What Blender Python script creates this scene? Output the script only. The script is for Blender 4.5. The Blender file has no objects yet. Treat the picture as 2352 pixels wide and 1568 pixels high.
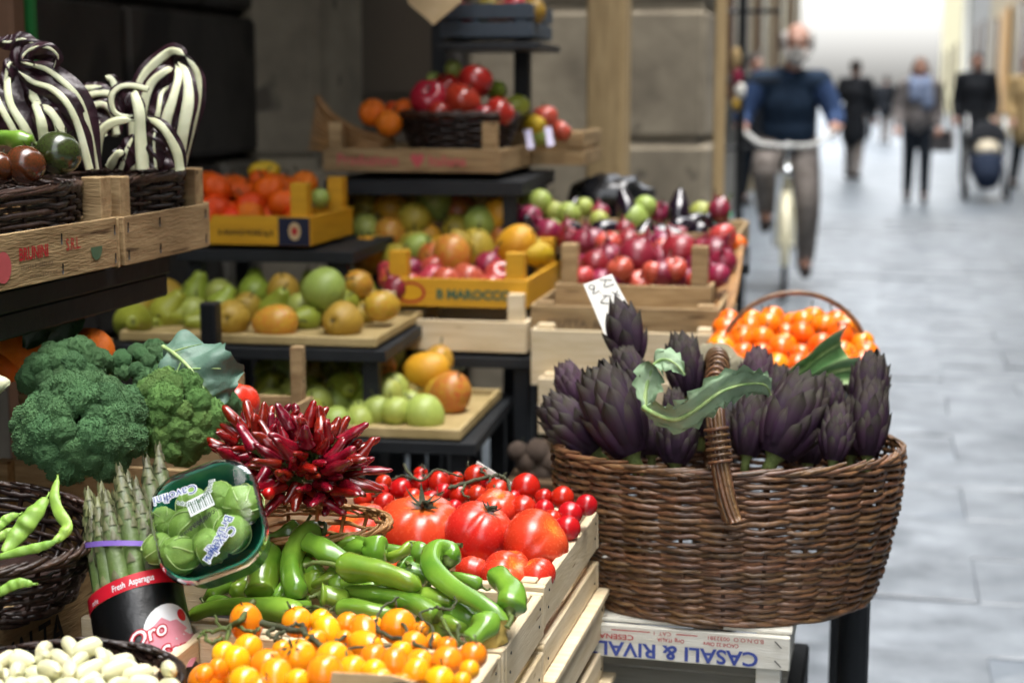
import bpy, math, random
import numpy as np
from mathutils import Vector, Matrix, Quaternion, noise as mnoise
random.seed(7); RNG = np.random.default_rng(11)
SC = bpy.context.scene
COL = SC.collection

# ------------------------------------------------------------------ camera
FPX = 1593.0                                  # focal length in pixels of a 1024 wide picture
PITCH = math.radians(8.85)
YAW = math.atan(383 / FPX * math.cos(PITCH))  # the street runs along +Y
CAMP = np.array([0.0, 0.0, 1.26])
cam_d = bpy.data.cameras.new('camera'); cam = bpy.data.objects.new('camera', cam_d); COL.objects.link(cam)
cam.location = CAMP; cam.rotation_euler = (math.pi / 2 - PITCH, 0, YAW)
cam_d.sensor_width = 36; cam_d.lens = 36 * FPX / 1024; cam_d.clip_start = .05; cam_d.clip_end = 800
cam_d.dof.use_dof = True; cam_d.dof.focus_distance = 1.68; cam_d.dof.aperture_fstop = 4.4
SC.camera = cam

# ------------------------------------------------------------------ sky, sun, exposure
SUN_EL, SUN_AZ = math.radians(80), math.radians(120)
w = bpy.data.worlds.new('World'); SC.world = w; w.use_nodes = True
wn = w.node_tree.nodes; wl = w.node_tree.links; wn.clear()
sky = wn.new('ShaderNodeTexSky'); sky.sky_type = 'NISHITA'; sky.sun_disc = False
sky.sun_elevation = SUN_EL; sky.sun_rotation = SUN_AZ; sky.dust_density = 4; sky.air_density = 1.2
hs = wn.new('ShaderNodeHueSaturation'); hs.inputs['Saturation'].default_value = .22
bg = wn.new('ShaderNodeBackground'); bg.inputs['Strength'].default_value = .15
wo = wn.new('ShaderNodeOutputWorld')
wl.new(sky.outputs[0], hs.inputs['Color']); wl.new(hs.outputs[0], bg.inputs['Color']); wl.new(bg.outputs[0], wo.inputs['Surface'])
sd = bpy.data.lights.new('sun', 'SUN'); sd.energy = .5; sd.angle = math.radians(50); sd.color = (1, .97, .93)
sun = bpy.data.objects.new('sun', sd); COL.objects.link(sun)
BLOCKER_X = -.66   # street edge of the unseen sheet added to darken the stall
# same direction as the sky's sun: from the street side, high, a little behind the camera
sdir = Vector((math.sin(SUN_AZ) * math.cos(SUN_EL), math.cos(SUN_AZ) * math.cos(SUN_EL), math.sin(SUN_EL)))
sun.rotation_euler = sdir.to_track_quat('Z', 'Y').to_euler(); sun.location = (3, 0, 9)
SC.view_settings.view_transform = 'Standard'; SC.view_settings.look = 'None'
SC.view_settings.exposure = 2.24; SC.view_settings.gamma = 1
SC.render.engine = 'CYCLES'
SC.cycles.use_denoising = True; SC.cycles.max_bounces = 7; SC.cycles.transparent_max_bounces = 12
SC.cycles.diffuse_bounces = 3; SC.cycles.glossy_bounces = 3; SC.cycles.transmission_bounces = 5
SC.cycles.caustics_reflective = False; SC.cycles.caustics_refractive = False; SC.cycles.sample_clamp_indirect = 6

# ------------------------------------------------------------------ where a picture point lies at a given distance
_F = np.array([-math.sin(YAW) * math.cos(PITCH), math.cos(YAW) * math.cos(PITCH), -math.sin(PITCH)])
_R = np.array([math.cos(YAW), math.sin(YAW), 0.0]); _U = np.cross(_R, _F); _S = 1024 / 2352
def A(px, py, d=None, X=None, Y=None, Z=None):
    r = _F + _R * ((px * _S - 512) / FPX) - _U * ((py * _S - 341) / FPX)
    if d is not None: t = d
    elif X is not None: t = X / r[0]
    elif Y is not None: t = Y / r[1]
    else: t = (Z - CAMP[2]) / r[2]
    return CAMP + t * r
def DEP(P): return float((np.asarray(P) - CAMP) @ _F)
def PX(P):
    v = np.asarray(P) - CAMP; z = v @ _F
    return (512 + FPX * (v @ _R) / z) / _S, (341 - FPX * (v @ _U) / z) / _S
def SZ(px, d): return px * _S * d / FPX       # picture size -> metres at distance d
def lerp(a, b, t): return a + (b - a) * t
def mapr(v, a, b, c, d): return c + (d - c) * (v - a) / (b - a)

# ------------------------------------------------------------------ mesh building
def catmull(pts, n):
    P = np.asarray(pts, float)
    if len(P) == 2: return np.linspace(P[0], P[1], n)
    Q = np.vstack([2 * P[0] - P[1], P, 2 * P[-1] - P[-2]])
    out = []
    for u in np.linspace(0, len(P) - 1, n):
        i = min(int(u), len(P) - 2); t = u - i
        a, b, c, d = Q[i:i + 4]
        out.append(.5 * (2 * b + (c - a) * t + (2 * a - 5 * b + 4 * c - d) * t * t + (3 * b - a - 3 * c + d) * t ** 3))
    return np.array(out)
def frames(P, closed=False):
    n = len(P)
    T = np.roll(P, -1, 0) - np.roll(P, 1, 0) if closed else np.gradient(P, axis=0)
    T /= np.linalg.norm(T, axis=1)[:, None] + 1e-12
    up = np.array([0, 0, 1.]) if abs(T[0][2]) < .9 else np.array([1., 0, 0])
    N = np.zeros_like(P); v = up - T[0] * (up @ T[0]); N[0] = v / np.linalg.norm(v)
    for i in range(1, n):
        v = N[i - 1] - T[i] * (N[i - 1] @ T[i]); N[i] = v / (np.linalg.norm(v) + 1e-12)
    return T, N, np.cross(T, N)
class MB:
    def __init__(s): s.v = []; s.f = []; s.m = []; s.t = []; s.n = 0
    def add(s, V, F, mat=0, t=0.0):
        V = np.asarray(V, float).reshape(-1, 3); k = s.n
        s.v.append(V); s.n += len(V)
        s.t.append(np.broadcast_to(np.asarray(t, float).ravel() if np.ndim(t) else t, (len(V),)))
        s.f += [tuple(i + k for i in f) for f in F]; s.m += [mat] * len(F)
        return s
    def grid(s, P, cu=False, cv=False, mat=0, t=0.0):
        nu, nv = P.shape[:2]; F = []
        for i in range(nu if cu else nu - 1):
            i2 = (i + 1) % nu
            for j in range(nv if cv else nv - 1):
                j2 = (j + 1) % nv
                F.append((i * nv + j, i2 * nv + j, i2 * nv + j2, i * nv + j2))
        return s.add(P.reshape(-1, 3), F, mat, t)
    def tube(s, pts, r, n=8, mat=0, t=None, closed=False, flat=1.0, caps=True):
        P = np.asarray(pts, float); m = len(P); T, N, B = frames(P, closed)
        r = np.broadcast_to(np.asarray(r, float), (m,)); a = np.arange(n) * 2 * math.pi / n
        G = P[:, None] + r[:, None, None] * (np.cos(a)[None, :, None] * N[:, None] + flat * np.sin(a)[None, :, None] * B[:, None])
        tt = np.repeat(np.linspace(0, 1, m) if t is None else np.broadcast_to(t, (m,)), n)
        k = s.n; s.grid(G, cu=closed, cv=True, mat=mat, t=tt)
        if caps and not closed:
            s.f.append(tuple(k + i for i in range(n))[::-1]); s.f.append(tuple(k + (m - 1) * n + i for i in range(n))); s.m += [mat, mat]
        return s
    def lathe(s, prof, n=16, mat=0, mod=None, t=None):
        pr = np.asarray(prof, float); a = np.arange(n) * 2 * math.pi / n
        r = pr[:, 0][:, None] * np.ones(n)[None]; z = pr[:, 1][:, None] * np.ones(n)[None]
        if mod is not None: r, z = mod(r, z, a[None] * np.ones((len(pr), 1)))
        G = np.stack([r * np.cos(a)[None], r * np.sin(a)[None], z], -1)
        return s.grid(G, cv=True, mat=mat, t=np.repeat(np.linspace(0, 1, len(pr)) if t is None else t, n))
    def ell(s, c, r, n=16, m=10, mat=0, t=0.0):
        r = np.broadcast_to(np.asarray(r, float), (3,)); th = np.linspace(1e-3, math.pi - 1e-3, m); a = np.arange(n) * 2 * math.pi / n
        G = np.stack([np.sin(th)[:, None] * np.cos(a)[None] * r[0] + c[0], np.sin(th)[:, None] * np.sin(a)[None] * r[1] + c[1],
                      np.cos(th)[:, None] * np.ones(n)[None] * r[2] + c[2]], -1)[::-1]
        return s.grid(G, cv=True, mat=mat, t=t)
    def box(s, c, sz, bev=0.0, mat=0, R=None):
        hx, hy, hz = [q / 2 for q in sz]; b = min(bev, hx * .45, hy * .45, hz * .45)
        c = np.asarray(c, float)
        if b <= 0:
            V = np.array([[x, y, z] for x in (-hx, hx) for y in (-hy, hy) for z in (-hz, hz)])
            F = [(0, 1, 3, 2), (4, 6, 7, 5), (0, 4, 5, 1), (2, 3, 7, 6), (0, 2, 6, 4), (1, 5, 7, 3)]
        else:
            V = []; idx = {}
            for sx in (-1, 1):
                for sy in (-1, 1):
                    for sz_ in (-1, 1):
                        for ax in range(3):
                            p = [sx * (hx - b), sy * (hy - b), sz_ * (hz - b)]
                            p[ax] = (sx * hx, sy * hy, sz_ * hz)[ax]
                            idx[(sx, sy, sz_, ax)] = len(V); V.append(p)
            F = []; g = lambda *k: idx[k]; q = (-1, 1)
            for sx in q: F.append((g(sx, -1, -1, 0), g(sx, 1, -1, 0), g(sx, 1, 1, 0), g(sx, -1, 1, 0))[::sx])
            for sy in q: F.append((g(-1, sy, -1, 1), g(-1, sy, 1, 1), g(1, sy, 1, 1), g(1, sy, -1, 1))[::sy])
            for k in q: F.append((g(-1, -1, k, 2), g(1, -1, k, 2), g(1, 1, k, 2), g(-1, 1, k, 2))[::k])
            for i in q:
                for j in q:
                    F.append((g(i, j, -1, 0), g(i, j, -1, 1), g(i, j, 1, 1), g(i, j, 1, 0)))
                    F.append((g(i, -1, j, 0), g(i, -1, j, 2), g(i, 1, j, 2), g(i, 1, j, 0)))
                    F.append((g(-1, i, j, 1), g(-1, i, j, 2), g(1, i, j, 2), g(1, i, j, 1)))
                    for k in q: F.append((g(i, j, k, 0), g(i, j, k, 1), g(i, j, k, 2)))
            V = np.array(V)
        if R is not None: V = V @ np.asarray(R).T
        return s.add(V + c, F, mat)
    def xf(s, loc=(0, 0, 0), R=None, sc=1.0):
        s.v = [(v * sc) @ (np.asarray(R).T if R is not None else np.eye(3)) + np.asarray(loc) for v in s.v]; return s
    def mesh(s, name, mats, smooth=True, fix=False):
        me = bpy.data.meshes.new(name)
        me.from_pydata(np.vstack(s.v).tolist(), [], s.f)
        for m in (mats if isinstance(mats, (list, tuple)) else [mats]): me.materials.append(m)
        me.polygons.foreach_set('material_index', s.m)
        me.polygons.foreach_set('use_smooth', [smooth] * len(s.f))
        at = me.attributes.new('t', 'FLOAT', 'POINT'); at.data.foreach_set('value', np.concatenate(s.t).astype('f4'))
        if fix:
            import bmesh
            b = bmesh.new(); b.from_mesh(me); bmesh.ops.recalc_face_normals(b, faces=b.faces); b.to_mesh(me); b.free()
        me.update(); return me

def ob(name, data, parent=None, loc=(0, 0, 0), rot=None, sc=None):
    o = bpy.data.objects.new(name, data); COL.objects.link(o); o.location = loc
    if rot is not None:
        if isinstance(rot, Quaternion): o.rotation_mode = 'QUATERNION'; o.rotation_quaternion = rot
        else: o.rotation_euler = rot
    if sc is not None: o.scale = (sc, sc, sc) if np.ndim(sc) == 0 else sc
    if parent is not None: o.parent = parent
    return o
def tag(o, label=None, cat=None, group=None, kind=None):
    if label: o['label'] = label
    if cat: o['category'] = cat
    if group: o['group'] = group
    if kind: o['kind'] = kind
    return o
def thing(name, label, cat, loc=(0, 0, 0), rot=None, group=None, sc=None):
    return tag(ob(name, None, None, loc, rot, sc), label, cat, group)
def part(name, mb, mat, parent, origin=(0, 0, 0), smooth=True, fix=False):
    """mesh built in the parent's world-aligned coordinates, origin = the parent's location"""
    if any(origin): mb.xf(-np.asarray(origin))
    return ob(name, mb.mesh(name, mat, smooth, fix), parent)
def aim(p0, p1, spin=0.0):
    d = Vector(np.asarray(p1) - np.asarray(p0)); q = d.to_track_quat('Z', 'Y')
    return q @ Quaternion((0, 0, 1), spin)
def copy_tree(o, parent=None):
    c = o.copy(); COL.objects.link(c)
    if parent is not None: c.parent = parent
    for ch in o.children: copy_tree(ch, c)
    return c
ORD = ['first', 'second', 'third', 'fourth', 'fifth', 'sixth', 'seventh', 'eighth', 'ninth', 'tenth', 'eleventh', 'twelfth', 'thirteenth', 'fourteenth', 'fifteenth', 'sixteenth']
def rank_labels(objs, what, where, cat, group, rows=1):
    """label each by its row, counted from the back, and its place from the left in that row"""
    L = [(o, *PX(np.array(o.matrix_basis.translation))) for o in objs]
    L.sort(key=lambda q: q[2]); k = math.ceil(len(L) / rows)
    for r in range(rows):
        row = sorted(L[r * k:(r + 1) * k], key=lambda q: q[1])
        for i, (o, x, y) in enumerate(row):
            rw = '' if rows == 1 else (' in back row' if r == 0 else ' in front row' if r == rows - 1 else ' in %s row' % ORD[r])
            tag(o, '%s %s, %s from left%s' % (what, where, ORD[min(i, 15)], rw), cat, group)

# ------------------------------------------------------------------ materials
def C(h, k=1.0):
    h = h.lstrip('#'); c = [int(h[i:i + 2], 16) / 255 for i in (0, 2, 4)]
    return tuple(k * (x / 12.92 if x <= .04045 else ((x + .055) / 1.055) ** 2.4) for x in c) + (1,)
def mat(name, c1, c2=None, scale=20, rough=.5, bump=0, bscale=80, rnd=0.0, coat=0, sss=0, ramp=None, mapsc=None, spec=.5,
        metal=0, voro=False, hue=0.0, trans=0, spots=None, rmix=.0, rvar=0.0):
    m = bpy.data.materials.new(name); m.use_nodes = True; nt = m.node_tree; N = nt.nodes; L = nt.links
    p = N['Principled BSDF']; p.inputs['Roughness'].default_value = rough; p.inputs['Metallic'].default_value = metal
    p.inputs['Specular IOR Level'].default_value = spec; p.inputs['Coat Weight'].default_value = coat; p.inputs['Coat Roughness'].default_value = .12
    if sss: p.inputs['Subsurface Weight'].default_value = sss; p.inputs['Subsurface Radius'].default_value = (.004, .0025, .0015); p.inputs['Subsurface Scale'].default_value = 1
    if trans: p.inputs['Transmission Weight'].default_value = trans
    tc = N.new('ShaderNodeTexCoord'); oi = N.new('ShaderNodeObjectInfo')
    mp = N.new('ShaderNodeMapping'); L.new(tc.outputs['Object'], mp.inputs['Vector'])
    if mapsc: mp.inputs['Scale'].default_value = mapsc
    cb = N.new('ShaderNodeCombineXYZ'); ml = N.new('ShaderNodeMath'); ml.operation = 'MULTIPLY'; ml.inputs[1].default_value = 37
    L.new(oi.outputs['Random'], ml.inputs[0])
    for i in range(3): L.new(ml.outputs[0], cb.inputs[i])
    L.new(cb.outputs[0], mp.inputs['Location'])
    nz = N.new('ShaderNodeTexNoise'); nz.inputs['Scale'].default_value = scale; nz.inputs['Detail'].default_value = 5; nz.inputs['Roughness'].default_value = .6
    L.new(mp.outputs[0], nz.inputs['Vector'])
    cr = N.new('ShaderNodeValToRGB'); cr.color_ramp.elements[0].color = c1; cr.color_ramp.elements[1].color = c2 or c1
    cr.color_ramp.elements[0].position = .3; cr.color_ramp.elements[1].position = .72
    L.new(nz.outputs['Fac'], cr.inputs[0]); colr = cr.outputs[0]
    if ramp:
        at = N.new('ShaderNodeAttribute'); at.attribute_name = 't'
        r2 = N.new('ShaderNodeValToRGB'); e = r2.color_ramp.elements
        while len(e) < len(ramp): e.new(.5)
        for i, (po, co) in enumerate(ramp): e[i].position = po; e[i].color = co
        ad = N.new('ShaderNodeMath'); ad.operation = 'MULTIPLY_ADD'; ad.inputs[1].default_value = .25
        sb = N.new('ShaderNodeMath'); sb.operation = 'SUBTRACT'; sb.inputs[1].default_value = .125
        L.new(nz.outputs['Fac'], ad.inputs[0]); L.new(at.outputs['Fac'], ad.inputs[2]); L.new(ad.outputs[0], sb.inputs[0]); L.new(sb.outputs[0], r2.inputs[0])
        mx = N.new('ShaderNodeMix'); mx.data_type = 'RGBA'; mx.inputs['Factor'].default_value = 1 - rmix
        L.new(colr, mx.inputs['A']); L.new(r2.outputs[0], mx.inputs['B']); colr = mx.outputs['Result']
    if spots:
        vo = N.new('ShaderNodeTexNoise'); vo.inputs['Scale'].default_value = spots[0]; vo.inputs['Detail'].default_value = 2; L.new(mp.outputs[0], vo.inputs['Vector'])
        s2 = N.new('ShaderNodeValToRGB'); s2.color_ramp.elements[0].position = spots[2]; s2.color_ramp.elements[1].position = spots[2] + .06
        s2.color_ramp.elements[0].color = (0, 0, 0, 1); s2.color_ramp.elements[1].color = (1, 1, 1, 1)
        L.new(vo.outputs['Fac'], s2.inputs[0])
        mx = N.new('ShaderNodeMix'); mx.data_type = 'RGBA'; mx.inputs['B'].default_value = spots[1]
        L.new(s2.outputs[0], mx.inputs['Factor']); L.new(colr, mx.inputs['A']); colr = mx.outputs['Result']
    if rnd or hue:
        h = N.new('ShaderNodeHueSaturation'); L.new(colr, h.inputs['Color'])
        for k, sock, amp, base in ((rnd, 'Value', rnd, 1.0), (hue, 'Hue', hue, .5)):
            if k:
                mr = N.new('ShaderNodeMapRange'); mr.inputs['To Min'].default_value = base - amp; mr.inputs['To Max'].default_value = base + amp
                if sock == 'Hue':
                    fr = N.new('ShaderNodeMath'); fr.operation = 'FRACT'; L.new(ml.outputs[0], fr.inputs[0]); L.new(fr.outputs[0], mr.inputs['Value'])
                else: L.new(oi.outputs['Random'], mr.inputs['Value'])
                L.new(mr.outputs[0], h.inputs[sock])
        colr = h.outputs[0]
    L.new(colr, p.inputs['Base Color'])
    if rvar:
        mr = N.new('ShaderNodeMapRange'); mr.inputs['To Min'].default_value = rough - rvar; mr.inputs['To Max'].default_value = rough + rvar
        L.new(nz.outputs['Fac'], mr.inputs['Value']); L.new(mr.outputs[0], p.inputs['Roughness'])
    if bump:
        if voro:
            bn = N.new('ShaderNodeTexVoronoi'); bo = bn.outputs['Distance']
        else:
            bn = N.new('ShaderNodeTexNoise'); bn.inputs['Detail'].default_value = 4; bo = bn.outputs['Fac']
        bn.inputs['Scale'].default_value = bscale; L.new(mp.outputs[0], bn.inputs['Vector'])
        b = N.new('ShaderNodeBump'); b.inputs['Strength'].default_value = bump; b.inputs['Distance'].default_value = .004; b.invert = voro
        L.new(bo, b.inputs['Height']); L.new(b.outputs[0], p.inputs['Normal'])
    return m
def flat(name, hx, rough=.6, k=1.0, spec=.3): return mat(name, C(hx, k), C(hx, k * .86), 60, rough, spec=spec)
M = {}
M['pine'] = mat('pine wood', C('E2D2B4'), C('C9B48C'), 9, .62, .25, 60, .10, mapsc=(1, 9, 9), spec=.3, spots=(14, C('8A6B45'), .70))
M['oldpine'] = mat('weathered pine', C('B59B73'), C('7E6546'), 10, .7, .4, 60, .12, mapsc=(1, 8, 8), spec=.2, spots=(9, C('5A452F'), .64))
M['darkpine'] = mat('grimy wood', C('5E4B36'), C('3A2D20'), 10, .75, .4, 60, .12, mapsc=(1, 8, 8), spec=.2)
M['blackwood'] = mat('black painted wood', C('25282B'), C('15171A'), 8, .6, .3, 40, .1, spec=.3)
M['wicker'] = mat('brown varnished wicker', C('805C3C'), C('38261A'), 34, .42, .45, 120, .34, mapsc=(1, 1, 1.6), hue=.012, coat=.15, rvar=.12)
M['darkwicker'] = mat('dark wicker', C('33221B'), C('120C0A'), 30, .42, .4, 120, .35, hue=.01)
M['rimwicker'] = mat('dark rim wicker', C('4A3327'), C('1C120E'), 30, .40, .4, 120, .4, hue=.01)
M['palewicker'] = mat('tan wicker', C('B08552'), C('77532F'), 30, .45, .4, 120, .2)
M['iron'] = mat('black metal', C('1B1E22'), C('121417'), 20, .45, .1, 60, spec=.4)
M['tomato'] = mat('red beef tomato', C('C4271B'), C('D2402A'), 10, .26, .06, 60, .06, coat=.22, rvar=.08, hue=.004, sss=.06, ramp=[(0, C('B81D17')), (.62, C('CB2E1E')), (.88, C('D8512A')), (1, C('D8902E'))], rmix=.35)
M['cherry'] = mat('red cherry tomato', C('AE180E'), C('B82214'), 8, .24, .02, 40, .10, coat=.25, hue=.005, rvar=.08, sss=.05)
M['ycherry'] = mat('yellow cherry tomato', C('F09610'), C('F5AC1E'), 18, .2, 0, 60, .08, coat=.4, hue=.022, sss=.08)
M['orangetom'] = mat('orange cherry tomato', C('E8620E'), C('F08A1C'), 10, .22, 0, 60, .05, coat=.4, hue=.01, sss=.08)
M['browntom'] = mat('brown green tomato', C('6B3218'), C('3A2A16'), 9, .2, 0, 60, .08, coat=.5)
M['greentom'] = mat('dark green tomato', C('3A4A1E'), C('2B2A18'), 9, .2, 0, 60, .05, coat=.5)
M['stem'] = mat('green stem', C('5E7030'), C('3C4420'), 40, .6, .4, 200, .25)
M['drystem'] = mat('dry dark stem', C('4A5030'), C('26261A'), 60, .7, .4, 200, .25)
M['pepper'] = mat('green pepper skin', C('8CAE3C'), C('41721C'), 9, .25, .4, 20, .22, coat=.35, hue=.016, sss=.05)
M['chili'] = mat('dark red chili', C('8E0E16'), C('5A070E'), 14, .2, .1, 70, .3, coat=.5, hue=.012)
M['chilistem'] = mat('chili stem', C('56682A'), C('2E3A18'), 60, .6, .3, 200, .2)
M['brocD'] = mat('dark broccoli', C('6E9C60'), C('3E6C44'), 25, .75, .7, 520, .14, voro=True, hue=.008, spots=(22, C('7E9A40'), .70))
M['brocL'] = mat('light broccoli', C('86AE58'), C('558642'), 25, .75, .7, 520, .14, voro=True, hue=.012, spots=(22, C('9AB34C'), .68))
M['brocstalk'] = mat('broccoli stalk', C('7E9A5A'), C('5E7A44'), 20, .6)
M['kale'] = mat('blue green leaf', C('4E6E5C'), C('35523F'), 30, .55, .3, 120, ramp=[(0, C('A8BAA4')), (.16, C('6E8C7C')), (1, C('587868'))], rmix=.4)
M['artleaf'] = mat('pale green artichoke leaf', C('93AA8A'), C('738F6A'), 26, .7, .5, 90, ramp=[(0, C('BCCBAE')), (.2, C('90A888')), (1, C('7A9872'))], rmix=.4)
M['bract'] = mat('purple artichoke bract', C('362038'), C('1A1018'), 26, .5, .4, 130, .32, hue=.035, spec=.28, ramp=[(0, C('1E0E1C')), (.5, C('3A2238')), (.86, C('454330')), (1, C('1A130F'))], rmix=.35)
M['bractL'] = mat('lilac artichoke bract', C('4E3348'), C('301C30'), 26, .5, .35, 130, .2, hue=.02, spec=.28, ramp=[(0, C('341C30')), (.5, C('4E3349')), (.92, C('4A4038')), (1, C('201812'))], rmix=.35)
M['artstalk'] = mat('artichoke stalk', C('8A9A5A'), C('5E7038'), 40, .6)
M['aspar'] = mat('asparagus', C('6E8440'), C('4E6630'), 40, .5, .3, 160, .12, ramp=[(0, C('6E8E38')), (.45, C('587432')), (.7, C('50603A')), (1, C('443E38'))], rmix=.3)
M['bractasp'] = mat('asparagus scale', C('6A7044'), C('4A4638'), 60, .55, .2, 160, .25)
M['sprout'] = mat('brussels sprout', C('88A84A'), C('5F8434'), 22, .5, .35, 70, .15, spots=(30, C('B4C47A'), .64))
M['pod'] = mat('green bean pod', C('93B850'), C('6C963A'), 24, .42, .2, 60, .12, hue=.01, sss=.05)
M['wbean'] = mat('white bean', C('E0DEBE'), C('CFCDA0'), 30, .32, 0, 60, .07, hue=.015, sss=.15, coat=.15)
M['rib'] = mat('white radicchio rib', C('DCDFC0'), C('C2C59C'), 22, .45, .3, 60, .08, sss=.12, spots=(34, C('9A6A72'), .70))
M['blade'] = mat('purple radicchio leaf', C('2E0D1B'), C('160710'), 30, .42, .6, 60, .2)
M['orange'] = mat('orange peel', C('EE7A10'), C('E26408'), 20, .42, .35, 320, .08, hue=.01, voro=True)
M['mandarin'] = mat('mandarin peel', C('F0600E'), C('E04E0A'), 20, .38, .3, 300, .08, hue=.012, voro=True)
M['lemon'] = mat('yellow peel', C('D9BA2A'), C('C49E18'), 20, .42, .3, 260, .08, voro=True)
M['apple'] = mat('dark red apple', C('8E1220'), C('B02A2C'), 12, .22, 0, 60, .14, coat=.4, hue=.012, mapsc=(1, 1, .4))
M['pinkapple'] = mat('pink red fruit', C('A82438'), C('C85A44'), 9, .3, 0, 60, .1, coat=.3, hue=.015)
M['pear'] = mat('green pear', C('9CA63A'), C('76852C'), 12, .42, .05, 60, .12, hue=.02, spots=(60, C('6E5A2C'), .66))
M['quince'] = mat('russet yellow fruit', C('B39A34'), C('8A7228'), 12, .5, .1, 60, .12, hue=.02, spots=(40, C('6A4E22'), .64))
M['mango'] = mat('mango', C('BCA032'), C('C05A34'), 6, .36, .04, 60, .08, hue=.03)
M['lime'] = mat('lime green fruit', C('A9B45C'), C('8A9A44'), 12, .4, .1, 60, .1, hue=.02)
M['melon'] = mat('yellow melon', C('DDA62C'), C('C88A1C'), 10, .42, .2, 30, .06)
M['aubergine'] = mat('aubergine', C('1E1220'), C('120A14'), 8, .16, 0, 60, .1, coat=.6)
M['onion'] = mat('red onion', C('701830'), C('92283E'), 16, .32, .1, 40, .16, coat=.2, hue=.015)
M['persimmon'] = mat('orange red persimmon', C('F28C1A'), C('EC6A0E'), 12, .24, 0, 60, .1, coat=.35, hue=.016)
M['leek'] = mat('pale green stalk', C('B8CC8A'), C('5E8A4A'), 12, .5, .2, 60, mapsc=(6, 1, 1))
M['cauli'] = mat('cauliflower', C('F0E8CC'), C('DDD2AA'), 40, .7, .8, 160, voro=True)
M['leafdark'] = mat('dark green leaf', C('2E4A22'), C('1E331A'), 30, .45, .3, 90)
M['card'] = flat('white card', 'EDEBE2', .7, .92); M['ink'] = flat('pen ink', '1C1C1E', .6); M['kraft'] = mat('kraft paper', C('C9AE86'), C('B59A70'), 30, .8, .2, 60)
M['yellowcard'] = flat('yellow print', 'D9A420', .55); M['navy'] = flat('navy print', '20243A', .55); M['redprint'] = flat('red print', 'B32A2E', .6)
M['blueprint'] = mat('blue stamped print', C('2C3C8A'), C('46579E'), 60, .6); M['whitewood'] = mat('white painted wood', C('DEDCD2'), C('C6C2B4'), 16, .6, .25, 60, mapsc=(1, 9, 9))
M['pinkprint'] = flat('pink print', 'C45A5E', .6); M['greenprint'] = flat('green print', '4E6A50', .6); M['greyprint'] = flat('faded print', '6E5A44', .6)
M['stone'] = mat('grey stone', C('8C867A'), C('645E54'), 5, .85, .6, 24, .16, spots=(3, C('4E4A42'), .60))
M['darkstone'] = mat('dark stone', C('4C4741'), C('332F2B'), 5, .85, .6, 24, .18, spots=(3, C('262320'), .60))
M['plaster'] = mat('ochre plaster', C('A89878'), C('857860'), 2, .9, .3, 20, .1, spots=(1.2, C('6E6454'), .6))
M['greyplaster'] = mat('grey plaster', C('8E8C86'), C('72706A'), 2, .9, .3, 20, .1)
M['paving'] = mat('worn wet basalt paving', C('767D83'), C('585E64'), 6, .42, .5, 16, .10, rvar=.22, spec=.6, spots=(2.5, C('4A5258'), .60))
M['street'] = mat('street', C('6A737B'), C('545C64'), 3, .38, .5, 12, .0, rvar=.16, spec=.6)
M['wood_post'] = mat('beige painted wood', C('C0A578'), C('9E845A'), 8, .6, .2, 40, mapsc=(8, 8, 1))
M['greenpaint'] = flat('green paint', '1F6A33', .45); M['brownpaint'] = flat('brown paint', '5A4232', .5)
M['blacksack'] = mat('black plastic sack', C('141518'), C('0E0F11'), 20, .25, .5, 30, coat=.2)
M['greenplastic'] = flat('green plastic', '1FA060', .3, .8); M['bluegrey'] = flat('blue grey crate', '4A5560', .5)
M['violet'] = flat('violet rubber', '7E62B8', .5, .9); M['blackfilm'] = mat('black wrapper', C('08090B'), C('060708'), 20, .3, .2, 60)
M['redfilm'] = flat('red wrapper', 'B8182A', .4); M['pinkfilm'] = flat('pink print film', 'D08A98', .4); M['whitefilm'] = flat('white print film', 'D8DCE0', .4)
M['skin'] = mat('skin', C('C09480'), C('A87C6A'), 12, .5, .1, 60, sss=.1); M['white_hair'] = mat('white hair', C('B8B4AE'), C('8E8A86'), 60, .7, .6, 160)
M['brown_hair'] = mat('brown hair', C('7A5138'), C('4E3222'), 60, .6, .6, 160); M['dark_hair'] = mat('dark hair', C('2E241E'), C('1C1612'), 60, .6, .6, 160)
def cloth(n, h, h2=None): return mat(n, C(h), C(h2 or h, .8), 12, .85, .4, 70, spec=.2)
M['navy_wool'] = cloth('navy wool', '27384C', '1E2C3E'); M['blue_shirt'] = cloth('blue shirt', '34486C'); M['grey_trousers'] = cloth('grey trousers', '8C847E', '6E6660')
M['black_cloth'] = cloth('black cloth', '1E2126'); M['jeans'] = cloth('dark jeans', '20262E'); M['grey_coat'] = cloth('grey coat', '7E7876'); M['tan_coat'] = cloth('tan coat', 'B49A6E')
M['scarf'] = cloth('blue grey scarf', '8E9AB0', '5E6E92'); M['shoe'] = flat('dark shoe', '2A2220', .5); M['cream_paint'] = mat('cream bicycle paint', C('D6D0B4'), C('C4BE9E'), 10, .3, coat=.4)
M['rubber'] = flat('tyre rubber', '17181A', .8); M['chrome'] = mat('bright metal', C('C8CCD0'), None, 10, .25, metal=1); M['white_paint'] = flat('white grip', 'D8D8D4', .4); M['pram'] = cloth('navy pram fabric', '2A3448'); M['fleece'] = mat('cream fleece', C('DCD2BC'), C('BDB29A'), 40, .9, .8, 90)
# ================================================================== THE SETTING
st = MB(); st.box((0, 190, -.25), (420, 640, .5)); street = tag(ob('street', st.mesh('street', M['street'], False)), kind='structure')
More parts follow.
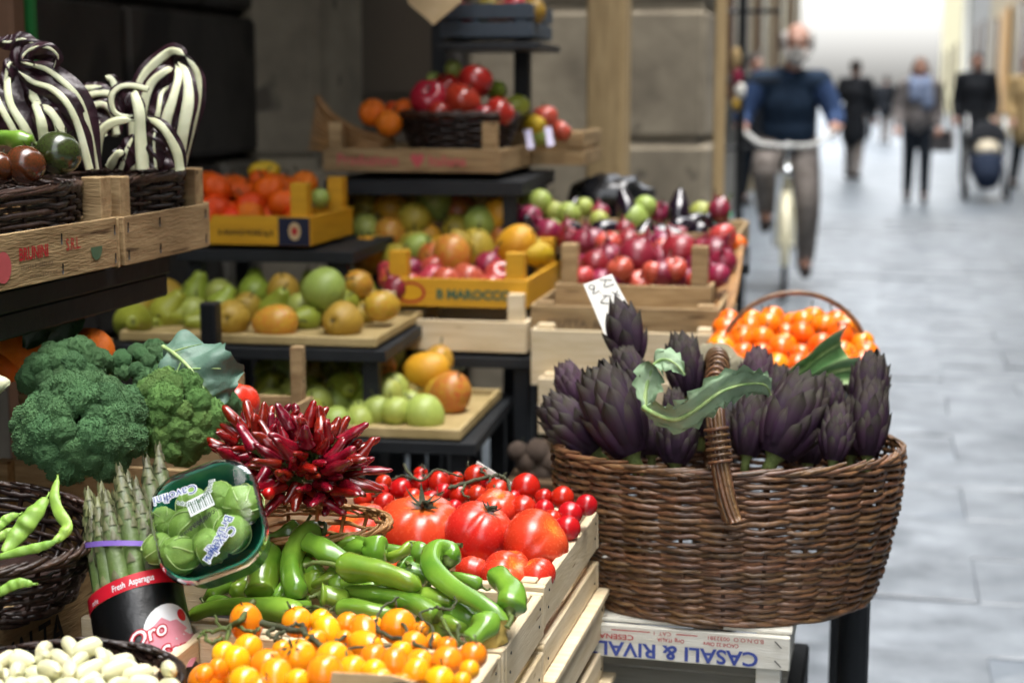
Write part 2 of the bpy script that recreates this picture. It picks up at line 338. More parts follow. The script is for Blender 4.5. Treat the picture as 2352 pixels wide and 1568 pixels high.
# paving slabs, laid proud of the street bed where they can still be told apart
slab_meshes = []
for k in range(5):
    b = MB(); b.box((0, 0, 0), (.5985, .3985, .05), .003)
    V = b.v[0]; V[V[:, 2] > 0, 2] += RNG.uniform(-.004, .004) + V[V[:, 2] > 0, 0] * RNG.uniform(-.010, .010) + V[V[:, 2] > 0, 1] * RNG.uniform(-.010, .010)
    slab_meshes.append(b.mesh('paving_slab', M['paving'], False))
for j in range(38):
    y = 2.2 + j * .40
    x0, x1 = -.35, min(3.1, .45 + .145 * y)
    i = 0; x = x0 - (.3 if j % 2 else 0)
    while x < x1:
        ob('paving_slab', slab_meshes[(i * 3 + j * 7) % 5], street, (x, y, -.018 + random.uniform(-.001, .002)), (0, 0, math.pi * ((i + j) % 2))); x += .60; i += 1

def facade(name, label, x, y0, y1, h, side, m, group=None):
    """street front in the plane X = x, its body on the far side"""
    t = thing(name, label, 'building', (x, (y0 + y1) / 2, 0), group=group); o = (x, (y0 + y1) / 2, 0)
    b = MB(); b.box((x - side * .45, (y0 + y1) / 2, h / 2), (.86, y1 - y0, h)); part('wall', b, m, t, o, False); return t, o
def window(t, o, x, side, y, z, wd, hg, fm, pm):
    b = MB(); d = .07
    for dy, dz, sy, sz in ((-wd / 2, 0, .08, hg + .08), (wd / 2, 0, .08, hg + .08), (0, hg / 2, wd - .08, .08), (0, -hg / 2, wd - .08, .08)):
        b.box((x + side * .0, y + dy, z + dz), (d, sy, sz))
    f = part('window', b, fm, t, o, False)
    for k in (-1, 1):
        b = MB(); b.box((x - side * .005, y + k * (wd - .08) / 4, z), (.06, (wd - .08) / 2 - .02, hg - .08)); part('pane', b, pm, f, o, False)
    b = MB(); b.box((x + side * .04, y, z - hg / 2 - .1), (.14, wd + .2, .06)); part('sill', b, M['stone'], f, o, False)
M['shutter'] = flat('brown shutter', '5E4636', .6); M['glassdark'] = mat('dark window glass', C('1A1E22'), C('121518'), 3, .12)
M['door'] = flat('dark door', '2A221C', .5); M['sign_orange'] = flat('orange sign', 'B48848', .5); M['creamwall'] = mat('cream plaster', C('D9CFA8'), C('C4B88E'), 2, .9, .2, 20)
# left: the shop the stall belongs to, a dark stone ground floor laid in blocks
XL = -1.65
t, o = facade('shop_building', 'dark stone shop front behind the produce stall, laid in large blocks', XL, -9, 9.4, 11, 1, M['darkstone'])
blk = {}
for r in range(8):
    z = .02 + r * .36; y = 2.3 - (.33 if r % 2 else 0); i = 0
    while y < 9.2:
        L_ = (.66, .58, .74)[(i + r) % 3]
        if not (4.45 < y + L_ / 2 < 5.9 and z < 2.4):
            if L_ not in blk:
                b = MB(); b.box((0, 0, 0), (.05, L_ - .02, .34), .014); blk[L_] = [b.mesh('stone_block', M[q], False) for q in ('darkstone', 'stone')]
            ob('stone_block', blk[L_][1 if (i * 5 + r * 3) % 4 == 0 else 0], t, (XL + random.uniform(-.004, .012) - o[0] + .0, y + L_ / 2 - o[1], z + .18))
        y += L_; i += 1
b = MB(); b.box((XL + .012, 5.18, 1.2), (.03, 1.3, 2.4)); dr = part('door', b, M['door'], t, o, False)
for k in range(4):
    b = MB(); b.box((XL + .034, 5.18, .32 + k * .58), (.02, 1.0, .44), .008); part('panel', b, M['door'], dr, o, False)
b = MB(); b.ell((XL + .06, 4.66, 1.05), .035, 10, 8); part('handle', b, M['iron'], dr, o)
# stone piers that stand out from the front
def pier(label, x0, x1, y0, y1, m):
    t = thing('stone_pier', label, 'pillar', ((x0 + x1) / 2, (y0 + y1) / 2, 0)); o = ((x0 + x1) / 2, (y0 + y1) / 2, 0)
    b = MB(); b.box(((x0 + x1) / 2, (y0 + y1) / 2, 1.7), (x1 - x0 - .04, y1 - y0 - .04, 3.4)); part('core', b, m, t, o, False)
    z = 0; i = 0
    while z < 2.6:
        h = (.42, .30, .36, .5)[i % 4]; b = MB()
        b.box(((x0 + x1) / 2 + RNG.uniform(-.01, .01), (y0 + y1) / 2 + RNG.uniform(-.01, .01), z + h / 2), (x1 - x0, y1 - y0, h - .02), .02)
        part('stone_block', b, m, t, o, False); z += h; i += 1
M['pierstone'] = mat('worn pier stone', C('A89C86'), C('766C5C'), 4, .85, .8, 18, .14, spots=(6, C('5E564A'), .64))
pier('weathered grey stone pier behind the orange crate', -1.66, -1.44, 3.92, 4.30, M['pierstone'])
pier('broad weathered stone pier right of the beige wooden post', -1.60, -.68, 6.0, 6.6, M['pierstone'])
t, o = facade('far_house', 'grey plastered house on the left beyond the stone pier', XL, 9.5, 19, 12, 1, M['greyplaster'])
for y, z in ((11.5, 2.0), (14, 2.0), (16.8, 2.0)): window(t, o, XL + .03, 1, y, z, 1.1, 1.5, M['shutter'], M['glassdark'])
b = MB(); b.tube([(XL + .08, 12.8, 0), (XL + .08, 12.8, 9)], .05, 8); part('drainpipe', b, M['whitewood'], t, o)
t, o = facade('far_house', 'ochre plastered house at the far left end of the street', XL - .1, 19.1, 31, 12, 1, M['plaster'])
for y in (21.5, 25, 28.5): window(t, o, XL - .07, 1, y, 2.2, 1.2, 1.6, M['shutter'], M['glassdark'])
XR = 3.3
t, o = facade('side_house', 'stone house along the right side, nearest the market', XR, -9, 38, 11, -1, M['stone'])
for y in (5, 9, 13, 18, 23, 28, 33): window(t, o, XR - .03, -1, y, 2.4, 1.3, 1.8, M['shutter'], M['glassdark'])
t, o = facade('far_house', 'brown stone house with an orange sign at the right edge', XR, 38.2, 62, 11, -1, M['plaster'])
for y in (41, 46, 57.5): window(t, o, XR - .03, -1, y, 2.6, 1.6, 2.2, M['shutter'], M['glassdark'])
b = MB(); b.box((XR - .1, 51.5, 2.2), (.1, 3.2, 3.2), .02); part('sign', b, M['sign_orange'], t, o, False)
b = MB(); b.box((XR - .05, 43.5, 1.5), (.08, 2.0, 3.0), .02); part('door', b, M['brownpaint'], t, o, False)
t, o = facade('far_house', 'grey house with a white pipe beyond the orange sign', XR, 62.2, 88, 11, -1, M['greyplaster'])
for y in (66, 72, 84): window(t, o, XR - .03, -1, y, 2.8, 1.8, 2.4, M['shutter'], M['glassdark'])
b = MB(); b.tube([(XR - .15, 78, 0), (XR - .15, 78, 10)], .14, 8); part('drainpipe', b, M['whitewood'], t, o)
t, o = facade('far_house', 'pale cream house closing the right side of the street', XR, 88.2, 128, 11, -1, M['creamwall'])
for y in (95, 104, 116): window(t, o, XR - .03, -1, y, 2.8, 2.0, 2.4, M['shutter'], M['glassdark'])

# unseen canvas sheet above the picture, added to block light from the stall
t = thing('light_blocker', 'unseen dark canvas sheet added above the back of the stall to block light', 'light_blocker', (-1.2, 3.9, 2.3))
b = MB(); G = np.array([[[x, y, 2.55 - (x + 1.62) * .28 - .03 * math.sin((y - 1) * 2.2) ** 2] for y in np.linspace(2.25, 4.9, 30)] for x in np.linspace(-1.62, BLOCKER_X, 6)])
b.grid(G); G2 = G.copy()[::-1]; G2[..., 2] -= .012; b.grid(G2); part('blocker_sheet', b, flat('dark canvas', '2E3A30', .9), t, (-1.2, 3.9, 2.3))
b = MB(); b.tube([(BLOCKER_X, 2.25, 2.55 - (BLOCKER_X + 1.62) * .28 - .03), (BLOCKER_X, 4.9, 2.55 - (BLOCKER_X + 1.62) * .28 - .03)], .02, 8); part('blocker_bar', b, M['iron'], t, (-1.2, 3.9, 2.3))
def post(name, label, px, d, wpx, m, h=2.3, deep=None):
    p = A(px, 300, d=d); wd = SZ(wpx, d); b = MB(); b.box((0, 0, h / 2), (wd, deep or wd, h), .006)
    o_ = tag(ob(name, b.mesh(name, m, False), None, (p[0], p[1], 0)), label, 'post'); return o_
post('wooden_post', 'broad beige wooden post standing behind the apples', 1397, 4.3, 86, M['wood_post'], 2.15, .12)
post('wooden_pole', 'slim beige wooden pole left of the cyclist', 1652, 4.9, 26, M['wood_post'], 2.15)
post('door_frame', 'brown painted door jamb in the top left corner', 28, 2.55, 62, M['brownpaint'], 2.3)
post('door_leaf', 'green painted board beside the brown jamb, top left', 76, 2.62, 34, M['greenpaint'], 2.3)
# ================================================================== BUILDERS
_cache = {}
def plank(L, W, H, m, bev=.0012):
    k = (round(L, 3), round(W, 3), round(H, 3), m)
    if k not in _cache:
        b = MB(); b.box((0, 0, 0), (L, W, H), bev); _cache[k] = b.mesh('slat', M[m], False)
    return _cache[k]
def crate(name, label, c, L, W, H, wood='pine', rz=0.0, rails=((0, .45), (.56, 1)), th=.007, pw=.018, ph=None, group=None, boards=4, ends=None, tilt=(0, 0), proud=0):
    """L along local X, W along local Y; c = centre of the base"""
    t = thing(name, label, 'crate', c, (tilt[0], tilt[1], rz), group)
    jit = lambda: random.uniform(-.0012, .0012)
    ph = ph or H
    for sx in (-1, 1):
        for sy in (-1, 1):
            ob('post', plank(pw, pw, ph, wood), t, (sx * (L / 2 - th - pw / 2 - .001), sy * (W / 2 - th - pw / 2 - .001), ph / 2 + .002))
    for a, b_ in rails:
        h = (b_ - a) * H; z = (a + b_) / 2 * H
        for s in (-1, 1):
            ob('slat', plank(L, th, h, wood), t, (jit(), s * (W / 2 - th / 2), z + jit()))
        for a2, b2 in (ends or ((a, b_),)) if (ends is None or (a, b_) == rails[0]) else ():
            h2 = (b2 - a2) * H
            for s in (-1, 1):
                ob('slat', plank(W - 2 * th - .001, th, h2, wood), t, (s * (L / 2 - th / 2 + proud), 0, (a2 + b2) / 2 * H + jit()), (0, 0, math.pi / 2))
    bw = (W - 2 * th - .006) / boards
    for k in range(boards):
        ob('bottom_board', plank(L - 2 * th - .002, bw - .006, .004, wood), t, (0, -W / 2 + th + .003 + bw * (k + .5), .004))
    return t
def text2d(body, size, bold=0.0, align='LEFT'):
    cu = bpy.data.curves.new('lettering', 'FONT'); cu.body = body; cu.size = size; cu.offset = bold; cu.align_x = align; cu.resolution_u = 3
    o = bpy.data.objects.new('lettering', cu); COL.objects.link(o)
    me = bpy.data.meshes.new_from_object(o.evaluated_get(bpy.context.evaluated_depsgraph_get()))
    V = np.array([v.co[:] for v in me.vertices]).reshape(-1, 3); F = [tuple(p.vertices) for p in me.polygons]
    bpy.data.objects.remove(o); bpy.data.meshes.remove(me); bpy.data.curves.remove(cu)
    return V, F
def lettering(parent, body, size, o, r, u, m, bold=0.0, align='LEFT', name='lettering', xs=1.0, fn=None, oo=(0, 0, 0)):
    V, F = text2d(body, size, bold, align)
    o, r, u = [np.asarray(q, float) for q in (o, r, u)]
    P = np.array([fn(v[0] * xs, v[1]) for v in V]) if fn else o + V[:, :1] * xs * r + V[:, 1:2] * u
    b = MB(); b.add(P, F); return part(name, b, M[m], parent, oo, False)
def patch(parent, name, pts, o, r, u, m, fn=None, oo=(0, 0, 0)):
    o, r, u = [np.asarray(q, float) for q in (o, r, u)]
    P = [fn(*p) for p in pts] if fn else [o + r * p[0] + u * p[1] for p in pts]
    b = MB(); b.add(P, [tuple(range(len(P)))]); return part(name, b, M[m], parent, oo, False)
def strokes(parent, S, wd, o, r, u, m, name='handwriting'):
    o, r, u = [np.asarray(q, float) for q in (o, r, u)]; n = np.cross(r, u); b = MB()
    for s in S:
        Q = catmull([(p[0], p[1], 0) for p in s], max(2, 6 * (len(s) - 1)))
        T = np.gradient(Q, axis=0); T /= np.linalg.norm(T, axis=1)[:, None] + 1e-9
        N = np.stack([-T[:, 1], T[:, 0], 0 * T[:, 0]], -1) * wd / 2
        G = np.stack([Q + N, Q - N], 1); b.grid(o + G[..., :1] * r + G[..., 1:2] * u)
    return part(name, b, M[m], parent, (0, 0, 0), False)

# ---- baskets
def sq_(th, e): return np.sign(np.cos(th)) * np.abs(np.cos(th)) ** e, np.sign(np.sin(th)) * np.abs(np.sin(th)) ** e
def ring(a, b, z, n, e=1.0):
    th = np.arange(n) * 2 * math.pi / n + 1e-4; c, s = sq_(th, e)
    return np.stack([a * c, b * s, z + 0 * th], -1), th
def basket(name, label, c, top, bot, H, rows, stakes, r, m='wicker', rim='rimwicker', rz=0, amp=None, rimr=1.5, nseg=5, border=True, tilt=(0, 0), seg=None, wob=.0, group=None, belly=.0, rimrows=3, e=1.0):
    t = thing(name, label, 'basket', c, (tilt[0], tilt[1], rz), group)
    n = stakes * (seg or 5); amp = amp or r * 1.1
    def sh(s): return np.array([lerp(bot[0], top[0], s ** .8) + belly * math.sin(math.pi * s), lerp(bot[1], top[1], s ** .8) + belly * math.sin(math.pi * s)])
    for k in range(rows):
        s = (k + .5) / rows; ab = sh(s); P, th = ring(ab[0], ab[1], s * H, n, e)
        ph = RNG.uniform(0, 6.28, 4)
        off = amp * np.cos(stakes / 2 * th + math.pi * k + .15 * np.sin(3 * th + ph[0]))
        nrm = np.stack([np.cos(th) / ab[0], np.sin(th) / ab[1], 0 * th], -1); nrm /= np.linalg.norm(nrm, axis=1)[:, None]
        P = P + nrm * off[:, None]
        P[:, 2] += wob * (np.sin(5 * th + ph[1]) * .5 + np.sin(11 * th + ph[2]) * .35) + .0006 * RNG.standard_normal(n)
        rr = r * RNG.uniform(.82, 1.14) * (1 + .14 * np.sin(7 * th + ph[3]) + .16 * (off / amp))
        b = MB(); b.tube(P, rr, nseg, closed=True, t=0.0); part('weaver', b, M[m], t)
    for k in range(stakes):
        a = 2 * math.pi * k / stakes; b = MB()
        b.tube([(*(sh(s) * sq_(a + 1e-4, e)), s * H) for s in (0, .5, 1.0)], r * .95, 5); part('stake', b, M[m], t)
    # base
    b = MB(); P, th = ring(bot[0] - r, bot[1] - r, .004, 28, e); b.add(np.vstack([P, [[0, 0, .004]]]), [(i, (i + 1) % 28, 28) for i in range(28)]); part('base', b, M[m], t)
    # plaited rim and foot: short canes that lie obliquely over one another
    def plait(z, ab, rr, cnt, span, up, nm, mm):
        for k in range(cnt):
            a0 = 2 * math.pi * k / cnt; a = a0 + np.linspace(0, span, 9); u = np.linspace(-1, 1, 9)
            rad = rr * 1.25 * np.cos(u * 2.6); zz = z + up * rr * 1.5 * u * (1 if k % 2 else .8) + rr * .6 * math.sin(k * 2.4)
            cc, ss = sq_(a + 1e-4, e); P = np.stack([(ab[0] + rad) * cc, (ab[1] + rad) * ss, zz], -1)
            b = MB(); b.tube(P, rr * RNG.uniform(.8, 1.1) * (1 - .35 * np.abs(u) ** 3), nseg); part(nm, b, M[mm], t)
    plait(H + r * rimr * .6, sh(1.0), r * rimr * .75, rimrows * stakes, 2 * math.pi / stakes * 1.7, 1, 'rim_cane', rim)
    if border: plait(r * .5, sh(0.0) + r * .6, r * 1.15, int(1.4 * stakes), 2 * math.pi / stakes * 2.4, -1, 'foot_cane', m)
    return t

# ---- fruit
def lathe_mesh(name, prof, m, n=20, mod=None, mats=None, t=None):
    b = MB(); b.lathe(prof, n, 0, mod, t); return b.mesh(name, mats or m)
def sph_prof(rx, rz, k=12, dim=0.0, dimw=.35, shape=None):
    th = np.linspace(math.pi - .02, .02, k); r = rx * np.sin(th); z = rz * np.cos(th)
    z = z - dim * rz * np.exp(-(r / (rx * dimw)) ** 2) * np.sign(np.cos(th)) * np.where(np.cos(th) > 0, 1, .5)
    if shape: r = r * shape(np.cos(th))
    return np.stack([r, z], -1)
def tomato_mesh(seed, lob=5, flat_=.78, depth=.07):
    rg = np.random.default_rng(seed); ph = rg.uniform(0, 6.28, 4); am = rg.uniform(.5, 1, 3)
    def mod(r, z, a):
        k = np.clip(z / flat_, -1, 1)
        g = np.abs(np.cos(lob / 2 * a + ph[0] + .35 * np.sin(a + ph[1]))) ** .45 - .8
        top = .25 + .75 * np.clip(k * .5 + .5, 0, 1)
        r = r * (1 + depth * g * top * 1.6 + .03 * np.sin(2 * a + ph[2]) + .02 * np.sin(3 * a + ph[3]))
        z = z + depth * .5 * g * np.clip(k, 0, 1) * r
        return r, z
    b = MB(); p = sph_prof(1, flat_, 22, .22, .34); b.lathe(p, 48, 0, mod, np.linspace(0, 1, 22)); return b.mesh('flesh', M['tomato'])
def round_mesh(name, m, rz=1.0, n=18, k=12, dim=.06):
    return lathe_mesh(name, sph_prof(1, rz, k, dim, .25), M[m], n)
def calyx_mesh(n, L, m, curl=.3, wd=.13, stalk=.5, seed=0):
    rg = np.random.default_rng(seed); b = MB()
    for i in range(n):
        a = 2 * math.pi * i / n + rg.uniform(-.2, .2); l = L * rg.uniform(.75, 1.15); cu = curl * rg.uniform(.2, 1.8)
        u = np.linspace(0, 1, 6); x = l * u; z = .02 + cu * l * u ** 2; wv = wd * l * (1 - u) ** .7 * (.6 + .6 * np.sin(u * 3.1)) + .004
        ca, sa = math.cos(a), math.sin(a); tw = rg.uniform(-.3, .3)
        G = np.stack([np.stack([x * ca - s * wv * sa, x * sa + s * wv * ca, z + s * wv * tw + .0 * u], -1) for s in (-1, 0, 1)], 1); G[:, 1, 2] -= wv * .4
        b.grid(G)
    if stalk:
        b.tube(catmull([(0, 0, -.02), (.03, .02, stalk * .5), (rg.uniform(-.2, .2), rg.uniform(-.2, .2), stalk)], 6), [.07, .06, .055, .05, .055, .07], 6)
    return b.mesh('calyx', M[m])
MESH = {}
MESH['toms'] = [tomato_mesh(s, l, f, d) for s, l, f, d in ((1, 7, .76, .10), (2, 5, .86, .15), (3, 4, .88, .10), (4, 6, .8, .08))]
MESH['cherry'] = [round_mesh('cherry_tomato', 'cherry', z) for z in (.96, 1.0)]
MESH['ycherry'] = [lathe_mesh('yellow_tomato', sph_prof(1, z, 14, .04, .2, s), M['ycherry'], 20) for z, s in ((1.0, None), (1.32, lambda c: 1 + .08 * c), (1.5, None))]
MESH['calyx'] = [calyx_mesh(5, .75, 'drystem', .35, .10, .55, s) for s in (1, 2, 3)]
MESH['bigcalyx'] = [calyx_mesh(7, .42, 'drystem', .5, .16, .16, s) for s in (5, 6)]
MESH['orange'] = lathe_mesh('orange', sph_prof(1, .96, 14, .05, .15), M['orange'], 24)
MESH['mandarin'] = lathe_mesh('mandarin', sph_prof(1, .84, 14, .1, .25), M['mandarin'], 24)
MESH['persimmon'] = lathe_mesh('persimmon', sph_prof(1, .86, 12, .08, .3), M['persimmon'], 20)
ap = sph_prof(1, .9, 16, .30, .3, lambda c: 1 + .10 * c)
MESH['apple'] = lathe_mesh('apple', ap, M['apple'], 22, lambda r, z, a: (r * (1 + .025 * np.cos(5 * a)), z)); MESH['pinkapple'] = lathe_mesh('apple', ap, M['pinkapple'], 22)
pr = np.array([(.02, -.95), (.35, -1.0), (.75, -.82), (.98, -.4), (1, 0), (.9, .35), (.68, .75), (.5, 1.1), (.4, 1.38), (.25, 1.52), (.05, 1.5)])
prs = catmull(np.c_[pr, np.zeros(len(pr))], 24)[:, :2]
MESH['pear'] = lathe_mesh('pear', prs, M['pear'], 20, lambda r, z, a: (r * (1 + .03 * np.cos(2 * a)), z)); MESH['quince'] = lathe_mesh('quince', sph_prof(1, 1.05, 16, .2, .22, lambda c: 1 - .12 * c), M['quince'], 22, lambda r, z, a: (r * (1 + .035 * np.cos(4 * a)), z))
for nm in ('mango', 'lime', 'melon', 'lemon'):
    zz = {'mango': 1.3, 'lime': 1.05, 'melon': 1.28, 'lemon': 1.6}[nm]
    MESH[nm] = lathe_mesh(nm, sph_prof(1, zz, 16, 0, .3, (lambda c: 1 + .10 * c) if nm != 'lemon' else (lambda c: 1 + .12 * np.abs(c) ** 6)), M[nm], 22, lambda r, z, a: (r * (1 + .05 * np.cos(a)), z))
op = np.array([(.02, -.92), (.5, -.85), (.95, -.35), (1, .1), (.75, .6), (.35, .85), (.16, 1.05), (.12, 1.35), (.02, 1.4)]); ops = catmull(np.c_[op, np.zeros(len(op))], 22)[:, :2]
MESH['onion'] = lathe_mesh('onion', ops, M['onion'], 22)
au = np.array([(.02, -1.6), (.5, -1.5), (.9, -1.0), (1, -.3), (.85, .4), (.62, 1.0), (.45, 1.5), (.3, 1.75), (.02, 1.8)]); aus = catmull(np.c_[au, np.zeros(len(au))], 24)[:, :2]
MESH['aubergine'] = lathe_mesh('aubergine', aus, M['aubergine'], 20)
b = MB(); b.tube(catmull([(0, 0, 0), (.02, .01, .25), (.08, .02, .5)], 5), [.07, .05, .045, .05, .07], 6); MESH['fstem'] = b.mesh('fruit_stem', M['drystem'])
STEMZ = {'apple': .62, 'pinkapple': .62, 'pear': 1.5, 'quince': .85, 'onion': 1.35, 'aubergine': 1.75, 'orange': .9, 'mandarin': .74, 'lime': 1.03, 'mango': 1.28, 'melon': 1.26, 'persimmon': .78, 'lemon': 1.6}
def fruit(kind, p, r, label, cat, group=None, rot=None, name=None, stem=True, mesh=None):
    """p = centre of the fruit"""
    rot = rot if rot is not None else (random.uniform(-.7, .7), random.uniform(-.7, .7), random.uniform(0, 6.28))
    o_ = tag(ob(name or kind, mesh or MESH[kind], None, p, rot, r), label, cat, group)
    if stem and kind in STEMZ: ob('stem', MESH['fstem'], o_, (0, 0, STEMZ[kind]))
    return o_
def relax(P, R, floor=None, it=25, lock=False):
    P = np.array(P, float); R = np.asarray(R, float)
    for _ in range(it):
        for i in range(len(P)):
            d = P - P[i]; L = np.linalg.norm(d, axis=1); L[i] = 9; ov = (R + R[i]) * .93 - L
            for j in np.where(ov > 0)[0]:
                n = d[j] / (L[j] + 1e-9); P[i] -= n * ov[j] * .25; P[j] += n * ov[j] * .25
        if floor is not None: P[:, 2] = np.maximum(P[:, 2], floor + R)
    return P

# ---- green and red peppers
def pepper_body(pts, r, seed, taper=.5, n=26, k=16):
    rg = np.random.default_rng(seed); P = catmull(pts, n); u = np.linspace(0, 1, n); ph = rg.uniform(0, 6.28, 4)
    prof = np.clip((u / .07), 0, 1) ** .5 * lerp(1.0, taper, u ** 1.3) * np.sqrt(np.clip((1 - u) / .09, 0, 1)) ** .9
    prof *= 1 + .09 * np.sin(u * 9 + ph[0]) + .03 * np.sin(u * 14 + ph[1]); prof[0] = .25; prof[-1] = .04
    T, N, B = frames(P); a = np.arange(k) * 2 * math.pi / k
    lob = 1 + .085 * np.cos(3 * a[None] + ph[2] + u[:, None] * 1.2) + .04 * np.cos(2 * a[None] + ph[3])
    dent = np.array([[mnoise.noise(Vector((seed * 3.1 + ui * 4.2, math.cos(x) * .9, math.sin(x) * .9))) for x in a] for ui in u]); lob = lob * (1 + .16 * dent)
    G = P[:, None] + (r * prof[:, None] * lob)[..., None] * (np.cos(a)[None, :, None] * N[:, None] + np.sin(a)[None, :, None] * B[:, None])
    b = MB(); b.grid(G, cv=True, t=np.repeat(u, k)); return b
def pepper(pts, r, label, seed, taper=.5, stem=None, m='pepper', name='green_pepper', cat='pepper', group='green peppers in the crate'):
    o0 = np.asarray(pts[0], float); t = thing(name, label, cat, o0, group=group)
    part('flesh', pepper_body(pts, r, seed, taper), M[m], t, o0)
    d = o0 - np.asarray(pts[1], float); d /= np.linalg.norm(d)
    S = [o0 - d * r * .35, o0 + d * r * .35] + [np.asarray(q, float) for q in (stem or [o0 + d * r * 1.0, o0 + d * r * 1.6 + np.array([0, 0, r * .5])])]
    Q = catmull(S, 14); rr = np.concatenate([[r * .75, r * .62, r * .42, r * .28], np.linspace(r * .2, r * .16, 9), [r * .24]])
    b = MB(); b.tube(Q, rr, 8); part('stem', b, M['stem'], t, o0); return t

# ---- leaves: a midrib in space, blade to both sides
def leaf_blade(pts, wd, side, n=26, k=7, serr=0.0, teeth=9, droop=.15, wave=.1, seed=0, wprof=None, thick=.0009):
    rg = np.random.default_rng(seed); P = catmull(pts, n); u = np.linspace(0, 1, n); T = np.gradient(P, axis=0); T /= np.linalg.norm(T, axis=1)[:, None]
    S = catmull(side, n) if np.ndim(side) == 2 else np.tile(side, (n, 1)); S = S - T * np.sum(S * T, 1)[:, None]; S /= np.linalg.norm(S, axis=1)[:, None]
    N = np.cross(T, S); w_ = wd * (wprof(u) if wprof else np.sin(math.pi * np.clip(u, .02, .985)) ** .6)
    v = np.linspace(-1, 1, 2 * k + 1); G = np.zeros((n, 2 * k + 1, 3)); ph = rg.uniform(0, 6.28, 6)
    saw = 1 - serr * (((u * teeth + .15 * np.sin(9 * u)) % 1.0))
    for j, vv in enumerate(v):
        ww = w_ * (saw if abs(vv) > .7 else 1)
        off = -droop * wd * vv * vv + wave * wd * (np.sin(13 * u + ph[0] + vv * 2) * abs(vv) + .5 * np.sin(23 * u + ph[1] - 2 * vv) * abs(vv)) - .09 * wd * (abs(np.sin(u * 24 - abs(vv) * 2.5))) * (1 - abs(vv)) * 1.2
        G[:, j] = P + S * (vv * ww)[:, None] + N * off[:, None]
    b = MB(); tt = np.tile(np.abs(v), n); b.grid(G, t=tt); b.grid((G - N[:, None] * thick)[::-1], t=np.tile(np.abs(v), n)); return b, P
# ================================================================== FRONT CRATES
XRt = -.34
def Z4(x, y): return 389.5 + x * .4307, 1051.7 + y * .4307     # enlarged view -> picture coordinates
b = MB(); b.ell((0, 0, 0), (.0007, .0017, .0017), 8, 6); NAIL = b.mesh('nail', M['iron'])
def stack(label, x1, L, y0, y1, top, tiers, h, kinds):
    for k in range(tiers):
        z0 = top - h - k * (h + .012); L_ = L + .012 * (k % 2)
        w0 = 'second' if k == 1 else 'third' if k == 2 else 'fourth' if k == 3 else 'lowest'
        lab = label if k == 0 else 'pale pine crate, %s from the top of the stack under the %s' % (w0, kinds) if k < 4 else 'pale pine crate at the bottom of the stack under the %s' % kinds
        c = crate('fruit_crate', lab, (x1 + (.010 if k % 2 else .002) - L_ / 2 + (.014 if k == 2 else 0), (y0 + y1) / 2 + (.004 if k % 2 else 0), z0), L_, y1 - y0, h, 'pine', random.uniform(-.006, .006), rails=((.0, .34), (.52, 1)), th=.010, pw=.016, group='pine crates stacked at the front')
        if k < 3:
            for yy in (-.5, .5):
                for zz in (.70, .88, .12): ob('nail', NAIL, c, (L_ / 2 + .0004, yy * (y1 - y0 - .05) + (.004 if zz > .8 else 0), zz * h))
        ob('edge_board', plank(.03, y1 - y0 + .01, .008, 'pine'), c, (L_ / 2 - .001, 0, -.006)); ob('edge_board', plank(.03, y1 - y0 + .01, .008, 'pine'), c, (-L_ / 2 + .001, 0, -.006))
stack('pale pine crate of big red tomatoes beside the artichoke basket', XRt, .43, 1.566, 1.885, .752, 5, .098, 'tomatoes')
stack('pale pine crate holding the green peppers', XRt + .002, .43, 1.378, 1.560, .748, 5, .098, 'green peppers')
stack('pale pine crate of yellow cherry tomatoes at the bottom edge', XRt + .002, .300, 1.07, 1.372, .748, 5, .098, 'yellow tomatoes')

# ---- yellow cherry tomatoes
yl = [(410, 880, 92, 1), (700, 870, 75, 0), (790, 865, 58, 0), (850, 915, 72, 1), (945, 885, 60, 0), (290, 1040, 60, 0), (420, 1012, 72, 0), (360, 1085, 78, 1), (255, 1125, 52, 1), (525, 1100, 80, 0),
      (680, 1065, 92, 0), (1035, 940, 82, 2), (1050, 995, 78, 2), (1220, 895, 88, 0), (1090, 1062, 70, 0), (870, 1065, 84, 0), (985, 1130, 72, 0), (1200, 1105, 78, 1), (1310, 990, 68, 0), (1335, 1090, 68, 0),
      (1480, 1005, 52, 0), (1465, 1085, 80, 0), (1620, 1050, 68, 0), (1600, 1125, 50, 0), (1310, 1155, 78, 1), (1235, 1035, 58, 0), (580, 1175, 92, 1), (400, 1190, 78, 0), (195, 1145, 45, 0), (820, 1165, 105, 1), (1440, 1185, 75, 0),
      (1560, 1185, 46, 0), (1085, 1130, 62, 0), (1400, 975, 42, 0), (1340, 910, 40, 0), (940, 960, 45, 0), (700, 1180, 60, 0), (1120, 1190, 70, 0), (480, 1225, 60, 0), (960, 1210, 66, 0), (1230, 1215, 66, 0), (1090, 890, 46, 0), (600, 1020, 50, 0), (780, 970, 55, 0)]
pos = []; rad = []
for x, y, r, k in yl:
    px, py = Z4(x, y); p = A(px, py, Y=mapr(py, 1425, 1568, 1.325, 1.175)); pos.append(p); rad.append(SZ(r * .4307, DEP(p)) * (1.12 if k == 0 else .97))
pos = relax(pos, np.array(rad) * .96, it=6); objs = []
for i, ((x, y, r, k), p) in enumerate(zip(yl, pos)):
    o_ = ob('yellow_cherry_tomato', MESH['ycherry'][k], None, p, (random.uniform(-.6, .6) + (1.2 if k == 2 else .1), random.uniform(-.6, .6), random.uniform(0, 6.3)), rad[i])
    if i in (0, 1, 13, 10, 20, 30) or i % 4 == 2: ob('calyx', MESH['calyx'][i % 3], o_, (0, 0, .93))
    objs.append(o_)
rank_labels(objs, 'glossy yellow cherry tomato', 'in the front crate', 'tomato', 'yellow cherry tomatoes', 5)
hid = []
for i in range(46):      # the layer below
    p = (RNG.uniform(-.60, -.365), RNG.uniform(1.10, 1.345), RNG.uniform(.69, .742)); hid.append(p)
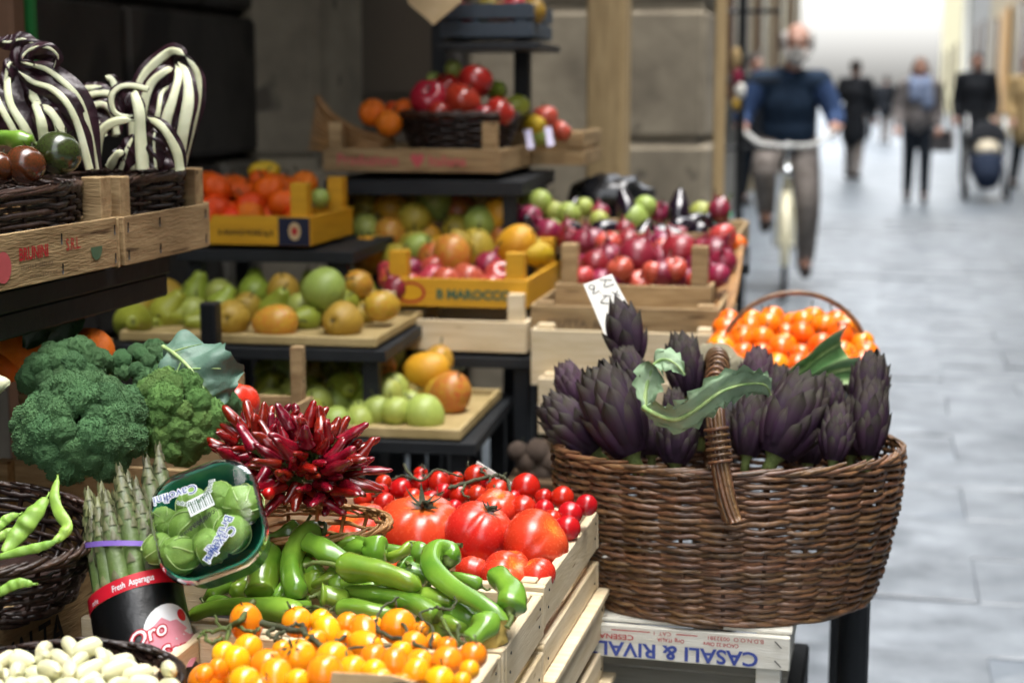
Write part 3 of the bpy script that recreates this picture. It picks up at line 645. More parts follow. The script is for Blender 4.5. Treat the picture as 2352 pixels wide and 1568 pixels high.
hid = relax(hid, np.full(46, .018), it=12)
for i, p in enumerate(hid):
    tag(ob('yellow_cherry_tomato', MESH['ycherry'][0], None, (min(max(p[0], -.61), -.365), min(max(p[1], 1.10), 1.345), p[2]), (random.uniform(0, 6), random.uniform(0, 6), 0), .0175), 'yellow cherry tomato in the lower layer, mostly hidden under the others', 'tomato', 'hidden yellow cherry tomatoes')
def vine(name, label, paths, r, m, group=None):
    o0 = np.array(paths[0][0], float); t = thing(name, label, 'vine', o0, group=group)
    for i, P in enumerate(paths):
        Q = catmull(P, 5 * len(P)); Q += RNG.standard_normal(Q.shape) * r * .25; b = MB(); b.tube(Q, np.linspace(r, r * .6, len(Q)) * (1 if i == 0 else .62), 6); part('stalk' if i == 0 else 'twig', b, M[m], t, o0)
    return t
def zp(pts, lift=.018, y0=1.325, y1=1.175):
    out = []
    for i, q in enumerate(pts):
        px, py = Z4(q[0], q[1]); p = A(px, py, Y=mapr(py, 1425, 1568, y0, y1)); d = CAMP - p; out.append(p + d / np.linalg.norm(d) * (lift + (q[2] if len(q) > 2 else 0)))
    return out
vine('tomato_vine', 'thick pale green tomato stalk standing up at the left of the yellow tomatoes', [zp([(445, 765, .02), (380, 860, .02), (320, 900), (305, 1040)]), zp([(330, 900), (280, 905), (240, 840)]), zp([(350, 885), (430, 920), (480, 910)]), zp([(320, 910), (200, 920), (150, 960)]), zp([(280, 960), (210, 980), (180, 930)])], .0033, 'stem', 'tomato vines')
vine('tomato_vine', 'dark branching tomato vine lying across the middle of the yellow tomatoes', [zp([(500, 870), (620, 910), (720, 930), (800, 1000), (865, 1075)]), zp([(620, 910), (560, 960), (640, 980)]), zp([(720, 930), (700, 880), (640, 900)]), zp([(760, 960), (690, 1000), (610, 1050)]), zp([(800, 1000), (880, 980), (940, 940)]), zp([(560, 890), (520, 940), (590, 960)]), zp([(840, 1040), (900, 1030), (930, 990)])], .0036, 'drystem', 'tomato vines')
vine('tomato_vine', 'thin tomato vine looping at the right of the yellow tomatoes', [zp([(1080, 870), (1150, 940), (1300, 980), (1400, 1045)]), zp([(1390, 1010), (1395, 900), (1330, 830), (1420, 790)]), zp([(1220, 850), (1260, 930), (1240, 1000)]), zp([(1100, 870), (1130, 800), (1220, 740)]), zp([(1420, 790), (1500, 800), (1530, 740)]), zp([(1250, 960), (1180, 1000), (960, 1010), (940, 1060)])], .0026, 'drystem', 'tomato vines')
vine('tomato_vine', 'short thin tomato twig at the right end of the yellow tomatoes', [zp([(1540, 890), (1540, 960), (1580, 1000)]), zp([(1540, 940), (1600, 950)])], .002, 'stem', 'tomato vines')

# ---- green peppers
def G4(pts):
    out = []
    for q in pts:
        px, py = Z4(q[0], q[1]); p = A(px, py, Y=mapr(py, 1470, 1210, 1.40, 1.552)); d = CAMP - p; out.append(p + d / np.linalg.norm(d) * (q[2] if len(q) > 2 else 0))
    return out
PL = [  # centre line (enlarged px, lift towards the viewer), width px, taper, stem, label
    ([(530, 482, .02), (515, 560, .028), (495, 650, .028), (478, 740, .02)], 150, 1.1, [(540, 440, .02), (575, 430, .01)], 'stubby upright green pepper left of the others, strongly shining'),
    ([(800, 392, .02), (715, 420, .034), (655, 520, .036), (655, 640, .034), (700, 745, .024)], 118, .85, [(825, 400, .03), (830, 350, .025), (800, 345, .015)], 'green pepper bent like a hook with a curled stem'),
    ([(690, 360, .01), (620, 400, .012), (520, 455, .006)], 86, .7, None, 'dark green pepper at the back left next to the chili basket'),
    ([(730, 440, .045), (800, 475, .05), (880, 520, .045), (990, 575, .03)], 104, .9, [(715, 425, .03), (700, 430, .02)], 'slim green pepper passing under the pale one in the middle'),
    ([(915, 575, .06), (1010, 585, .066), (1110, 600, .064), (1230, 640, .056), (1345, 690, .046)], 138, .55, [(850, 560, .06), (770, 555, .06), (722, 572, .055)], 'pale green pepper with a long stem, uppermost in the middle'),
    ([(1490, 560, .03), (1500, 500, .036), (1420, 490, .046), (1400, 580, .05), (1500, 680, .05), (1650, 770, .046), (1815, 875, .03)], 118, .6, [(1510, 470, .02), (1560, 462, .02)], 'long bright green pepper curving down to the crate edge'),
    ([(1815, 815, .035), (1825, 740, .04), (1790, 670, .04), (1730, 605, .03)], 138, .72, [(1825, 850, .04), (1800, 900, .035)], 'dark green pepper hanging stem down at the right crate corner'),
    ([(1700, 868, .03), (1670, 915, .034), (1590, 985, .03)], 150, .6, [(1705, 800, .036), (1670, 730, .036), (1618, 712, .03)], 'short green pepper with a dark curved stem by the leaf'),
    ([(1440, 850, .02), (1340, 790, .03), (1200, 740, .03), (1050, 720, .026), (905, 700, .016)], 112, .6, [(1470, 890, .035), (1510, 960, .035), (1550, 995, .03)], 'long green pepper behind the yellow tomatoes, stem to the right'),
    ([(895, 800, .03), (1000, 800, .036), (1100, 820, .034), (1230, 850, .02)], 104, .8, [(840, 810, .03), (780, 790, .03), (735, 795, .026)], 'green pepper lying level with its stem to the left'),
    ([(730, 830, .02), (560, 805, .026), (380, 790, .022), (220, 800, .01), (90, 850, 0)], 112, .55, None, 'long green pepper reaching into the shade at the left'),
    ([(1095, 520, .014), (1100, 480, .034), (1105, 455, .036)], 122, .9, None, 'dark round ended green pepper pointing at the viewer'),
    ([(850, 430, .0), (980, 455, .006), (1150, 490, .006), (1300, 510, 0)], 88, .8, None, 'dull green pepper along the back under the tomatoes'),
    ([(1240, 575, .035), (1290, 600, .03), (1390, 640, .02)], 112, .7, [(1265, 555, .05), (1280, 575, .055)], 'green pepper showing its brown calyx beside the pale one'),
    ([(800, 730, .036), (860, 735, .03), (960, 760, .02)], 116, .7, [(770, 735, .046), (745, 742, .046)], 'green pepper with its stem end facing out, lower middle'),
    ([(1330, 735, .02), (1420, 745, .03), (1515, 760, .024)], 86, .8, None, 'small green pepper wedged under the long curved one'),
    ([(1480, 800, .0), (1560, 840, .01), (1640, 880, .004)], 120, .8, None, 'shaded green pepper deep at the right of the crate'),
    ([(1320, 490, .02), (1340, 500, .024), (1360, 540, .01)], 90, .9, None, 'small green pepper tip peeping out at the back'),
    ([(420, 660, .0), (380, 690, .004), (330, 740, -.004)], 110, .7, [(370, 600, .01), (340, 570, .01)], 'shaded green pepper with a hooked stem at the left'),
    ([(790, 600, .0), (770, 650, .0), (800, 700, -.006)], 120, .8, None, 'green pepper in the dark hollow left of the pale one'),
    ([(880, 620, .0), (900, 660, .004), (960, 690, 0)], 110, .8, None, 'green pepper under the middle of the pale one'),
    ([(560, 760, -.01), (640, 770, -.004), (760, 790, -.01)], 130, .8, None, 'green pepper in the shade below the hooked one'),
    ([(1330, 880, -.01), (1420, 900, -.006), (1560, 930, -.01)], 120, .8, None, 'green pepper deep behind the yellow tomatoes at the right'),
    ([(1150, 880, -.01), (1000, 880, -.006), (900, 890, -.01)], 110, .8, None, 'green pepper low behind the middle of the yellow tomatoes'),
    ([(1010, 660, -.012), (1120, 700, -.01), (1260, 720, -.012)], 130, .8, None, 'green pepper buried in the middle of the heap')]
for i, (pts, wd, tp, stm, lab) in enumerate(PL):
    P = G4(pts); pepper(P, 1.13 * SZ(wd * .4307 / 2, DEP(P[1])), lab, 40 + i, tp, G4(stm) if stm else None)
fx = [(250, 720, 110), (310, 800, 100), (430, 800, 100), (600, 720, 90), (640, 800, 90), (760, 600, 100), (840, 660, 90), (1000, 700, 90), (1180, 690, 90), (1290, 690, 90), (1390, 790, 100), (1500, 900, 90), (1650, 840, 90), (1040, 500, 80), (940, 470, 80), (1250, 500, 70), (1560, 650, 70), (720, 500, 80), (440, 580, 80), (1180, 810, 90)]
pos_l = ['far left', 'lower left', 'left front', 'left middle', 'front left of the middle', 'left hollow', 'middle hollow', 'middle', 'right of the pale one', 'before the curved one', 'right front', 'far right front', 'right corner', 'back middle', 'back left of the middle', 'back right of the middle', 'right back', 'beside the hooked one', 'left back', 'front middle']
for i, (x, y, wd) in enumerate(fx):
    a = RNG.uniform(-.5, .5) + (.4 if i % 3 else -.6); L_ = RNG.uniform(90, 130); dx, dy = L_ * math.cos(a), L_ * .55 * math.sin(a); s = 1 if i % 2 else -1
    P = G4([(x - s * dx, y - s * dy, -.004), (x - s * dx * .3, y - s * dy * .3 - RNG.uniform(0, 26), .010), (x + s * dx * .4, y + s * dy * .4 - RNG.uniform(0, 20), .010), (x + s * dx, y + s * dy, -.004)]); pepper(P, SZ(wd * .4307 / 2, DEP(P[1])), 'small green pepper filling the heap, ' + pos_l[i], 140 + i, RNG.uniform(.45, .8))
# yellowed leaf lining at the crate corner
P = G4([(1560, 1010, .01), (1680, 985, .018), (1770, 940, .02), (1850, 850, .02)])
b, _ = leaf_blade(P, .014, np.array([.3, .3, .8]), 20, 4, .2, 7, .2, .3, 3); o0 = P[0]
tag(part('dry_leaf', b, mat('yellowed leaf', C('C9B060'), C('A88A3C'), 30, .6, .3, 90), None), 'yellowed leaf sticking out at the corner of the pepper crate', 'leaf')

# ---- big red tomatoes
def T4(x, y, r): 
    px, py = Z4(x, y); p = A(px, py, Y=mapr(py, 1330, 1120, 1.605, 1.83)); return p, 1.12 * SZ(r * .4307, DEP(p))
BT = [(1340, 385, 212, 0, (.30, .05, .4), 1, 'largest red tomato, orange shouldered, with a green stalk stub on top'), (1655, 400, 172, 1, (.38, -.15, 1.9), 1, 'ribbed red tomato with a dark spidery calyx'),
      (1950, 450, 166, 2, (.75, .35, 1.0), 0, 'red tomato with a single deep crease near the crate edge'), (1030, 340, 118, 3, (-.4, -.2, .3), 0, 'orange red tomato beside the chili basket'),
      (985, 430, 145, 3, (-.3, 0, 2.3), 0, 'orange red tomato half hidden behind the green peppers at the left'), (1625, 605, 92, 3, (-.6, .2, 0), 0, 'small red tomato in front of the ribbed one'),
      (1800, 635, 132, 1, (.6, .3, .6), 0, 'ribbed orange red tomato at the front of its crate'), (1955, 625, 95, 2, (-.5, .1, 2.0), 0, 'red tomato in the front right corner of its crate'), (1745, 270, 110, 1, (.3, .1, .2), 0, 'orange shouldered tomato behind the ribbed one'),
      (1830, 560, 80, 3, (0, 0, 1), 0, 'red tomato wedged low between the creased and the ribbed ones')]
for i, (x, y, r, k, rt, cx, lab) in enumerate(BT):
    p, rr = T4(x, y, r); o_ = thing('beef_tomato', lab, 'tomato', p, rt, 'big red tomatoes', rr)
    ob('flesh', MESH['toms'][k], o_)
    if cx: ob('calyx', MESH['bigcalyx'][i % 2], o_, (0, 0, (.66 if k == 0 else .74)), (0, 0, i), 1.0)
for i, (x, y, z, r) in enumerate([(-.44, 1.68, .70, .042), (-.53, 1.70, .70, .044), (-.62, 1.72, .70, .044), (-.70, 1.70, .70, .04), (-.45, 1.79, .70, .04), (-.55, 1.82, .70, .042), (-.64, 1.82, .70, .04), (-.40, 1.62, .695, .036), (-.50, 1.61, .695, .036), (-.60, 1.62, .695, .038)]):
    o_ = thing('beef_tomato', 'red tomato in the bottom layer, hidden under the others', 'tomato', (x, y, z), (random.uniform(-.4, .4), 0, i), 'hidden red tomatoes', r); ob('flesh', MESH['toms'][3], o_)
RC = [(1245, 160, 64), (1440, 125, 63), (1335, 135, 56), (1120, 180, 56), (1145, 238, 62), (1030, 218, 52), (1140, 132, 46), (1040, 165, 42), (1180, 325, 52), (1245, 275, 52), (1520, 112, 42), (1632, 95, 64), (1410, 225, 68), (1560, 188, 62), (1735, 185, 76),
      (1895, 158, 80), (1890, 268, 76), (1992, 272, 56), (2000, 208, 52), (2090, 208, 64), (2130, 292, 68), (2195, 262, 60), (2120, 372, 74), (1520, 262, 46), (1340, 80, 40), (1460, 190, 50), (1640, 190, 56), (1700, 130, 46), (1960, 330, 60), (2050, 320, 60), (1300, 210, 56), (1830, 210, 50)]
pos = []; rad = []
for x, y, r in RC:
    px, py = Z4(x, y); p = A(px, py, Y=mapr(py, 1220, 1085, 1.74, 1.85)); pos.append(p); rad.append(SZ(r * .4307, DEP(p)))
pos = relax(pos, np.array(rad) * .95, it=5); objs = []
for i, p in enumerate(pos):
    o_ = ob('red_cherry_tomato', MESH['cherry'][i % 2], None, p, (random.uniform(-.5, 1.2), random.uniform(-.7, .7), random.uniform(0, 6)), rad[i])
    if i in (2, 4, 11, 12, 13, 14, 24): ob('calyx', MESH['calyx'][i % 3], o_, (0, 0, .93))
    objs.append(o_)
rank_labels(objs, 'shiny red cherry tomato', 'behind the big tomatoes', 'tomato', 'red cherry tomatoes', 4)
def rp(pts): 
    out = []
    for x, y in pts:
        px, py = Z4(x, y); p = A(px, py, Y=mapr(py, 1220, 1085, 1.74, 1.85)); d = CAMP - p; out.append(p + d / np.linalg.norm(d) * .024)
    return out
vine('tomato_vine', 'dark vine stalk lying over the red cherry tomatoes', [rp([(1490, 160), (1580, 130), (1700, 100), (1770, 95), (1810, 140), (1815, 240)]), rp([(1700, 100), (1660, 60), (1690, 50)]), rp([(1580, 130), (1560, 180), (1600, 210)]), rp([(1700, 105), (1730, 150), (1740, 190)]), rp([(1815, 210), (1780, 205)])], .003, 'drystem', 'tomato vines')
vine('tomato_vine', 'thin vine arching over the back of the red cherry tomatoes', [rp([(1250, 35), (1300, 105), (1360, 110), (1430, 60), (1560, 100)]), rp([(1300, 105), (1260, 100)]), rp([(1360, 60), (1350, 30)]), rp([(1190, 110), (1240, 90), (1290, 100)])], .0022, 'drystem', 'tomato vines')
# a white card between the cherry tomatoes and the basket
P = [A(1090, 1065, Y=1.86), A(1130, 1100, Y=1.865), A(1172, 1118, Y=1.87), A(1110, 1050, Y=1.88)]
b = MB(); q = [A(1095, 1058, Y=1.868), A(1175, 1108, Y=1.868), A(1165, 1150, Y=1.866), A(1080, 1100, Y=1.866)]
b.add(q + [p + np.array([0, .002, 0]) for p in q], [(0, 1, 2, 3), (7, 6, 5, 4), (0, 4, 5, 1), (1, 5, 6, 2), (2, 6, 7, 3), (3, 7, 4, 0)])
tag(part('price_card', b, M['card'], None, (0, 0, 0), False), 'white card standing at the back edge of the tomato crate', 'price card')
q = [A(762, 1543, Y=1.125), A(900, 1550, Y=1.125), A(962, 1568, Y=1.128), A(950, 1620, Y=1.128), A(752, 1610, Y=1.125)]
b = MB(); b.add(q + [p + np.array([0, .002, 0]) for p in q], [(0, 1, 2, 3, 4), (9, 8, 7, 6, 5)] + [(i, i + 5, (i + 1) % 5 + 5, (i + 1) % 5) for i in range(5)])
pc = tag(part('price_card', b, M['kraft'], None, (0, 0, 0), False), 'beige paper price card cut off by the bottom edge', 'price card')
e1 = (q[1] - q[0]) / np.linalg.norm(q[1] - q[0]); e2 = np.cross(e1, [0, 1, 0]); strokes(pc, [[(.045, -.012), (.052, -.006), (.06, -.006), (.064, -.014)], [(.064, -.010), (.07, -.004), (.078, -.004), (.083, -.016)]], .0016, q[0] - np.array([0, .0012, 0]), e1, -e2 if e2[2] < 0 else e2, 'ink')

# ================================================================== ARTICHOKE BASKET
cas = crate('wooden_crate', 'white printed crate turned upside down under the artichoke basket', (-.325, 2.03, .494), .45, .34, .12, 'whitewood', 0, rails=((.655, 1),), th=.009, pw=.03)
for k in range(4): ob('top_board', plank(.455, .072, .005, 'whitewood'), cas, (0, -.125 + k * .083, .124))
f0 = np.array([.225, -.1712, .12]); R_, U_ = (-1, 0, 0), (0, 0, -1)
def cl(s, size, x, z, m, bold=0, al='LEFT', xs=1.0): lettering(cas, s, size, np.array([.225 - x, -.1712, .12 - z]), R_, U_, m, bold, al, xs=xs)
cl('CASALI & RIVALTA', .0250, .036, .0205, 'blueprint', .0006, xs=1.12)
cl('B.D.N.O.O  0032381', .0072, .030, .0035, 'redprint', 0, xs=1.1); cl('CAT  I', .0072, .142, .0030, 'redprint', xs=1.1); cl('CACHI 22 Oltre', .0066, .060, .0115, 'redprint', .0001, xs=.95); cl('Orig. ITALIA', .0066, .126, .0110, 'redprint', .0001, xs=.95); cl('CESENA', .0092, .188, .0105, 'redprint', .0001, xs=1.3); cl('TEL.', .007, .232, .0028, 'redprint')
for x0, x1 in ((.110, .136), (.168, .216)): patch(cas, 'printed_line', [(.225 - x0, .1145), (.225 - x0, .1157), (.225 - x1, .1157), (.225 - x1, .1145)][::-1], (0, -.1712, 0), (1, 0, 0), (0, 0, 1), 'redprint')
for z in (.112, .088): 
    b = MB(); b.tube([(.208, -.1716, z + .004), (.216, -.1716, z - .004)], .0006, 5); part('staple', b, M['iron'], cas)
# table under it
tb = thing('stall_table', 'dark table on black legs under the artichoke basket', 'table', (-.25, 2.1, 0)); o0 = (-.25, 2.1, 0)
b = MB(); b.box((-.32, 2.03, .478), (.46, .34, .028), .004); part('table_top', b, M['blackwood'], tb, o0, False)
pL = A(1960, 1500, d=2.12)
for x, y in ((pL[0], pL[1]), (-.53, 1.89), (-.11, 2.18), (-.53, 2.18)):
    b = MB(); b.tube([(x, y, 0), (x, y, .61 if x == pL[0] else .47)], .020, 10); part('leg', b, M['blackwood'], tb, o0)
b = MB(); b.box((-.11, 2.05, .43), (.012, .26, .05), .002); part('rail', b, M['oldpine'], tb, o0, False)
b = MB(); b.box((-.125, 2.03, .3), (.008, .26, .3), .002); part('side_panel', b, M['oldpine'], tb, o0, False)

bc = A(1666, 1240, d=2.078); bc[2] = .624
bk = basket('artichoke_basket', 'large oval brown wicker basket filled with purple artichokes', bc, (.222, .166), (.186, .156), .186, 41, 26, .0029, 'wicker', 'wicker', YAW, amp=.0052, rimr=1.35, nseg=6, wob=.0022, belly=.005, seg=7, rimrows=3)
# handle: a bundle of canes from front rim over to the back rim, bound near the front
hp = [(-.018, -.181, .138), (-.026, -.178, .168), (-.033, -.169, .215), (-.036, -.150, .258), (-.030, -.10, .285), (-.014, 0, .295), (-.01, .09, .280), (-.004, .15, .235), (0, .165, .17), (0, .160, .12)]
Q = catmull(hp, 46); T, N, B = frames(Q)
for k in range(11):
    a = 2 * math.pi * k / 11 + np.linspace(0, 1.6, 46); sp = np.where(np.arange(46) < 8, lerp(2.3, 1, np.arange(46) / 8), 1.0)
    rr = np.full(46, .0115)
    P = Q + (rr * sp * np.cos(a))[:, None] * (N if False else B) + (rr * .75 * np.sin(a))[:, None] * N
    b = MB(); b.tube(P, .0030, 6); part('handle_cane', b, M['wicker'], bk)
for k in range(6):
    i = 9; c0 = lerp(Q[9], Q[13], k / 5); th = np.arange(20) * 2 * math.pi / 20
    P = c0 + .0165 * np.cos(th)[:, None] * B[i] + .0135 * np.sin(th)[:, None] * N[i]; b = MB(); b.tube(P, .0022, 6, closed=True, t=0.); part('binding', b, M['wicker'], bk)
for k in range(9):
    i = 19 + k; th = np.arange(20) * 2 * math.pi / 20
    P = Q[i] + .0160 * np.cos(th)[:, None] * B[i] + .0130 * np.sin(th)[:, None] * N[i]; b = MB(); b.tube(P, .0021, 6, closed=True, t=0.); part('binding', b, M['wicker'], bk)

# ---- artichokes
def bract_mesh(m, wd, curve, seed, tipc=0.0):
    rg = np.random.default_rng(seed); n, k = 12, 8; u = np.linspace(0, 1, n); v = np.linspace(-1, 1, k + 1)
    wv = wd * (np.sin(np.pi * (u * .62 + .27)) ** .9) * np.clip((1 - u) / .25, 0, 1) ** .75 + .004
    G = np.zeros((n, k + 1, 3))
    for j, vv in enumerate(v):
        G[:, j, 1] = vv * wv; G[:, j, 0] = -.55 * wv * vv * vv / wd * wd - curve * u ** 2 + .03 * np.sin(u * 3.1) + .012 * (1 - abs(vv)) - tipc * u ** 5
        G[:, j, 2] = u
    b = MB(); tt = np.repeat(u, k + 1); b.grid(G, t=tt); G2 = G.copy(); G2[..., 0] -= .02 * (1 - u[:, None] ** 2) + .004; b.grid(G2[::-1], t=tt[::-1])
    b.add(np.array([G[0, 0], G[0, -1], G2[0, -1], G2[0, 0]]), [(0, 1, 2, 3)]); return b.mesh('bract', M[m])
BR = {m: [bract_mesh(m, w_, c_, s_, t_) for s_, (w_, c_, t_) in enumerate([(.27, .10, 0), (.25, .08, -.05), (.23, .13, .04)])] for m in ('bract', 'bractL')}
def Rart(h): return .30 * np.sin(math.pi * np.clip(h * .80 + .17, 0, 1)) ** .75
th_ = np.linspace(.0, 1, 14); b = MB(); b.lathe(np.stack([np.maximum(Rart(th_) * .90 * np.clip((1.02 - th_) / .3, .02, 1) ** .5, .002), th_ * .92], -1), 14); COREM = {m: b.mesh('heart', M[m]) for m in BR}
b = MB(); b.lathe([(.001, -.22), (.075, -.22), (.07, -.05), (.13, .03), (.2, .1)], 12); STALKM = b.mesh('stalk', M['artstalk'])
def artichoke(p0, p1, label, m='bract', wf=1.0, spin=0.0, n=52, opened=0.0):
    L = np.linalg.norm(np.asarray(p1) - np.asarray(p0)); t = thing('artichoke', label, 'artichoke', p0, aim(p0, p1, spin), 'artichokes in the wicker basket', (L * wf, L * wf, L))
    ob('heart', COREM[m], t); ob('stalk', STALKM, t)
    for i in range(n):
        v = i / (n - 1); a = i * 2.39996 + random.uniform(-.12, .12); h0 = .02 + .50 * v ** 1.05; l = (.40 + .16 * v) * random.uniform(.9, 1.08) * (1.2 if n < 30 else 1)
        if v > .93: l = min(l, .98 - h0)
        r0 = Rart(h0) * (.98 - .10 * v); r1 = Rart(h0 + l * .75) * .98 + opened * (1 - v) * .12 + .02
        if v > .85: r1 *= .8
        lean = math.atan2(r1 - r0, l * .75) + .10
        q = Quaternion((0, 0, 1), a) @ Quaternion((0, 1, 0), lean)
        ob('bract', BR[m][(i * 7 + 1) % 3], t, (r0 * math.cos(a), r0 * math.sin(a), h0), q, l * random.uniform(.95, 1.05))
    return t
def ZA(x, y): return 1207.5 + x * .3809, 662.2 + y * .3809
AR = [  # base px, tip px (enlarged view), distance, purple kind, width factor, label
    ((640, 455), (552, 75), 2.12, 'bract', .98, 'topmost artichoke with a sharp tip, in front of the white card', .35), ((315, 700), (225, 430), 2.10, 'bractL', 1.1, 'lilac artichoke at the far left, second from the rim', 0),
    ((420, 985), (95, 640), 2.04, 'bract', .98, 'artichoke leaning out over the left rim of the basket', .15), ((640, 1000), (400, 425), 1.985, 'bract', 1.0, 'largest artichoke, front left, leaning to the left', 0),
    ((680, 640), (560, 335), 2.09, 'bract', 1.05, 'dark greenish artichoke behind the largest one', 0), ((985, 650), (925, 245), 2.13, 'bract', .95, 'slim artichoke behind the pale green leaf', 0),
    ((1370, 700), (1415, 340), 2.16, 'bractL', .98, 'lilac artichoke right of the basket handle, at the back', 0), ((1510, 730), (1545, 450), 2.15, 'bract', .9, 'dark artichoke half hidden behind the broad right one', 0),
    ((1500, 1010), (1745, 490), 2.0, 'bract', 1.05, 'broad dark artichoke right of the middle, leaning right', 0), ((1330, 1010), (1385, 590), 2.02, 'bract', .92, 'artichoke just right of the bound handle', 0),
    ((2040, 760), (2105, 360), 2.14, 'bract', .95, 'tall artichoke at the back right end of the basket', 0), ((2060, 1010), (2085, 510), 2.06, 'bract', .80, 'tall slim artichoke at the right rim of the basket', 0),
    ((1850, 1040), (1895, 680), 1.975, 'bract', .92, 'smaller artichoke in the front right of the basket', .1), ((900, 1060), (930, 720), 2.01, 'bract', 1.2, 'dark artichoke in the shade under the pale green leaf', 0),
    ((900, 850), (890, 585), 2.04, 'bract', .9, 'small artichoke tip framed by the curled leaf', 0), ((1860, 760), (1840, 510), 2.12, 'bract', .95, 'dark artichoke tip between the broad and the tall ones', 0),
    ((1150, 980), (1180, 700), 2.09, 'bract', 1.0, 'shaded artichoke behind the handle', 0), ((1700, 1060), (1720, 760), 2.08, 'bract', 1.1, 'artichoke low in the basket behind the broad one', 0), ((250, 960), (230, 700), 2.13, 'bract', 1.0, 'artichoke low at the left behind the leaning one', 0),
    ((760, 1010), (760, 690), 2.10, 'bract', 1.1, 'shaded artichoke between the largest one and the leaf', 0), ((1580, 960), (1600, 640), 2.17, 'bract', 1.1, 'artichoke at the back behind the broad dark one', 0), ((1960, 1010), (1985, 640), 2.11, 'bract', 1.0, 'dark artichoke wedged behind the smaller right one', 0), ((1060, 900), (1070, 560), 2.17, 'bract', 1.0, 'dark artichoke at the back behind the handle top', 0)]
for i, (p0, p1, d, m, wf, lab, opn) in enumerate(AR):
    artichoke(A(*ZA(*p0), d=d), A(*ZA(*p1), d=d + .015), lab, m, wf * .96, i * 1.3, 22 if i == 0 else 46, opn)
# ---- artichoke leaves over the handle
def LA(pts): return [A(*ZA(x, y), d=dd) for x, y, dd in pts]
toC = -_F
P = LA([(1480, 640, 1.93), (1440, 580, 1.91), (1330, 575, 1.885), (1180, 620, 1.862), (1040, 720, 1.868), (900, 790, 1.885), (760, 745, 1.91), (712, 715, 1.925)])[::-1]
b, Pm = leaf_blade(P, .027, np.array([_U * .95 - _F * .55] * 2), 44, 8, .42, 12, .1, .12, 8, wprof=lambda u: (.12 + np.clip(u / .35, 0, 1) ** .7 * .9) * np.clip((1 - u) / .3, .05, 1) ** .6)
lf = thing('artichoke_leaf', 'long toothed pale green leaf draped across the basket handle', 'leaf', P[0]); part('blade', b, M['artleaf'], lf, P[0]); b = MB(); b.tube(Pm + toC * .0008, np.linspace(.0038, .0008, len(Pm)), 6); part('midrib', b, M['leek'], lf, P[0])
P = LA([(720, 735, 1.935), (720, 640, 1.94), (740, 540, 1.945), (770, 460, 1.95), (830, 425, 1.945), (900, 450, 1.935), (960, 520, 1.93)])
b, Pm = leaf_blade(P, .022, np.array([_R * .9 + _F * .35 - _U * .1, _R * .9 + _F * .3, _U * .7 + _F * .5, _U * .9]), 36, 7, .35, 9, .1, .2, 9, wprof=lambda u: (.35 + np.clip(u / .25, 0, 1) * .65) * np.clip((1 - u) / .35, .05, 1) ** .7)
lf = thing('artichoke_leaf', 'curled pale green leaf standing up left of the basket handle', 'leaf', P[0]); part('blade', b, M['artleaf'], lf, P[0]); b = MB(); b.tube(Pm + toC * .0008, np.linspace(.0034, .0007, len(Pm)), 6); part('midrib', b, M['leek'], lf, P[0])
# ---- white card with handwriting
c4 = [A(1340, 652, d=2.20), A(1405, 628, d=2.20), A(1478, 765, d=2.16), A(1402, 800, d=2.16)]
b = MB(); nrm = np.cross(c4[1] - c4[0], c4[3] - c4[0]); nrm /= np.linalg.norm(nrm); b.add(c4 + [p + nrm * .0015 for p in c4], [(0, 1, 2, 3), (7, 6, 5, 4), (0, 4, 5, 1), (1, 5, 6, 2), (2, 6, 7, 3), (3, 7, 4, 0)])
pc = tag(part('price_card', b, M['card'], None, (0, 0, 0), False, True), 'white handwritten card stuck behind the topmost artichoke', 'price card')
e1 = (c4[1] - c4[0]) / np.linalg.norm(c4[1] - c4[0]); e2 = np.cross(nrm, e1); e2 = e2 if e2[2] > 0 else -e2; k = np.linalg.norm(c4[1] - c4[0])
S = [[(.55, -.05), (.95, -.22)], [(.75, -.13), (.62, -.35), (.95, -.38)], [(.12, -.2), (.2, -.12), (.32, -.2), (.22, -.3), (.12, -.2)], [(.3, -.28), (.18, -.45), (.42, -.42)], [(.4, -.5), (.43, -.53)], [(.78, -.62), (.98, -.86)], [(.98, -.64), (.78, -.84)], [(.45, -.62), (.72, -.76)], [(.58, -.68), (.3, -.82)], [(.3, -.84), (.62, -1.02)], [(.42, -1.3), (.6, -1.42), (.62, -1.58)], [(.42, -1.46), (.52, -1.52), (.5, -1.66)], [(.3, -1.4), (.4, -1.6), (.36, -1.75)]]
strokes(pc, [[(x * k, y * k) for x, y in s] for s in S], .0012, c4[0] - nrm * .0006 * (1 if (nrm @ _F) > 0 else -1) - _F * .0006, e1, e2, 'ink')
# ================================================================== LEFT FOREGROUND
def Z2(x, y): return x * .3046, 1090.6 + y * .3046
# low dark table that carries the left goods
tb = thing('stall_table', 'dark low table under the broccoli and the beans', 'table', (-1.12, 1.5, 0)); o0 = (-1.12, 1.5, 0)
b = MB(); b.box((-1.13, 1.5, .655), (.92, 1.1, .03), .004); part('table_top', b, M['blackwood'], tb, o0, False)
for x in (-1.52, -.80):
    for y in (1.02, 1.98): b = MB(); b.box((x, y, .32), (.05, .05, .64), .004); part('leg', b, M['blackwood'], tb, o0, False)
cr = crate('fruit_crate', 'grimy printed crate in the shade under the bean pods', (-.985, 1.30, .672), .34, .42, .098, 'oldpine', 0, rails=((0, 1),), group='crates at the left')
lettering(cr, 'CASALI & RIVALTA', .046, (.1712, -.20, .030), (0, 1, 0), (0, 0, 1), 'ink', .0008, xs=.86); lettering(cr, 'CESENA', .016, (.1712, .05, .010), (0, 1, 0), (0, 0, 1), 'ink')
crate('fruit_crate', 'wooden crate under the broccoli heads', (-.94, 1.69, .672), .40, .33, .11, 'oldpine', 0, rails=((0, 1),), group='crates at the left')
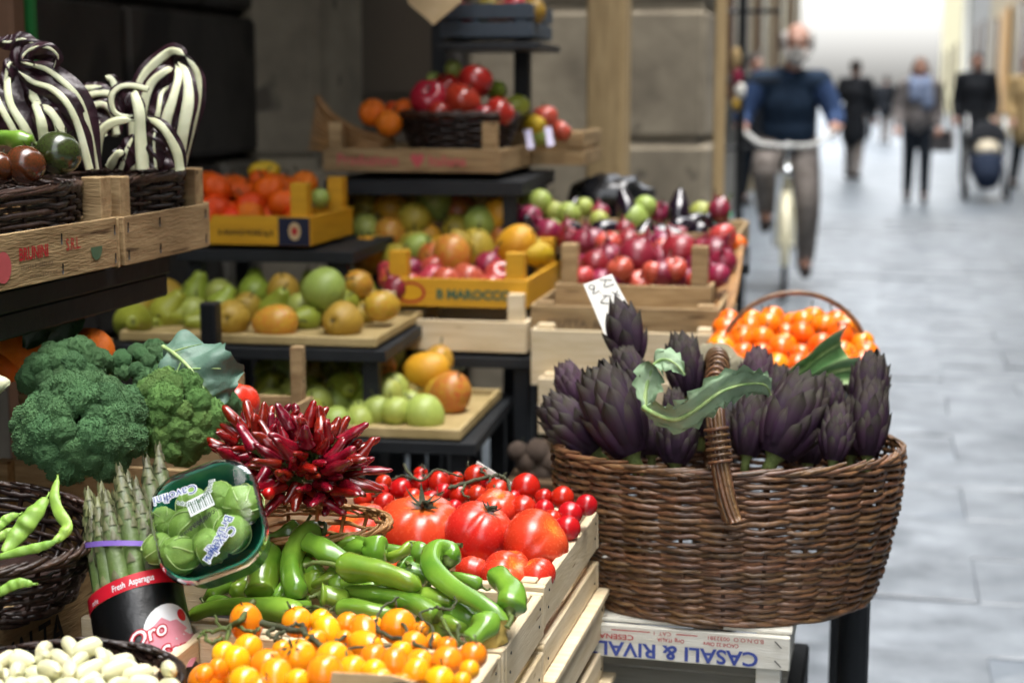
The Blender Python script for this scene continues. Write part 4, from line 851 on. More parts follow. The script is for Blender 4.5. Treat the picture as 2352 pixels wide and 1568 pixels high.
crate('fruit_crate', 'wooden crate with a raised corner post behind the broccoli', (-.985, 2.04, .70), .34, .26, .12, 'oldpine', 0, rails=((0, 1),), ph=.195, group='crates at the left')

# ---- broccoli
def floret_mesh(m, seed):
    rg = np.random.default_rng(seed); b = MB(); n, k = 26, 15
    th = np.linspace(.02, math.pi * .62, k); a = np.arange(n) * 2 * math.pi / n; G = np.zeros((k, n, 3))
    for i in range(k):
        for j in range(n):
            d = Vector((math.sin(th[i]) * math.cos(a[j]), math.sin(th[i]) * math.sin(a[j]), math.cos(th[i])))
            q = d * 2.1 + Vector((seed * 7.3, 0, 0)); r = 1 + .20 * (mnoise.noise(q)) + .10 * mnoise.noise(q * 2.6)
            G[i, j] = np.array(d) * r * (1, 1, .9)
    b.grid(G[::-1], cv=True)
    ti = np.array([[0, 0, 1.], [.943, 0, -.333], [-.471, .816, -.333], [-.471, -.816, -.333]]); octa = np.array([[1, 0, 0], [-1, 0, 0], [0, 1, 0], [0, -1, 0], [0, 0, 1], [0, 0, -1.]])
    of = [(0, 2, 4), (2, 1, 4), (1, 3, 4), (3, 0, 4), (2, 0, 5), (1, 2, 5), (3, 1, 5), (0, 3, 5)]
    N_ = 620
    for i in range(N_):
        zz = 1 - (i + .5) / N_ * 1.28; ph = i * 2.39996 + rg.uniform(-.25, .25); rr = math.sqrt(max(0, 1 - zz * zz)); d = Vector((rr * math.cos(ph), rr * math.sin(ph), zz)); q = d * 2.1 + Vector((seed * 7.3, 0, 0))
        r = 1 + .20 * mnoise.noise(q) + .10 * mnoise.noise(q * 2.6) + rg.uniform(-.02, .05); s_ = rg.uniform(.035, .075)
        rot = np.linalg.qr(rg.standard_normal((3, 3)))[0]
        b.add(np.array(d) * r * (1, 1, .9) + octa @ rot.T * s_, of)
    return b.mesh('floret', M[m])
FLO = {m: [floret_mesh(m, s) for s in (1, 2, 3)] for m in ('brocD', 'brocL')}
def broccoli(px, py, d, R, label, m, n=24, up=None, flat_=.8, sp=0, fr=.27):
    c = A(px, py, d=d); t = thing('broccoli', label, 'broccoli', c, None, 'broccoli heads')
    up = Vector(up if up is not None else (.35, -.45, .8)).normalized(); q = up.to_track_quat('Z', 'Y')
    b = MB(); b.lathe([(R * .18, -R * 1.25), (R * .22, -R * .7), (R * .5, -R * .1), (R * .62, R * .2)], 12); s = part('stalk', b, M['brocstalk'], t); s.rotation_mode = 'QUATERNION'; s.rotation_quaternion = q
    for i in range(n):
        z = 1 - (i + .5) / n * 1.12; a = i * 2.39996 + sp; rr = math.sqrt(max(0, 1 - z * z)); k = random.uniform(.9, 1.1)
        v = Vector((rr * math.cos(a), rr * math.sin(a), z)); p = q @ Vector((v.x * R * .84 * k, v.y * R * .84 * k, v.z * R * .80 * flat_ * k))
        ob('floret', FLO[m][(i * 5 + int(sp)) % 3], t, p, (q @ v).to_track_quat('Z', 'Y') @ Quaternion((0, 0, 1), random.uniform(0, 6)), R * fr * random.uniform(.75, 1.3) * (1.1 if z < .3 else 1))
    return t
broccoli(185, 985, 1.70, .061, 'big dark green broccoli head at the front left', 'brocD', 30, (.25, -.6, .7), .9, 1)
broccoli(155, 862, 1.82, .047, 'dark green broccoli head at the back left, before the oranges', 'brocD', 28, (.1, -.3, .9), .8, 2)
broccoli(395, 962, 1.76, .053, 'lighter green broccoli head beside the chili peppers', 'brocL', 30, (.35, -.6, .6), .95, 3)
broccoli(335, 850, 1.87, .038, 'small dark broccoli head at the back under the grey green leaf', 'brocD', 20, (.1, -.2, .9), .8, 4)
broccoli(462, 930, 1.83, .043, 'dark broccoli head at the right behind the lighter one', 'brocD', 22, (.5, -.1, .8), .9, 5)
P = [A(375, 795, d=1.80), A(405, 815, d=1.772), A(440, 850, d=1.755), A(475, 905, d=1.752), A(490, 940, d=1.76)]
b, Pm = leaf_blade(P, .047, np.array([_R * .8 + _U * .5 - _F * .2, _R * .9 + _U * .5]), 30, 8, .12, 8, .6, .32, 4, wprof=lambda u: .35 + .65 * np.sin(math.pi * np.clip(u * .85 + .12, 0, 1)) ** .7)
lf = thing('broccoli_leaf', 'grey green veined leaf draped over the broccoli', 'leaf', P[0]); part('blade', b, M['kale'], lf, P[0]); b = MB(); b.tube(Pm - _F * .0008, np.linspace(.0028, .0008, len(Pm)), 6); part('midrib', b, M['leek'], lf, P[0])
for k, (u, s_) in enumerate([(.2, 1), (.35, -1), (.5, 1), (.6, -1)]):
    i = int(u * 29); b = MB(); b.tube(catmull([Pm[i], Pm[i] + s_ * (_R * .010 + _U * .008) - _F * .0012 + (Pm[min(i + 4, 29)] - Pm[i]) * .5, Pm[i] + s_ * (_R * .022 + _U * .018) - _F * .000 + (Pm[min(i + 6, 29)] - Pm[i]) * .8], 8), np.linspace(.0013, .0004, 8), 5); part('vein', b, M['leek'], lf, P[0])
# ---- oranges with leaves behind
for px, py, r, d, lab in ((42, 812, 62, 1.96, 'large orange with a leafy twig at the left edge'), (208, 806, 56, 1.97, 'large orange peeping over the broccoli'), (5, 845, 40, 1.94, 'orange cut off by the left edge behind the broccoli')):
    p = A(px, py, d=d); fruit('orange', p, SZ(r, d), lab, 'orange', 'oranges behind the broccoli', rot=(.5, .2, 1), stem=False)
for pts, lab, wd in (([(60, 800), (80, 770), (100, 740), (95, 760)], 'short dark orange leaf curling over the left orange', .016), ([(110, 800), (140, 765), (170, 730), (190, 708)], 'long dark orange leaf pointing up beside the oranges', .018), ([(30, 760), (55, 740), (62, 700), (60, 690)], 'thin dark twig leaf hanging at the left edge', .008)):
    P = [A(x, y, d=1.93) for x, y in pts]; b, Pm = leaf_blade(P, wd, np.array([_R * .8 + _U * .4] * 2), 18, 4, 0, 5, .3, .1, 2); tag(part('orange_leaf', b, M['leafdark'], None), lab, 'leaf', 'orange leaves')
# garlic tip at the left edge, tomato and aubergine behind
b = MB(); b.tube(catmull([A(-30, 868, d=1.7), A(-10, 880, d=1.7), A(8, 884, d=1.7), A(16, 890, d=1.7)], 10), [.010, .0105, .0108, .0108, .0105, .01, .009, .0085, .007, .004], 10); tag(part('white_root', b, M['rib'], None), 'pale root tip poking in at the left edge', 'vegetable')
p = A(545, 925, d=1.98); o_ = thing('beef_tomato', 'ribbed red tomato behind the broccoli and the chilies', 'tomato', p, (-.3, .2, .6), None, SZ(56, 1.98)); ob('flesh', MESH['toms'][1], o_)
p = A(500, 880, d=1.96); fruit('aubergine', p, SZ(32, 1.96), 'dark aubergine half hidden behind the leaf', 'aubergine', rot=(.9, .3, .4))

# ---- chili bunches in an open wicker basket
bcc = A(690, 1185, d=1.71); bcc[2] = .752
basket('chili_basket', 'small open tan wicker basket under the chili bunches', bcc, (.095, .070), (.070, .052), .050, 5, 18, .0026, 'palewicker', 'palewicker', YAW + .1, amp=.004, rimr=1.2, nseg=6, tilt=(.0, .0))
def chili_mesh(seed, bend):
    Q = catmull([(0, 0, 0), (bend * .3, 0, .33), (bend * .8, 0, .68), (bend * 1.5, 0, 1)], 12); b = pepper_body(Q, .20, seed, .42, 16, 10); return b.mesh('chili', M['chili'])
CH = [chili_mesh(s, bd) for s, bd in ((1, .0), (2, .08), (3, -.1), (4, .14))]
b = MB(); b.tube(catmull([(0, 0, -.9), (.03, 0, -.5), (0, 0, -.14), (0, 0, .05)], 9), [.026, .024, .024, .025, .03, .04, .075, .12, .135], 7); CHS = b.mesh('chili_stalk', M['chilistem'])
def chili_bunch(base, axis, label, n, R, spread, L, seed):
    rg = np.random.default_rng(seed); t = thing('chili_bunch', label, 'chili bunch', base, None, 'chili bunches'); ax = Vector(axis).normalized(); q = ax.to_track_quat('Z', 'Y')
    for i in range(n):
        z = 1 - (i + .5) / n * spread; a = i * 2.39996; rr = math.sqrt(max(0, 1 - z * z)); v = q @ Vector((rr * math.cos(a), rr * math.sin(a), z)); v = Vector(v)
        p = v * R * rg.uniform(.38, 1.0); dr = (v + Vector(rg.uniform(-.55, .55, 3)) + Vector((0, 0, .15))).normalized(); s_ = L * rg.uniform(.8, 1.2)
        c = ob('chili', CH[i % 4], t, p, dr.to_track_quat('Z', 'Y') @ Quaternion((0, 0, 1), rg.uniform(0, 6)), s_); ob('stalk', CHS, c)
    for i in range(14):
        v = q @ Vector((rg.uniform(-.5, .5), rg.uniform(-.5, .5), 1)); b = MB(); b.tube(catmull([np.array(-ax) * .022 + rg.standard_normal(3) * .003, (0, 0, 0), np.array(v) * R * .5, np.array(v) * R * .75], 8), .0016, 5); part('stem', b, M['chilistem'], t)
    for k in range(3):
        th = np.arange(16) * 2 * math.pi / 16; Pq = [np.array(q @ Vector((.0065 * math.cos(x), .0065 * math.sin(x), .002 * k - .004))) for x in th]; b = MB(); b.tube(Pq, .0016, 5, closed=True, t=0.); part('string', b, M['kale'], t)
    return t
chili_bunch(A(700, 1078, d=1.67), (.6, -.3, .65), 'big bunch of dark red chili peppers tied with green string', 104, .056, 1.12, .036, 3).scale = (1.08, 1, .82)
chili_bunch(A(612, 1050, d=1.72), (-.1, -.35, .85), 'smaller bunch of dark red chili peppers next to the broccoli', 56, .044, 1.15, .036, 4).scale = (1, 1, .85)
fruit('cherry', A(617, 1132, d=1.60), SZ(15, 1.6), 'single small red chili tip low in the basket beside the tied stems', 'chili', stem=False, mesh=MESH['cherry'][0], name='chili_tip')

# ---- asparagus bunch
pb, pt = A(362, 1640, d=1.50), A(262, 1085, d=1.60); ax = (pt - pb); LA_ = np.linalg.norm(ax); ax /= LA_
cf = CAMP - pb; cf -= ax * (cf @ ax); cf /= np.linalg.norm(cf); rt = np.cross(ax, cf); rt = rt if rt @ _R > 0 else -rt
asp = thing('asparagus_bunch', 'bunch of green asparagus in a black sleeve with a violet band', 'asparagus', pb)
spots = [(0, 0)] + [(math.cos(a) * .0175, math.sin(a) * .0175) for a in np.arange(6) * math.pi / 3] + [(math.cos(a) * .033, math.sin(a) * .033) for a in np.arange(13) * 2 * math.pi / 13]
TRI = []
for i, (x, y) in enumerate(spots):
    rg = np.random.default_rng(100 + i); L_ = LA_ * rg.uniform(.86, .98) if i != 8 else LA_ * 1.0
    if i == 7: L_ = LA_ * 1.06
    s0 = rt * x + cf * y; lean = rg.standard_normal(3) * .0025 + (rt * .022 if i == 7 else 0); r0 = rg.uniform(.0098, .0115)
    Q = np.array([s0 * (1 - .12 * u) + ax * L_ * u + lean * u * u for u in np.linspace(0, 1, 22)]); u = np.linspace(0, 1, 22)
    rr = r0 * np.where(u < .78, 1 - .08 * u, (1 - .06) * np.clip(1 - (u - .78) / .225, 0.03, 1) ** .62 * 1.04); rr[18:20] *= 1.05
    b = MB(); b.tube(Q, rr, 10, t=u); sp_ = part('spear', b, M['aspar'], asp)
    T, N, B = frames(Q)
    b = MB(); cnt = 0
    for uu in list(np.arange(.3, .72, .055)) + list(np.arange(.72, .985, .018)):
        for rep in range(1 if uu < .72 else 2):
            k = min(int(uu * 21), 20); a = cnt * 2.39996 + rg.uniform(-.2, .2); cnt += 1; h = .011 if uu < .72 else .013; wv = .0048 if uu < .72 else .0052 * (1.15 - uu * .5)
            rk = np.interp(uu, u, rr); e = math.cos(a) * N[k] + math.sin(a) * B[k]; s2 = np.cross(T[k], e); c = lerp(Q[k], Q[min(k + 1, 21)], uu * 21 - k)
            rk2 = np.interp(min(uu + h / L_, 1), u, rr); base = c + e * rk * 1.0
            V = [base - s2 * wv - e * .0006, base + e * .0012, base + s2 * wv - e * .0006, c + T[k] * h * .6 + s2 * wv * .55 + e * (rk2 + .0008), c + T[k] * h + e * (rk2 + .0004), c + T[k] * h * .6 - s2 * wv * .55 + e * (rk2 + .0008), c + T[k] * h * .5 + e * (lerp(rk, rk2, .5) + .0019)]
            b.add(V, [(0, 1, 6, 5), (1, 2, 3, 6), (5, 6, 4), (6, 3, 4)])
    part('scale', b, M['bractasp'], sp_)
def sleeve(x, y, off=.0):      # x along the girth from the middle of the front, y up the axis
    k = np.clip(y / LA_, 0, 1.2); r = lerp(.047, .0436, k) + off; a = x / .046
    return ax * y + r * (math.sin(a) * rt + math.cos(a) * cf)
def band(nm, f0, f1, m, off, n=40, rows=6, par=asp):
    G = np.array([[sleeve(x, lerp(f0(x), f1(x), v), off) for x in np.linspace(-math.pi * .046, math.pi * .046, n, endpoint=False)] for v in np.linspace(0, 1, rows)]); b = MB(); b.grid(G, cv=True); return part(nm, b, M[m], par)
sl = lambda base, k: (lambda x: base + k * math.sin(x / .046) * .046)
slv = band('sleeve', sl(-.01, 0), sl(.112, .10), 'blackfilm', 0); band('sleeve_band', sl(.112, .10), sl(.126, .10), 'redfilm', .0006)
band('rubber_band', lambda x: .166 - .010 * math.cos(x / .046) - .010 * math.sin(x / .046), lambda x: .1715 - .010 * math.cos(x / .046) - .010 * math.sin(x / .046), 'violet', -.0022, rows=2)
lettering(asp, 'Fresh  Asparagus', .0088, 0, 0, 0, 'whitefilm', .00012, xs=.68, fn=lambda x, y: sleeve(x - .0215, .1155 + y + .10 * (x - .0215), .0010))
lettering(asp, 'Nero', .0078, 0, 0, 0, 'whitefilm', 0, fn=lambda x, y: sleeve(x * .7 + .042, .1155 + y + .0052, .0010)); lettering(asp, 'oche', .0078, 0, 0, 0, 'whitefilm', 0, fn=lambda x, y: sleeve(x * .7 - .050, .1145 + y - .0048, .0010))
def disc(nm, pts, m, off): 
    c = np.mean(pts, 0); b = MB(); rings = np.array([[sleeve(*(c + (np.array(p) - c) * s), off) for p in pts] for s in (1, .66, .33, .04)]); b.grid(rings[::-1], cv=True); return part(nm, b, M[m], asp)
cx, cy, rr = .031, .062, .031
disc('label_disc', [(cx + rr * math.cos(a), cy + rr * math.sin(a)) for a in np.linspace(0, 2 * math.pi, 30, endpoint=False)], 'whitefilm', .0010)
disc('label_hill', [(cx - .031, cy + .004), (cx - .020, cy + .010), (cx - .012, cy + .017), (cx - .004, cy + .013), (cx + .004, cy + .015), (cx + .014, cy + .009), (cx + .031, cy + .004), (cx + .033, cy - .006), (cx + .026, cy - .020), (cx + .012, cy - .0315), (cx - .006, cy - .033), (cx - .022, cy - .026), (cx - .032, cy - .010)], 'pinkfilm', .0015)
disc('label_sun', [(cx + .012 + .006 * math.cos(a), cy + .020 + .006 * math.sin(a)) for a in np.linspace(0, 6.28, 14, endpoint=False)], 'redfilm', .0016)
lettering(asp, 'Oro', .021, 0, 0, 0, 'redfilm', .0016, fn=lambda x, y: sleeve(cx - .044 + x * .95, cy - .010 + y + .3 * x, .0019)); lettering(asp, 'Oro', .021, 0, 0, 0, 'whitefilm', .0002, fn=lambda x, y: sleeve(cx - .044 + x * .95, cy - .010 + y + .3 * x, .0024))
lettering(asp, 'Sano', .023, 0, 0, 0, 'redfilm', .0016, fn=lambda x, y: sleeve(cx - .018 + x * .95, cy - .028 + y + .3 * x, .0020)); lettering(asp, 'Sano', .023, 0, 0, 0, 'whitefilm', .0002, fn=lambda x, y: sleeve(cx - .018 + x * .95, cy - .028 + y + .3 * x, .0025))
lettering(asp, 'R', .030, 0, 0, 0, 'whitefilm', -.0004, fn=lambda x, y: sleeve(x - .066, .058 + y, .0014))
band('sleeve_foot', sl(-.02, 0), sl(.006, .10), 'redfilm', .0012)

# ---- pack of brussels sprouts
pc_ = A(478, 1195, d=1.52); ex = A(600, 1150, d=1.52) - A(356, 1240, d=1.52); ex /= np.linalg.norm(ex)
nz_ = (-_F * .80 + np.array([0, 0, .6])); nz_ -= ex * (nz_ @ ex); nz_ /= np.linalg.norm(nz_); ey = np.cross(nz_, ex)
M['tray'] = mat('dark green plastic tray', C('1C6E56'), C('145644'), 10, .25, coat=.3)
def clear_film(name, tint=(.93, .97, .95, 1), bumpy=True):
    m = bpy.data.materials.new(name); m.use_nodes = True; N = m.node_tree.nodes; L = m.node_tree.links; N.clear()
    tr = N.new('ShaderNodeBsdfTransparent'); tr.inputs[0].default_value = tint; gl = N.new('ShaderNodeBsdfGlossy'); gl.inputs['Roughness'].default_value = .12; mx = N.new('ShaderNodeMixShader'); o_ = N.new('ShaderNodeOutputMaterial')
    fr = N.new('ShaderNodeFresnel'); fr.inputs['IOR'].default_value = 1.22; nz = N.new('ShaderNodeTexNoise'); nz.inputs['Scale'].default_value = 26; bp = N.new('ShaderNodeBump'); bp.inputs['Strength'].default_value = .35; bp.inputs['Distance'].default_value = .004
    tc = N.new('ShaderNodeTexCoord'); mp = N.new('ShaderNodeMapping'); mp.inputs['Scale'].default_value = (1, 5, 1); mp.inputs['Rotation'].default_value = (0, 0, .8); L.new(tc.outputs['Object'], mp.inputs[0]); L.new(mp.outputs[0], nz.inputs['Vector'])
    L.new(nz.outputs['Fac'], bp.inputs['Height']); L.new(bp.outputs[0], gl.inputs['Normal']); L.new(bp.outputs[0], fr.inputs['Normal']); L.new(fr.outputs[0], mx.inputs[0]); L.new(tr.outputs[0], mx.inputs[1]); L.new(gl.outputs[0], mx.inputs[2]); L.new(mx.outputs[0], o_.inputs[0]); return m
M['film'] = clear_film('clear film')
pk = thing('sprout_pack', 'film wrapped green tray of brussels sprouts', 'sprout pack', pc_, Matrix(np.stack([ex, ey, nz_], 1).tolist()).to_quaternion())
HX, HY = SZ(128, 1.52), SZ(138, 1.52)
def rrect(hx, hy, r, n=8):
    out = []
    for cx_, cy_, a0 in ((hx - r, hy - r, 0), (-hx + r, hy - r, 90), (-hx + r, -hy + r, 180), (hx - r, -hy + r, 270)):
        for a in np.linspace(math.radians(a0), math.radians(a0 + 90), n): out.append((cx_ + r * math.cos(a), cy_ + r * math.sin(a)))
    return np.array(out)
def shell(nm, levels, m, par):
    G = np.array([[(p[0], p[1], z) for p in rrect(HX * s, HY * s, .036 * s)] for s, z in levels]); b = MB(); b.grid(G, cv=True); return part(nm, b, M[m], par)
shell('tray', [(.02, -.040), (.78, -.040), (.84, -.036), (.93, .0), (1.0, .004), (1.015, .002), (1.01, -.002), (.95, -.004), (.86, -.039), (.8, -.044), (.02, -.044)], 'tray', pk)
shell('film', [(1.018, -.006), (1.02, .004), (.96, .011), (.85, .0155), (.6, .0175), (.3, .018), (.02, .018)], 'film', pk)
M['sproutvein'] = mat('pale sprout vein', C('B4C88A'), C('98B06A'), 30, .5)
def sprout_mesh(seed):
    rg = np.random.default_rng(seed); ph = rg.uniform(0, 6.28, 4)
    def mod(r, z, a):
        sw = a + z * 1.1; g = np.abs(((sw * 2.5 / math.pi + .3 * np.sin(2 * z + ph[0])) % 1) - .5) * 2
        return r * (1 + .13 * g ** 3 - .05 + .03 * np.sin(2 * a + ph[1])), z * (1 + .02 * np.sin(3 * a + ph[2]))
    b = MB(); b.lathe(sph_prof(1, 1.05, 20, .04), 40, 0, mod)
    for i in range(6):      # raised veins
        a0 = i * 1.047 + rg.uniform(-.2, .2); th = np.linspace(.5, 2.3, 10); a = a0 + .5 * th + .15 * np.sin(3 * th)
        P = np.stack([1.03 * np.sin(th) * np.cos(a), 1.03 * np.sin(th) * np.sin(a), 1.07 * np.cos(th)], -1); b.tube(P, np.linspace(.04, .016, 10), 5, mat=1)
    return b.mesh('brussels_sprout', [M['sprout'], M['sproutvein']])
SPM = [sprout_mesh(s) for s in (1, 2, 3)]; objs = []
for i, (x, y, r) in enumerate([(551, 1147, 42), (426, 1203, 40), (420, 1280, 41), (536, 1228, 40), (490, 1262, 38), (360, 1180, 31), (362, 1256, 33), (425, 1138, 37), (488, 1122, 36), (480, 1190, 34)]):
    w_ = A(x, y, d=1.52); q = w_ - pc_; rr_ = SZ(r, 1.52); w_ = w_ + nz_ * (-(q @ nz_) - .006 - (.002 if i > 6 else 0) - max(0, rr_ - .019)); objs.append(tag(ob('brussels_sprout', SPM[i % 3], None, w_, (random.uniform(0, 6), random.uniform(0, 6), 0), min(rr_ * 1.12, .0212))))
rank_labels(objs, 'green brussels sprout', 'under the film of the pack', 'sprout', 'brussels sprouts in the pack', 3)
def K(p): v = A(*Z2(*p), d=1.52) - pc_; return v @ ex, v @ ey
def pkt(s, size, at_, ang, m, bold=0, off=.0195, xs=1.0):
    x, y = K(at_); ca, sa = math.cos(ang), math.sin(ang); lettering(pk, s, size, (x, y, off), (ca, sa, 0), (-sa, ca, 0), m, bold, xs=xs)
M['blueink'] = flat('blue print', '38508E', .5)
for s, at_, an, sz_ in (('Cavolini', (1480, 60), math.radians(178), .0135), ('di', (1290, 150), math.radians(178), .010), ('Bruxelles', (1775, 380), math.radians(232), .0125), ('Cavolini', (1830, 480), math.radians(217), .0125), ('di', (1690, 640), math.radians(217), .010)):
    pkt(s, sz_, at_, an, 'whitefilm', .0009); pkt(s, sz_, at_, an, 'blueink', -.0001, .0201)
x, y = K((1545, 255)); e = math.radians(8); ca, sa = math.cos(e), math.sin(e)
patch(pk, 'barcode_label', [(-.0125, -.0085), (.0125, -.0085), (.0125, .0085), (-.0125, .0085)], (x, y, .0195), (ca, sa, 0), (-sa, ca, 0), 'whitefilm')
for k in range(11): xx = -.0105 + k * .0021; patch(pk, 'barcode_bar', [(xx, -.0065), (xx + (.0007, .0012, .0005)[k % 3], -.0065), (xx + (.0007, .0012, .0005)[k % 3], .0065), (xx, .0065)], (x, y, .0200), (ca, sa, 0), (-sa, ca, 0), 'greenprint')
x, y = K((1430, 60)); 
def arcfn(u, v):
    a = math.radians(-10) - u / .019; return np.array([x + (.019 + v) * math.cos(a) * 1.0, y + (.019 + v) * math.sin(a), .0196])
lettering(pk, 'IsoleriAndrea', .0078, 0, 0, 0, 'whitefilm', .0006, fn=arcfn); lettering(pk, 'IsoleriAndrea', .0078, 0, 0, 0, 'greenprint', 0, fn=lambda u, v: arcfn(u, v) + np.array([0, 0, .0005]))
for k in range(5): pkt('COD. 8 33 42', .005, (1690 - k * 22, 300 + k * 26), math.radians(196), 'ink', 0)

# ---- bean pods in a dark basket
bp = A(-55, 1215, d=1.58); bp[2] = .775
basket('bean_basket', 'dark wicker basket of flat green bean pods at the left edge', bp, (.115, .105), (.090, .085), .062, 9, 22, .0028, 'darkwicker', 'rimwicker', .3, amp=.003, rimr=1.4, tilt=(.14, .10), wob=.001)
def pod(pts, wd, label, d=1.55, th=.45, seed=0, lump=.12):
    P = catmull([A(*Z2(q[0], q[1]), d=q[2] if len(q) > 2 else d) for q in pts], 30); u = np.linspace(0, 1, 30); r = SZ(wd * .3046 / 2, d) * np.clip(np.sin(math.pi * np.clip(u * .94 + .03, 0, 1)) ** .45, .08, 1)
    r = r * (1 + lump * .5 * np.sin(u * 26 + seed)); T, N, B = frames(P); a = np.arange(14) * 2 * math.pi / 14; side = np.cross(T, -_F); side /= np.linalg.norm(side, axis=1)[:, None]; nn = np.cross(side, T)
    bulge = (1 + .35 * np.sin(u * 26 + seed))[:, None]
    G = P[:, None] + r[:, None, None] * (np.cos(a)[None, :, None] * side[:, None] + th * bulge[..., None] * (np.sin(a) * np.abs(np.sin(a)) ** .3)[None, :, None] * nn[:, None]); b = MB(); b.grid(G, cv=True)
    b.tube(catmull([P[0], P[0] - T[0] * r.max() * .5, P[0] - T[0] * r.max() * .9 + side[0] * .001], 5), [.0016, .0012, .0012, .0010, .0014], 6)
    o0 = P[0]; tag(ob('bean_pod', b.xf(-o0).mesh('bean_pod', M['pod']), None, o0), label, 'bean pod', 'green bean pods')
pod([(345, 175, 1.57), (250, 300, 1.55), (150, 430, 1.545), (30, 580, 1.53)], 150, 'broad flat bean pod leaning up to the right', seed=1)
pod([(432, 35, 1.56), (410, 150, 1.55), (440, 270, 1.54), (505, 375, 1.53), (470, 450, 1.525), (400, 505, 1.52)], 95, 'bean pod kinked in the middle with its tip up', seed=2)
pod([(420, 500, 1.505), (300, 540, 1.505), (150, 575, 1.505), (-40, 625, 1.505)], 75, 'bean pod lying along the front rim of its basket', seed=3)
pod([(140, 295, 1.58), (60, 325, 1.575), (-10, 385, 1.57), (-80, 460, 1.56)], 80, 'short bean pod tip at the left edge, upper one', seed=4)
pod([(150, 408, 1.57), (70, 430, 1.565), (-10, 470, 1.56), (-90, 520, 1.55)], 75, 'bean pod at the left edge below the upper tip', seed=5)
pod([(245, 818, 1.46), (150, 812, 1.46), (60, 845, 1.46), (-60, 920, 1.46)], 78, 'single bean pod hanging below the dark basket', seed=6)

# ---- white beans in a brown basket
wb = A(130, 1590, d=1.38); wb[2] = wb[2] - .040
basket('white_bean_basket', 'glossy dark brown basket of white beans at the bottom left', wb, (.104, .096), (.080, .072), .046, 7, 20, .0030, 'darkwicker', 'darkwicker', .2, amp=.0028, rimr=1.6, wob=.001)
th = np.arange(40) * 2 * math.pi / 40; 
def bean_mesh(seed, k):
    P = catmull([(-.5, 0, 0), (-.2, k, 0), (.2, k, 0), (.5, 0, 0)], 14); u = np.linspace(0, 1, 14); b = MB(); b.tube(P, .34 * np.sqrt(np.clip(1 - (2 * u - 1) ** 2, .0015, 1)) * (1 + .06 * np.sin(u * 5 + seed)), 12, flat=.72); return b.mesh('white_bean', M['wbean'])
BM_ = [bean_mesh(s, k) for s, k in ((1, .05), (2, .09), (3, .02))]
pos = []; 
wl_ = [(400, 690, 1), (520, 600, 0)]
for j, y in enumerate((1352, 1385, 1420, 1462, 1500, 1540, 1590)):
    n_ = (3, 5, 7, 8, 8, 8, 8)[j]; xs = np.linspace((330, 170, 60, -20, -60, -60, -60)[j], (620, 760, 820, 950, 1250, 1260, 1270)[j], n_)
    for i, x in enumerate(xs): px, py = Z2(x + RNG.uniform(-25, 25), y + RNG.uniform(-12, 12)); pos.append(A(px, py, d=mapr(py, 1500, 1580, 1.425, 1.34) + (.006 * (j % 2))))
pos = np.array(pos); pos[:, 2] -= .002; pos = relax(pos, np.full(len(pos), .0100), it=10); objs = []
for i, p in enumerate(pos): objs.append(ob('white_bean', BM_[i % 3], None, p, (random.uniform(-.5, .5), random.uniform(-.45, .45), random.uniform(-1.1, 1.1) + (1.5 if i % 4 == 0 else 0)), .0275 * random.uniform(.88, 1.1)))
rank_labels(objs, 'plump white bean', 'in the brown basket', 'bean', 'white beans', 5)
pos = relax([(wb[0] + .07 * math.sqrt(RNG.random()) * math.cos(a), wb[1] + .065 * math.sqrt(RNG.random()) * math.sin(a), wb[2] + .022 + RNG.uniform(0, .016)) for a in RNG.uniform(0, 6.28, 40)], np.full(40, .009), it=8)
for i, p in enumerate(pos): tag(ob('white_bean', BM_[i % 3], None, p, (random.uniform(-.5, .5), random.uniform(-.5, .5), random.uniform(0, 6)), .026), 'white bean in the lower layer of the brown basket, hidden', 'bean', 'hidden white beans')

# ================================================================== UPPER LEFT SHELF
XF = -.914
sh = thing('shelf', 'black wooden shelf carrying the two upper left crates', 'shelf', (-1.15, 1.6, 0)); o0 = (-1.15, 1.6, 0)
b = MB(); b.box((-1.19, 1.52, 1.036), (.52, .86, .026), .003); part('board', b, M['blackwood'], sh, o0, False)
b = MB(); b.box((-.945, 1.52, 1.008), (.02, .86, .03), .003); part('front_rail', b, M['blackwood'], sh, o0, False)
for x, y in ((-1.42, 1.15), (-1.42, 1.92), (-1.02, 1.13)): b = MB(); b.box((x, y, .51), (.03, .03, 1.02), .003); part('leg', b, M['blackwood'], sh, o0, False)
c1 = crate('fruit_crate', 'old thin crate with faded print holding the dark tomatoes', (XF - .14, 1.575, 1.051), .28, .395, .060, 'oldpine', -.01, rails=((0, 1),), th=.004, pw=.026, ph=.108, group='old crates on the upper shelf')
c2 = crate('fruit_crate', 'old plain crate holding the basket of striped radicchio', (XF - .14, 1.913, 1.051), .28, .26, .060, 'oldpine', .012, rails=((0, 1),), th=.004, pw=.026, ph=.106, group='old crates on the upper shelf')
rf, uf = (0, 1, 0), (0, 0, 1)
lettering(c1, 'BRUNINI', .019, (.1408, -.030, .030), rf, uf, 'redprint', .0006, xs=.82); lettering(c1, 'S.R.L.', .019, (.1408, .070, .032), rf, uf, 'redprint', .0002, xs=.8); lettering(c1, 'FRUTTA E VERDURA', .0075, (.1408, -.028, .019), rf, uf, 'greyprint'); lettering(c1, 'PRODUCE OF ITALY', .0065, (.1408, -.010, .008), rf, uf, 'greyprint')
patch(c1, 'printed_tomato', [(-.062 + .016 * math.cos(a), .026 + .017 * math.sin(a)) for a in np.linspace(0, 6.28, 20, endpoint=False)], (.1408, 0, 0), rf, uf, 'pinkprint')
patch(c1, 'printed_bowl', [(.140 + .014 * math.cos(a), .030 + .016 * math.sin(a)) for a in np.linspace(math.pi, 2 * math.pi, 12)], (.1408, 0, 0), rf, uf, 'greenprint')
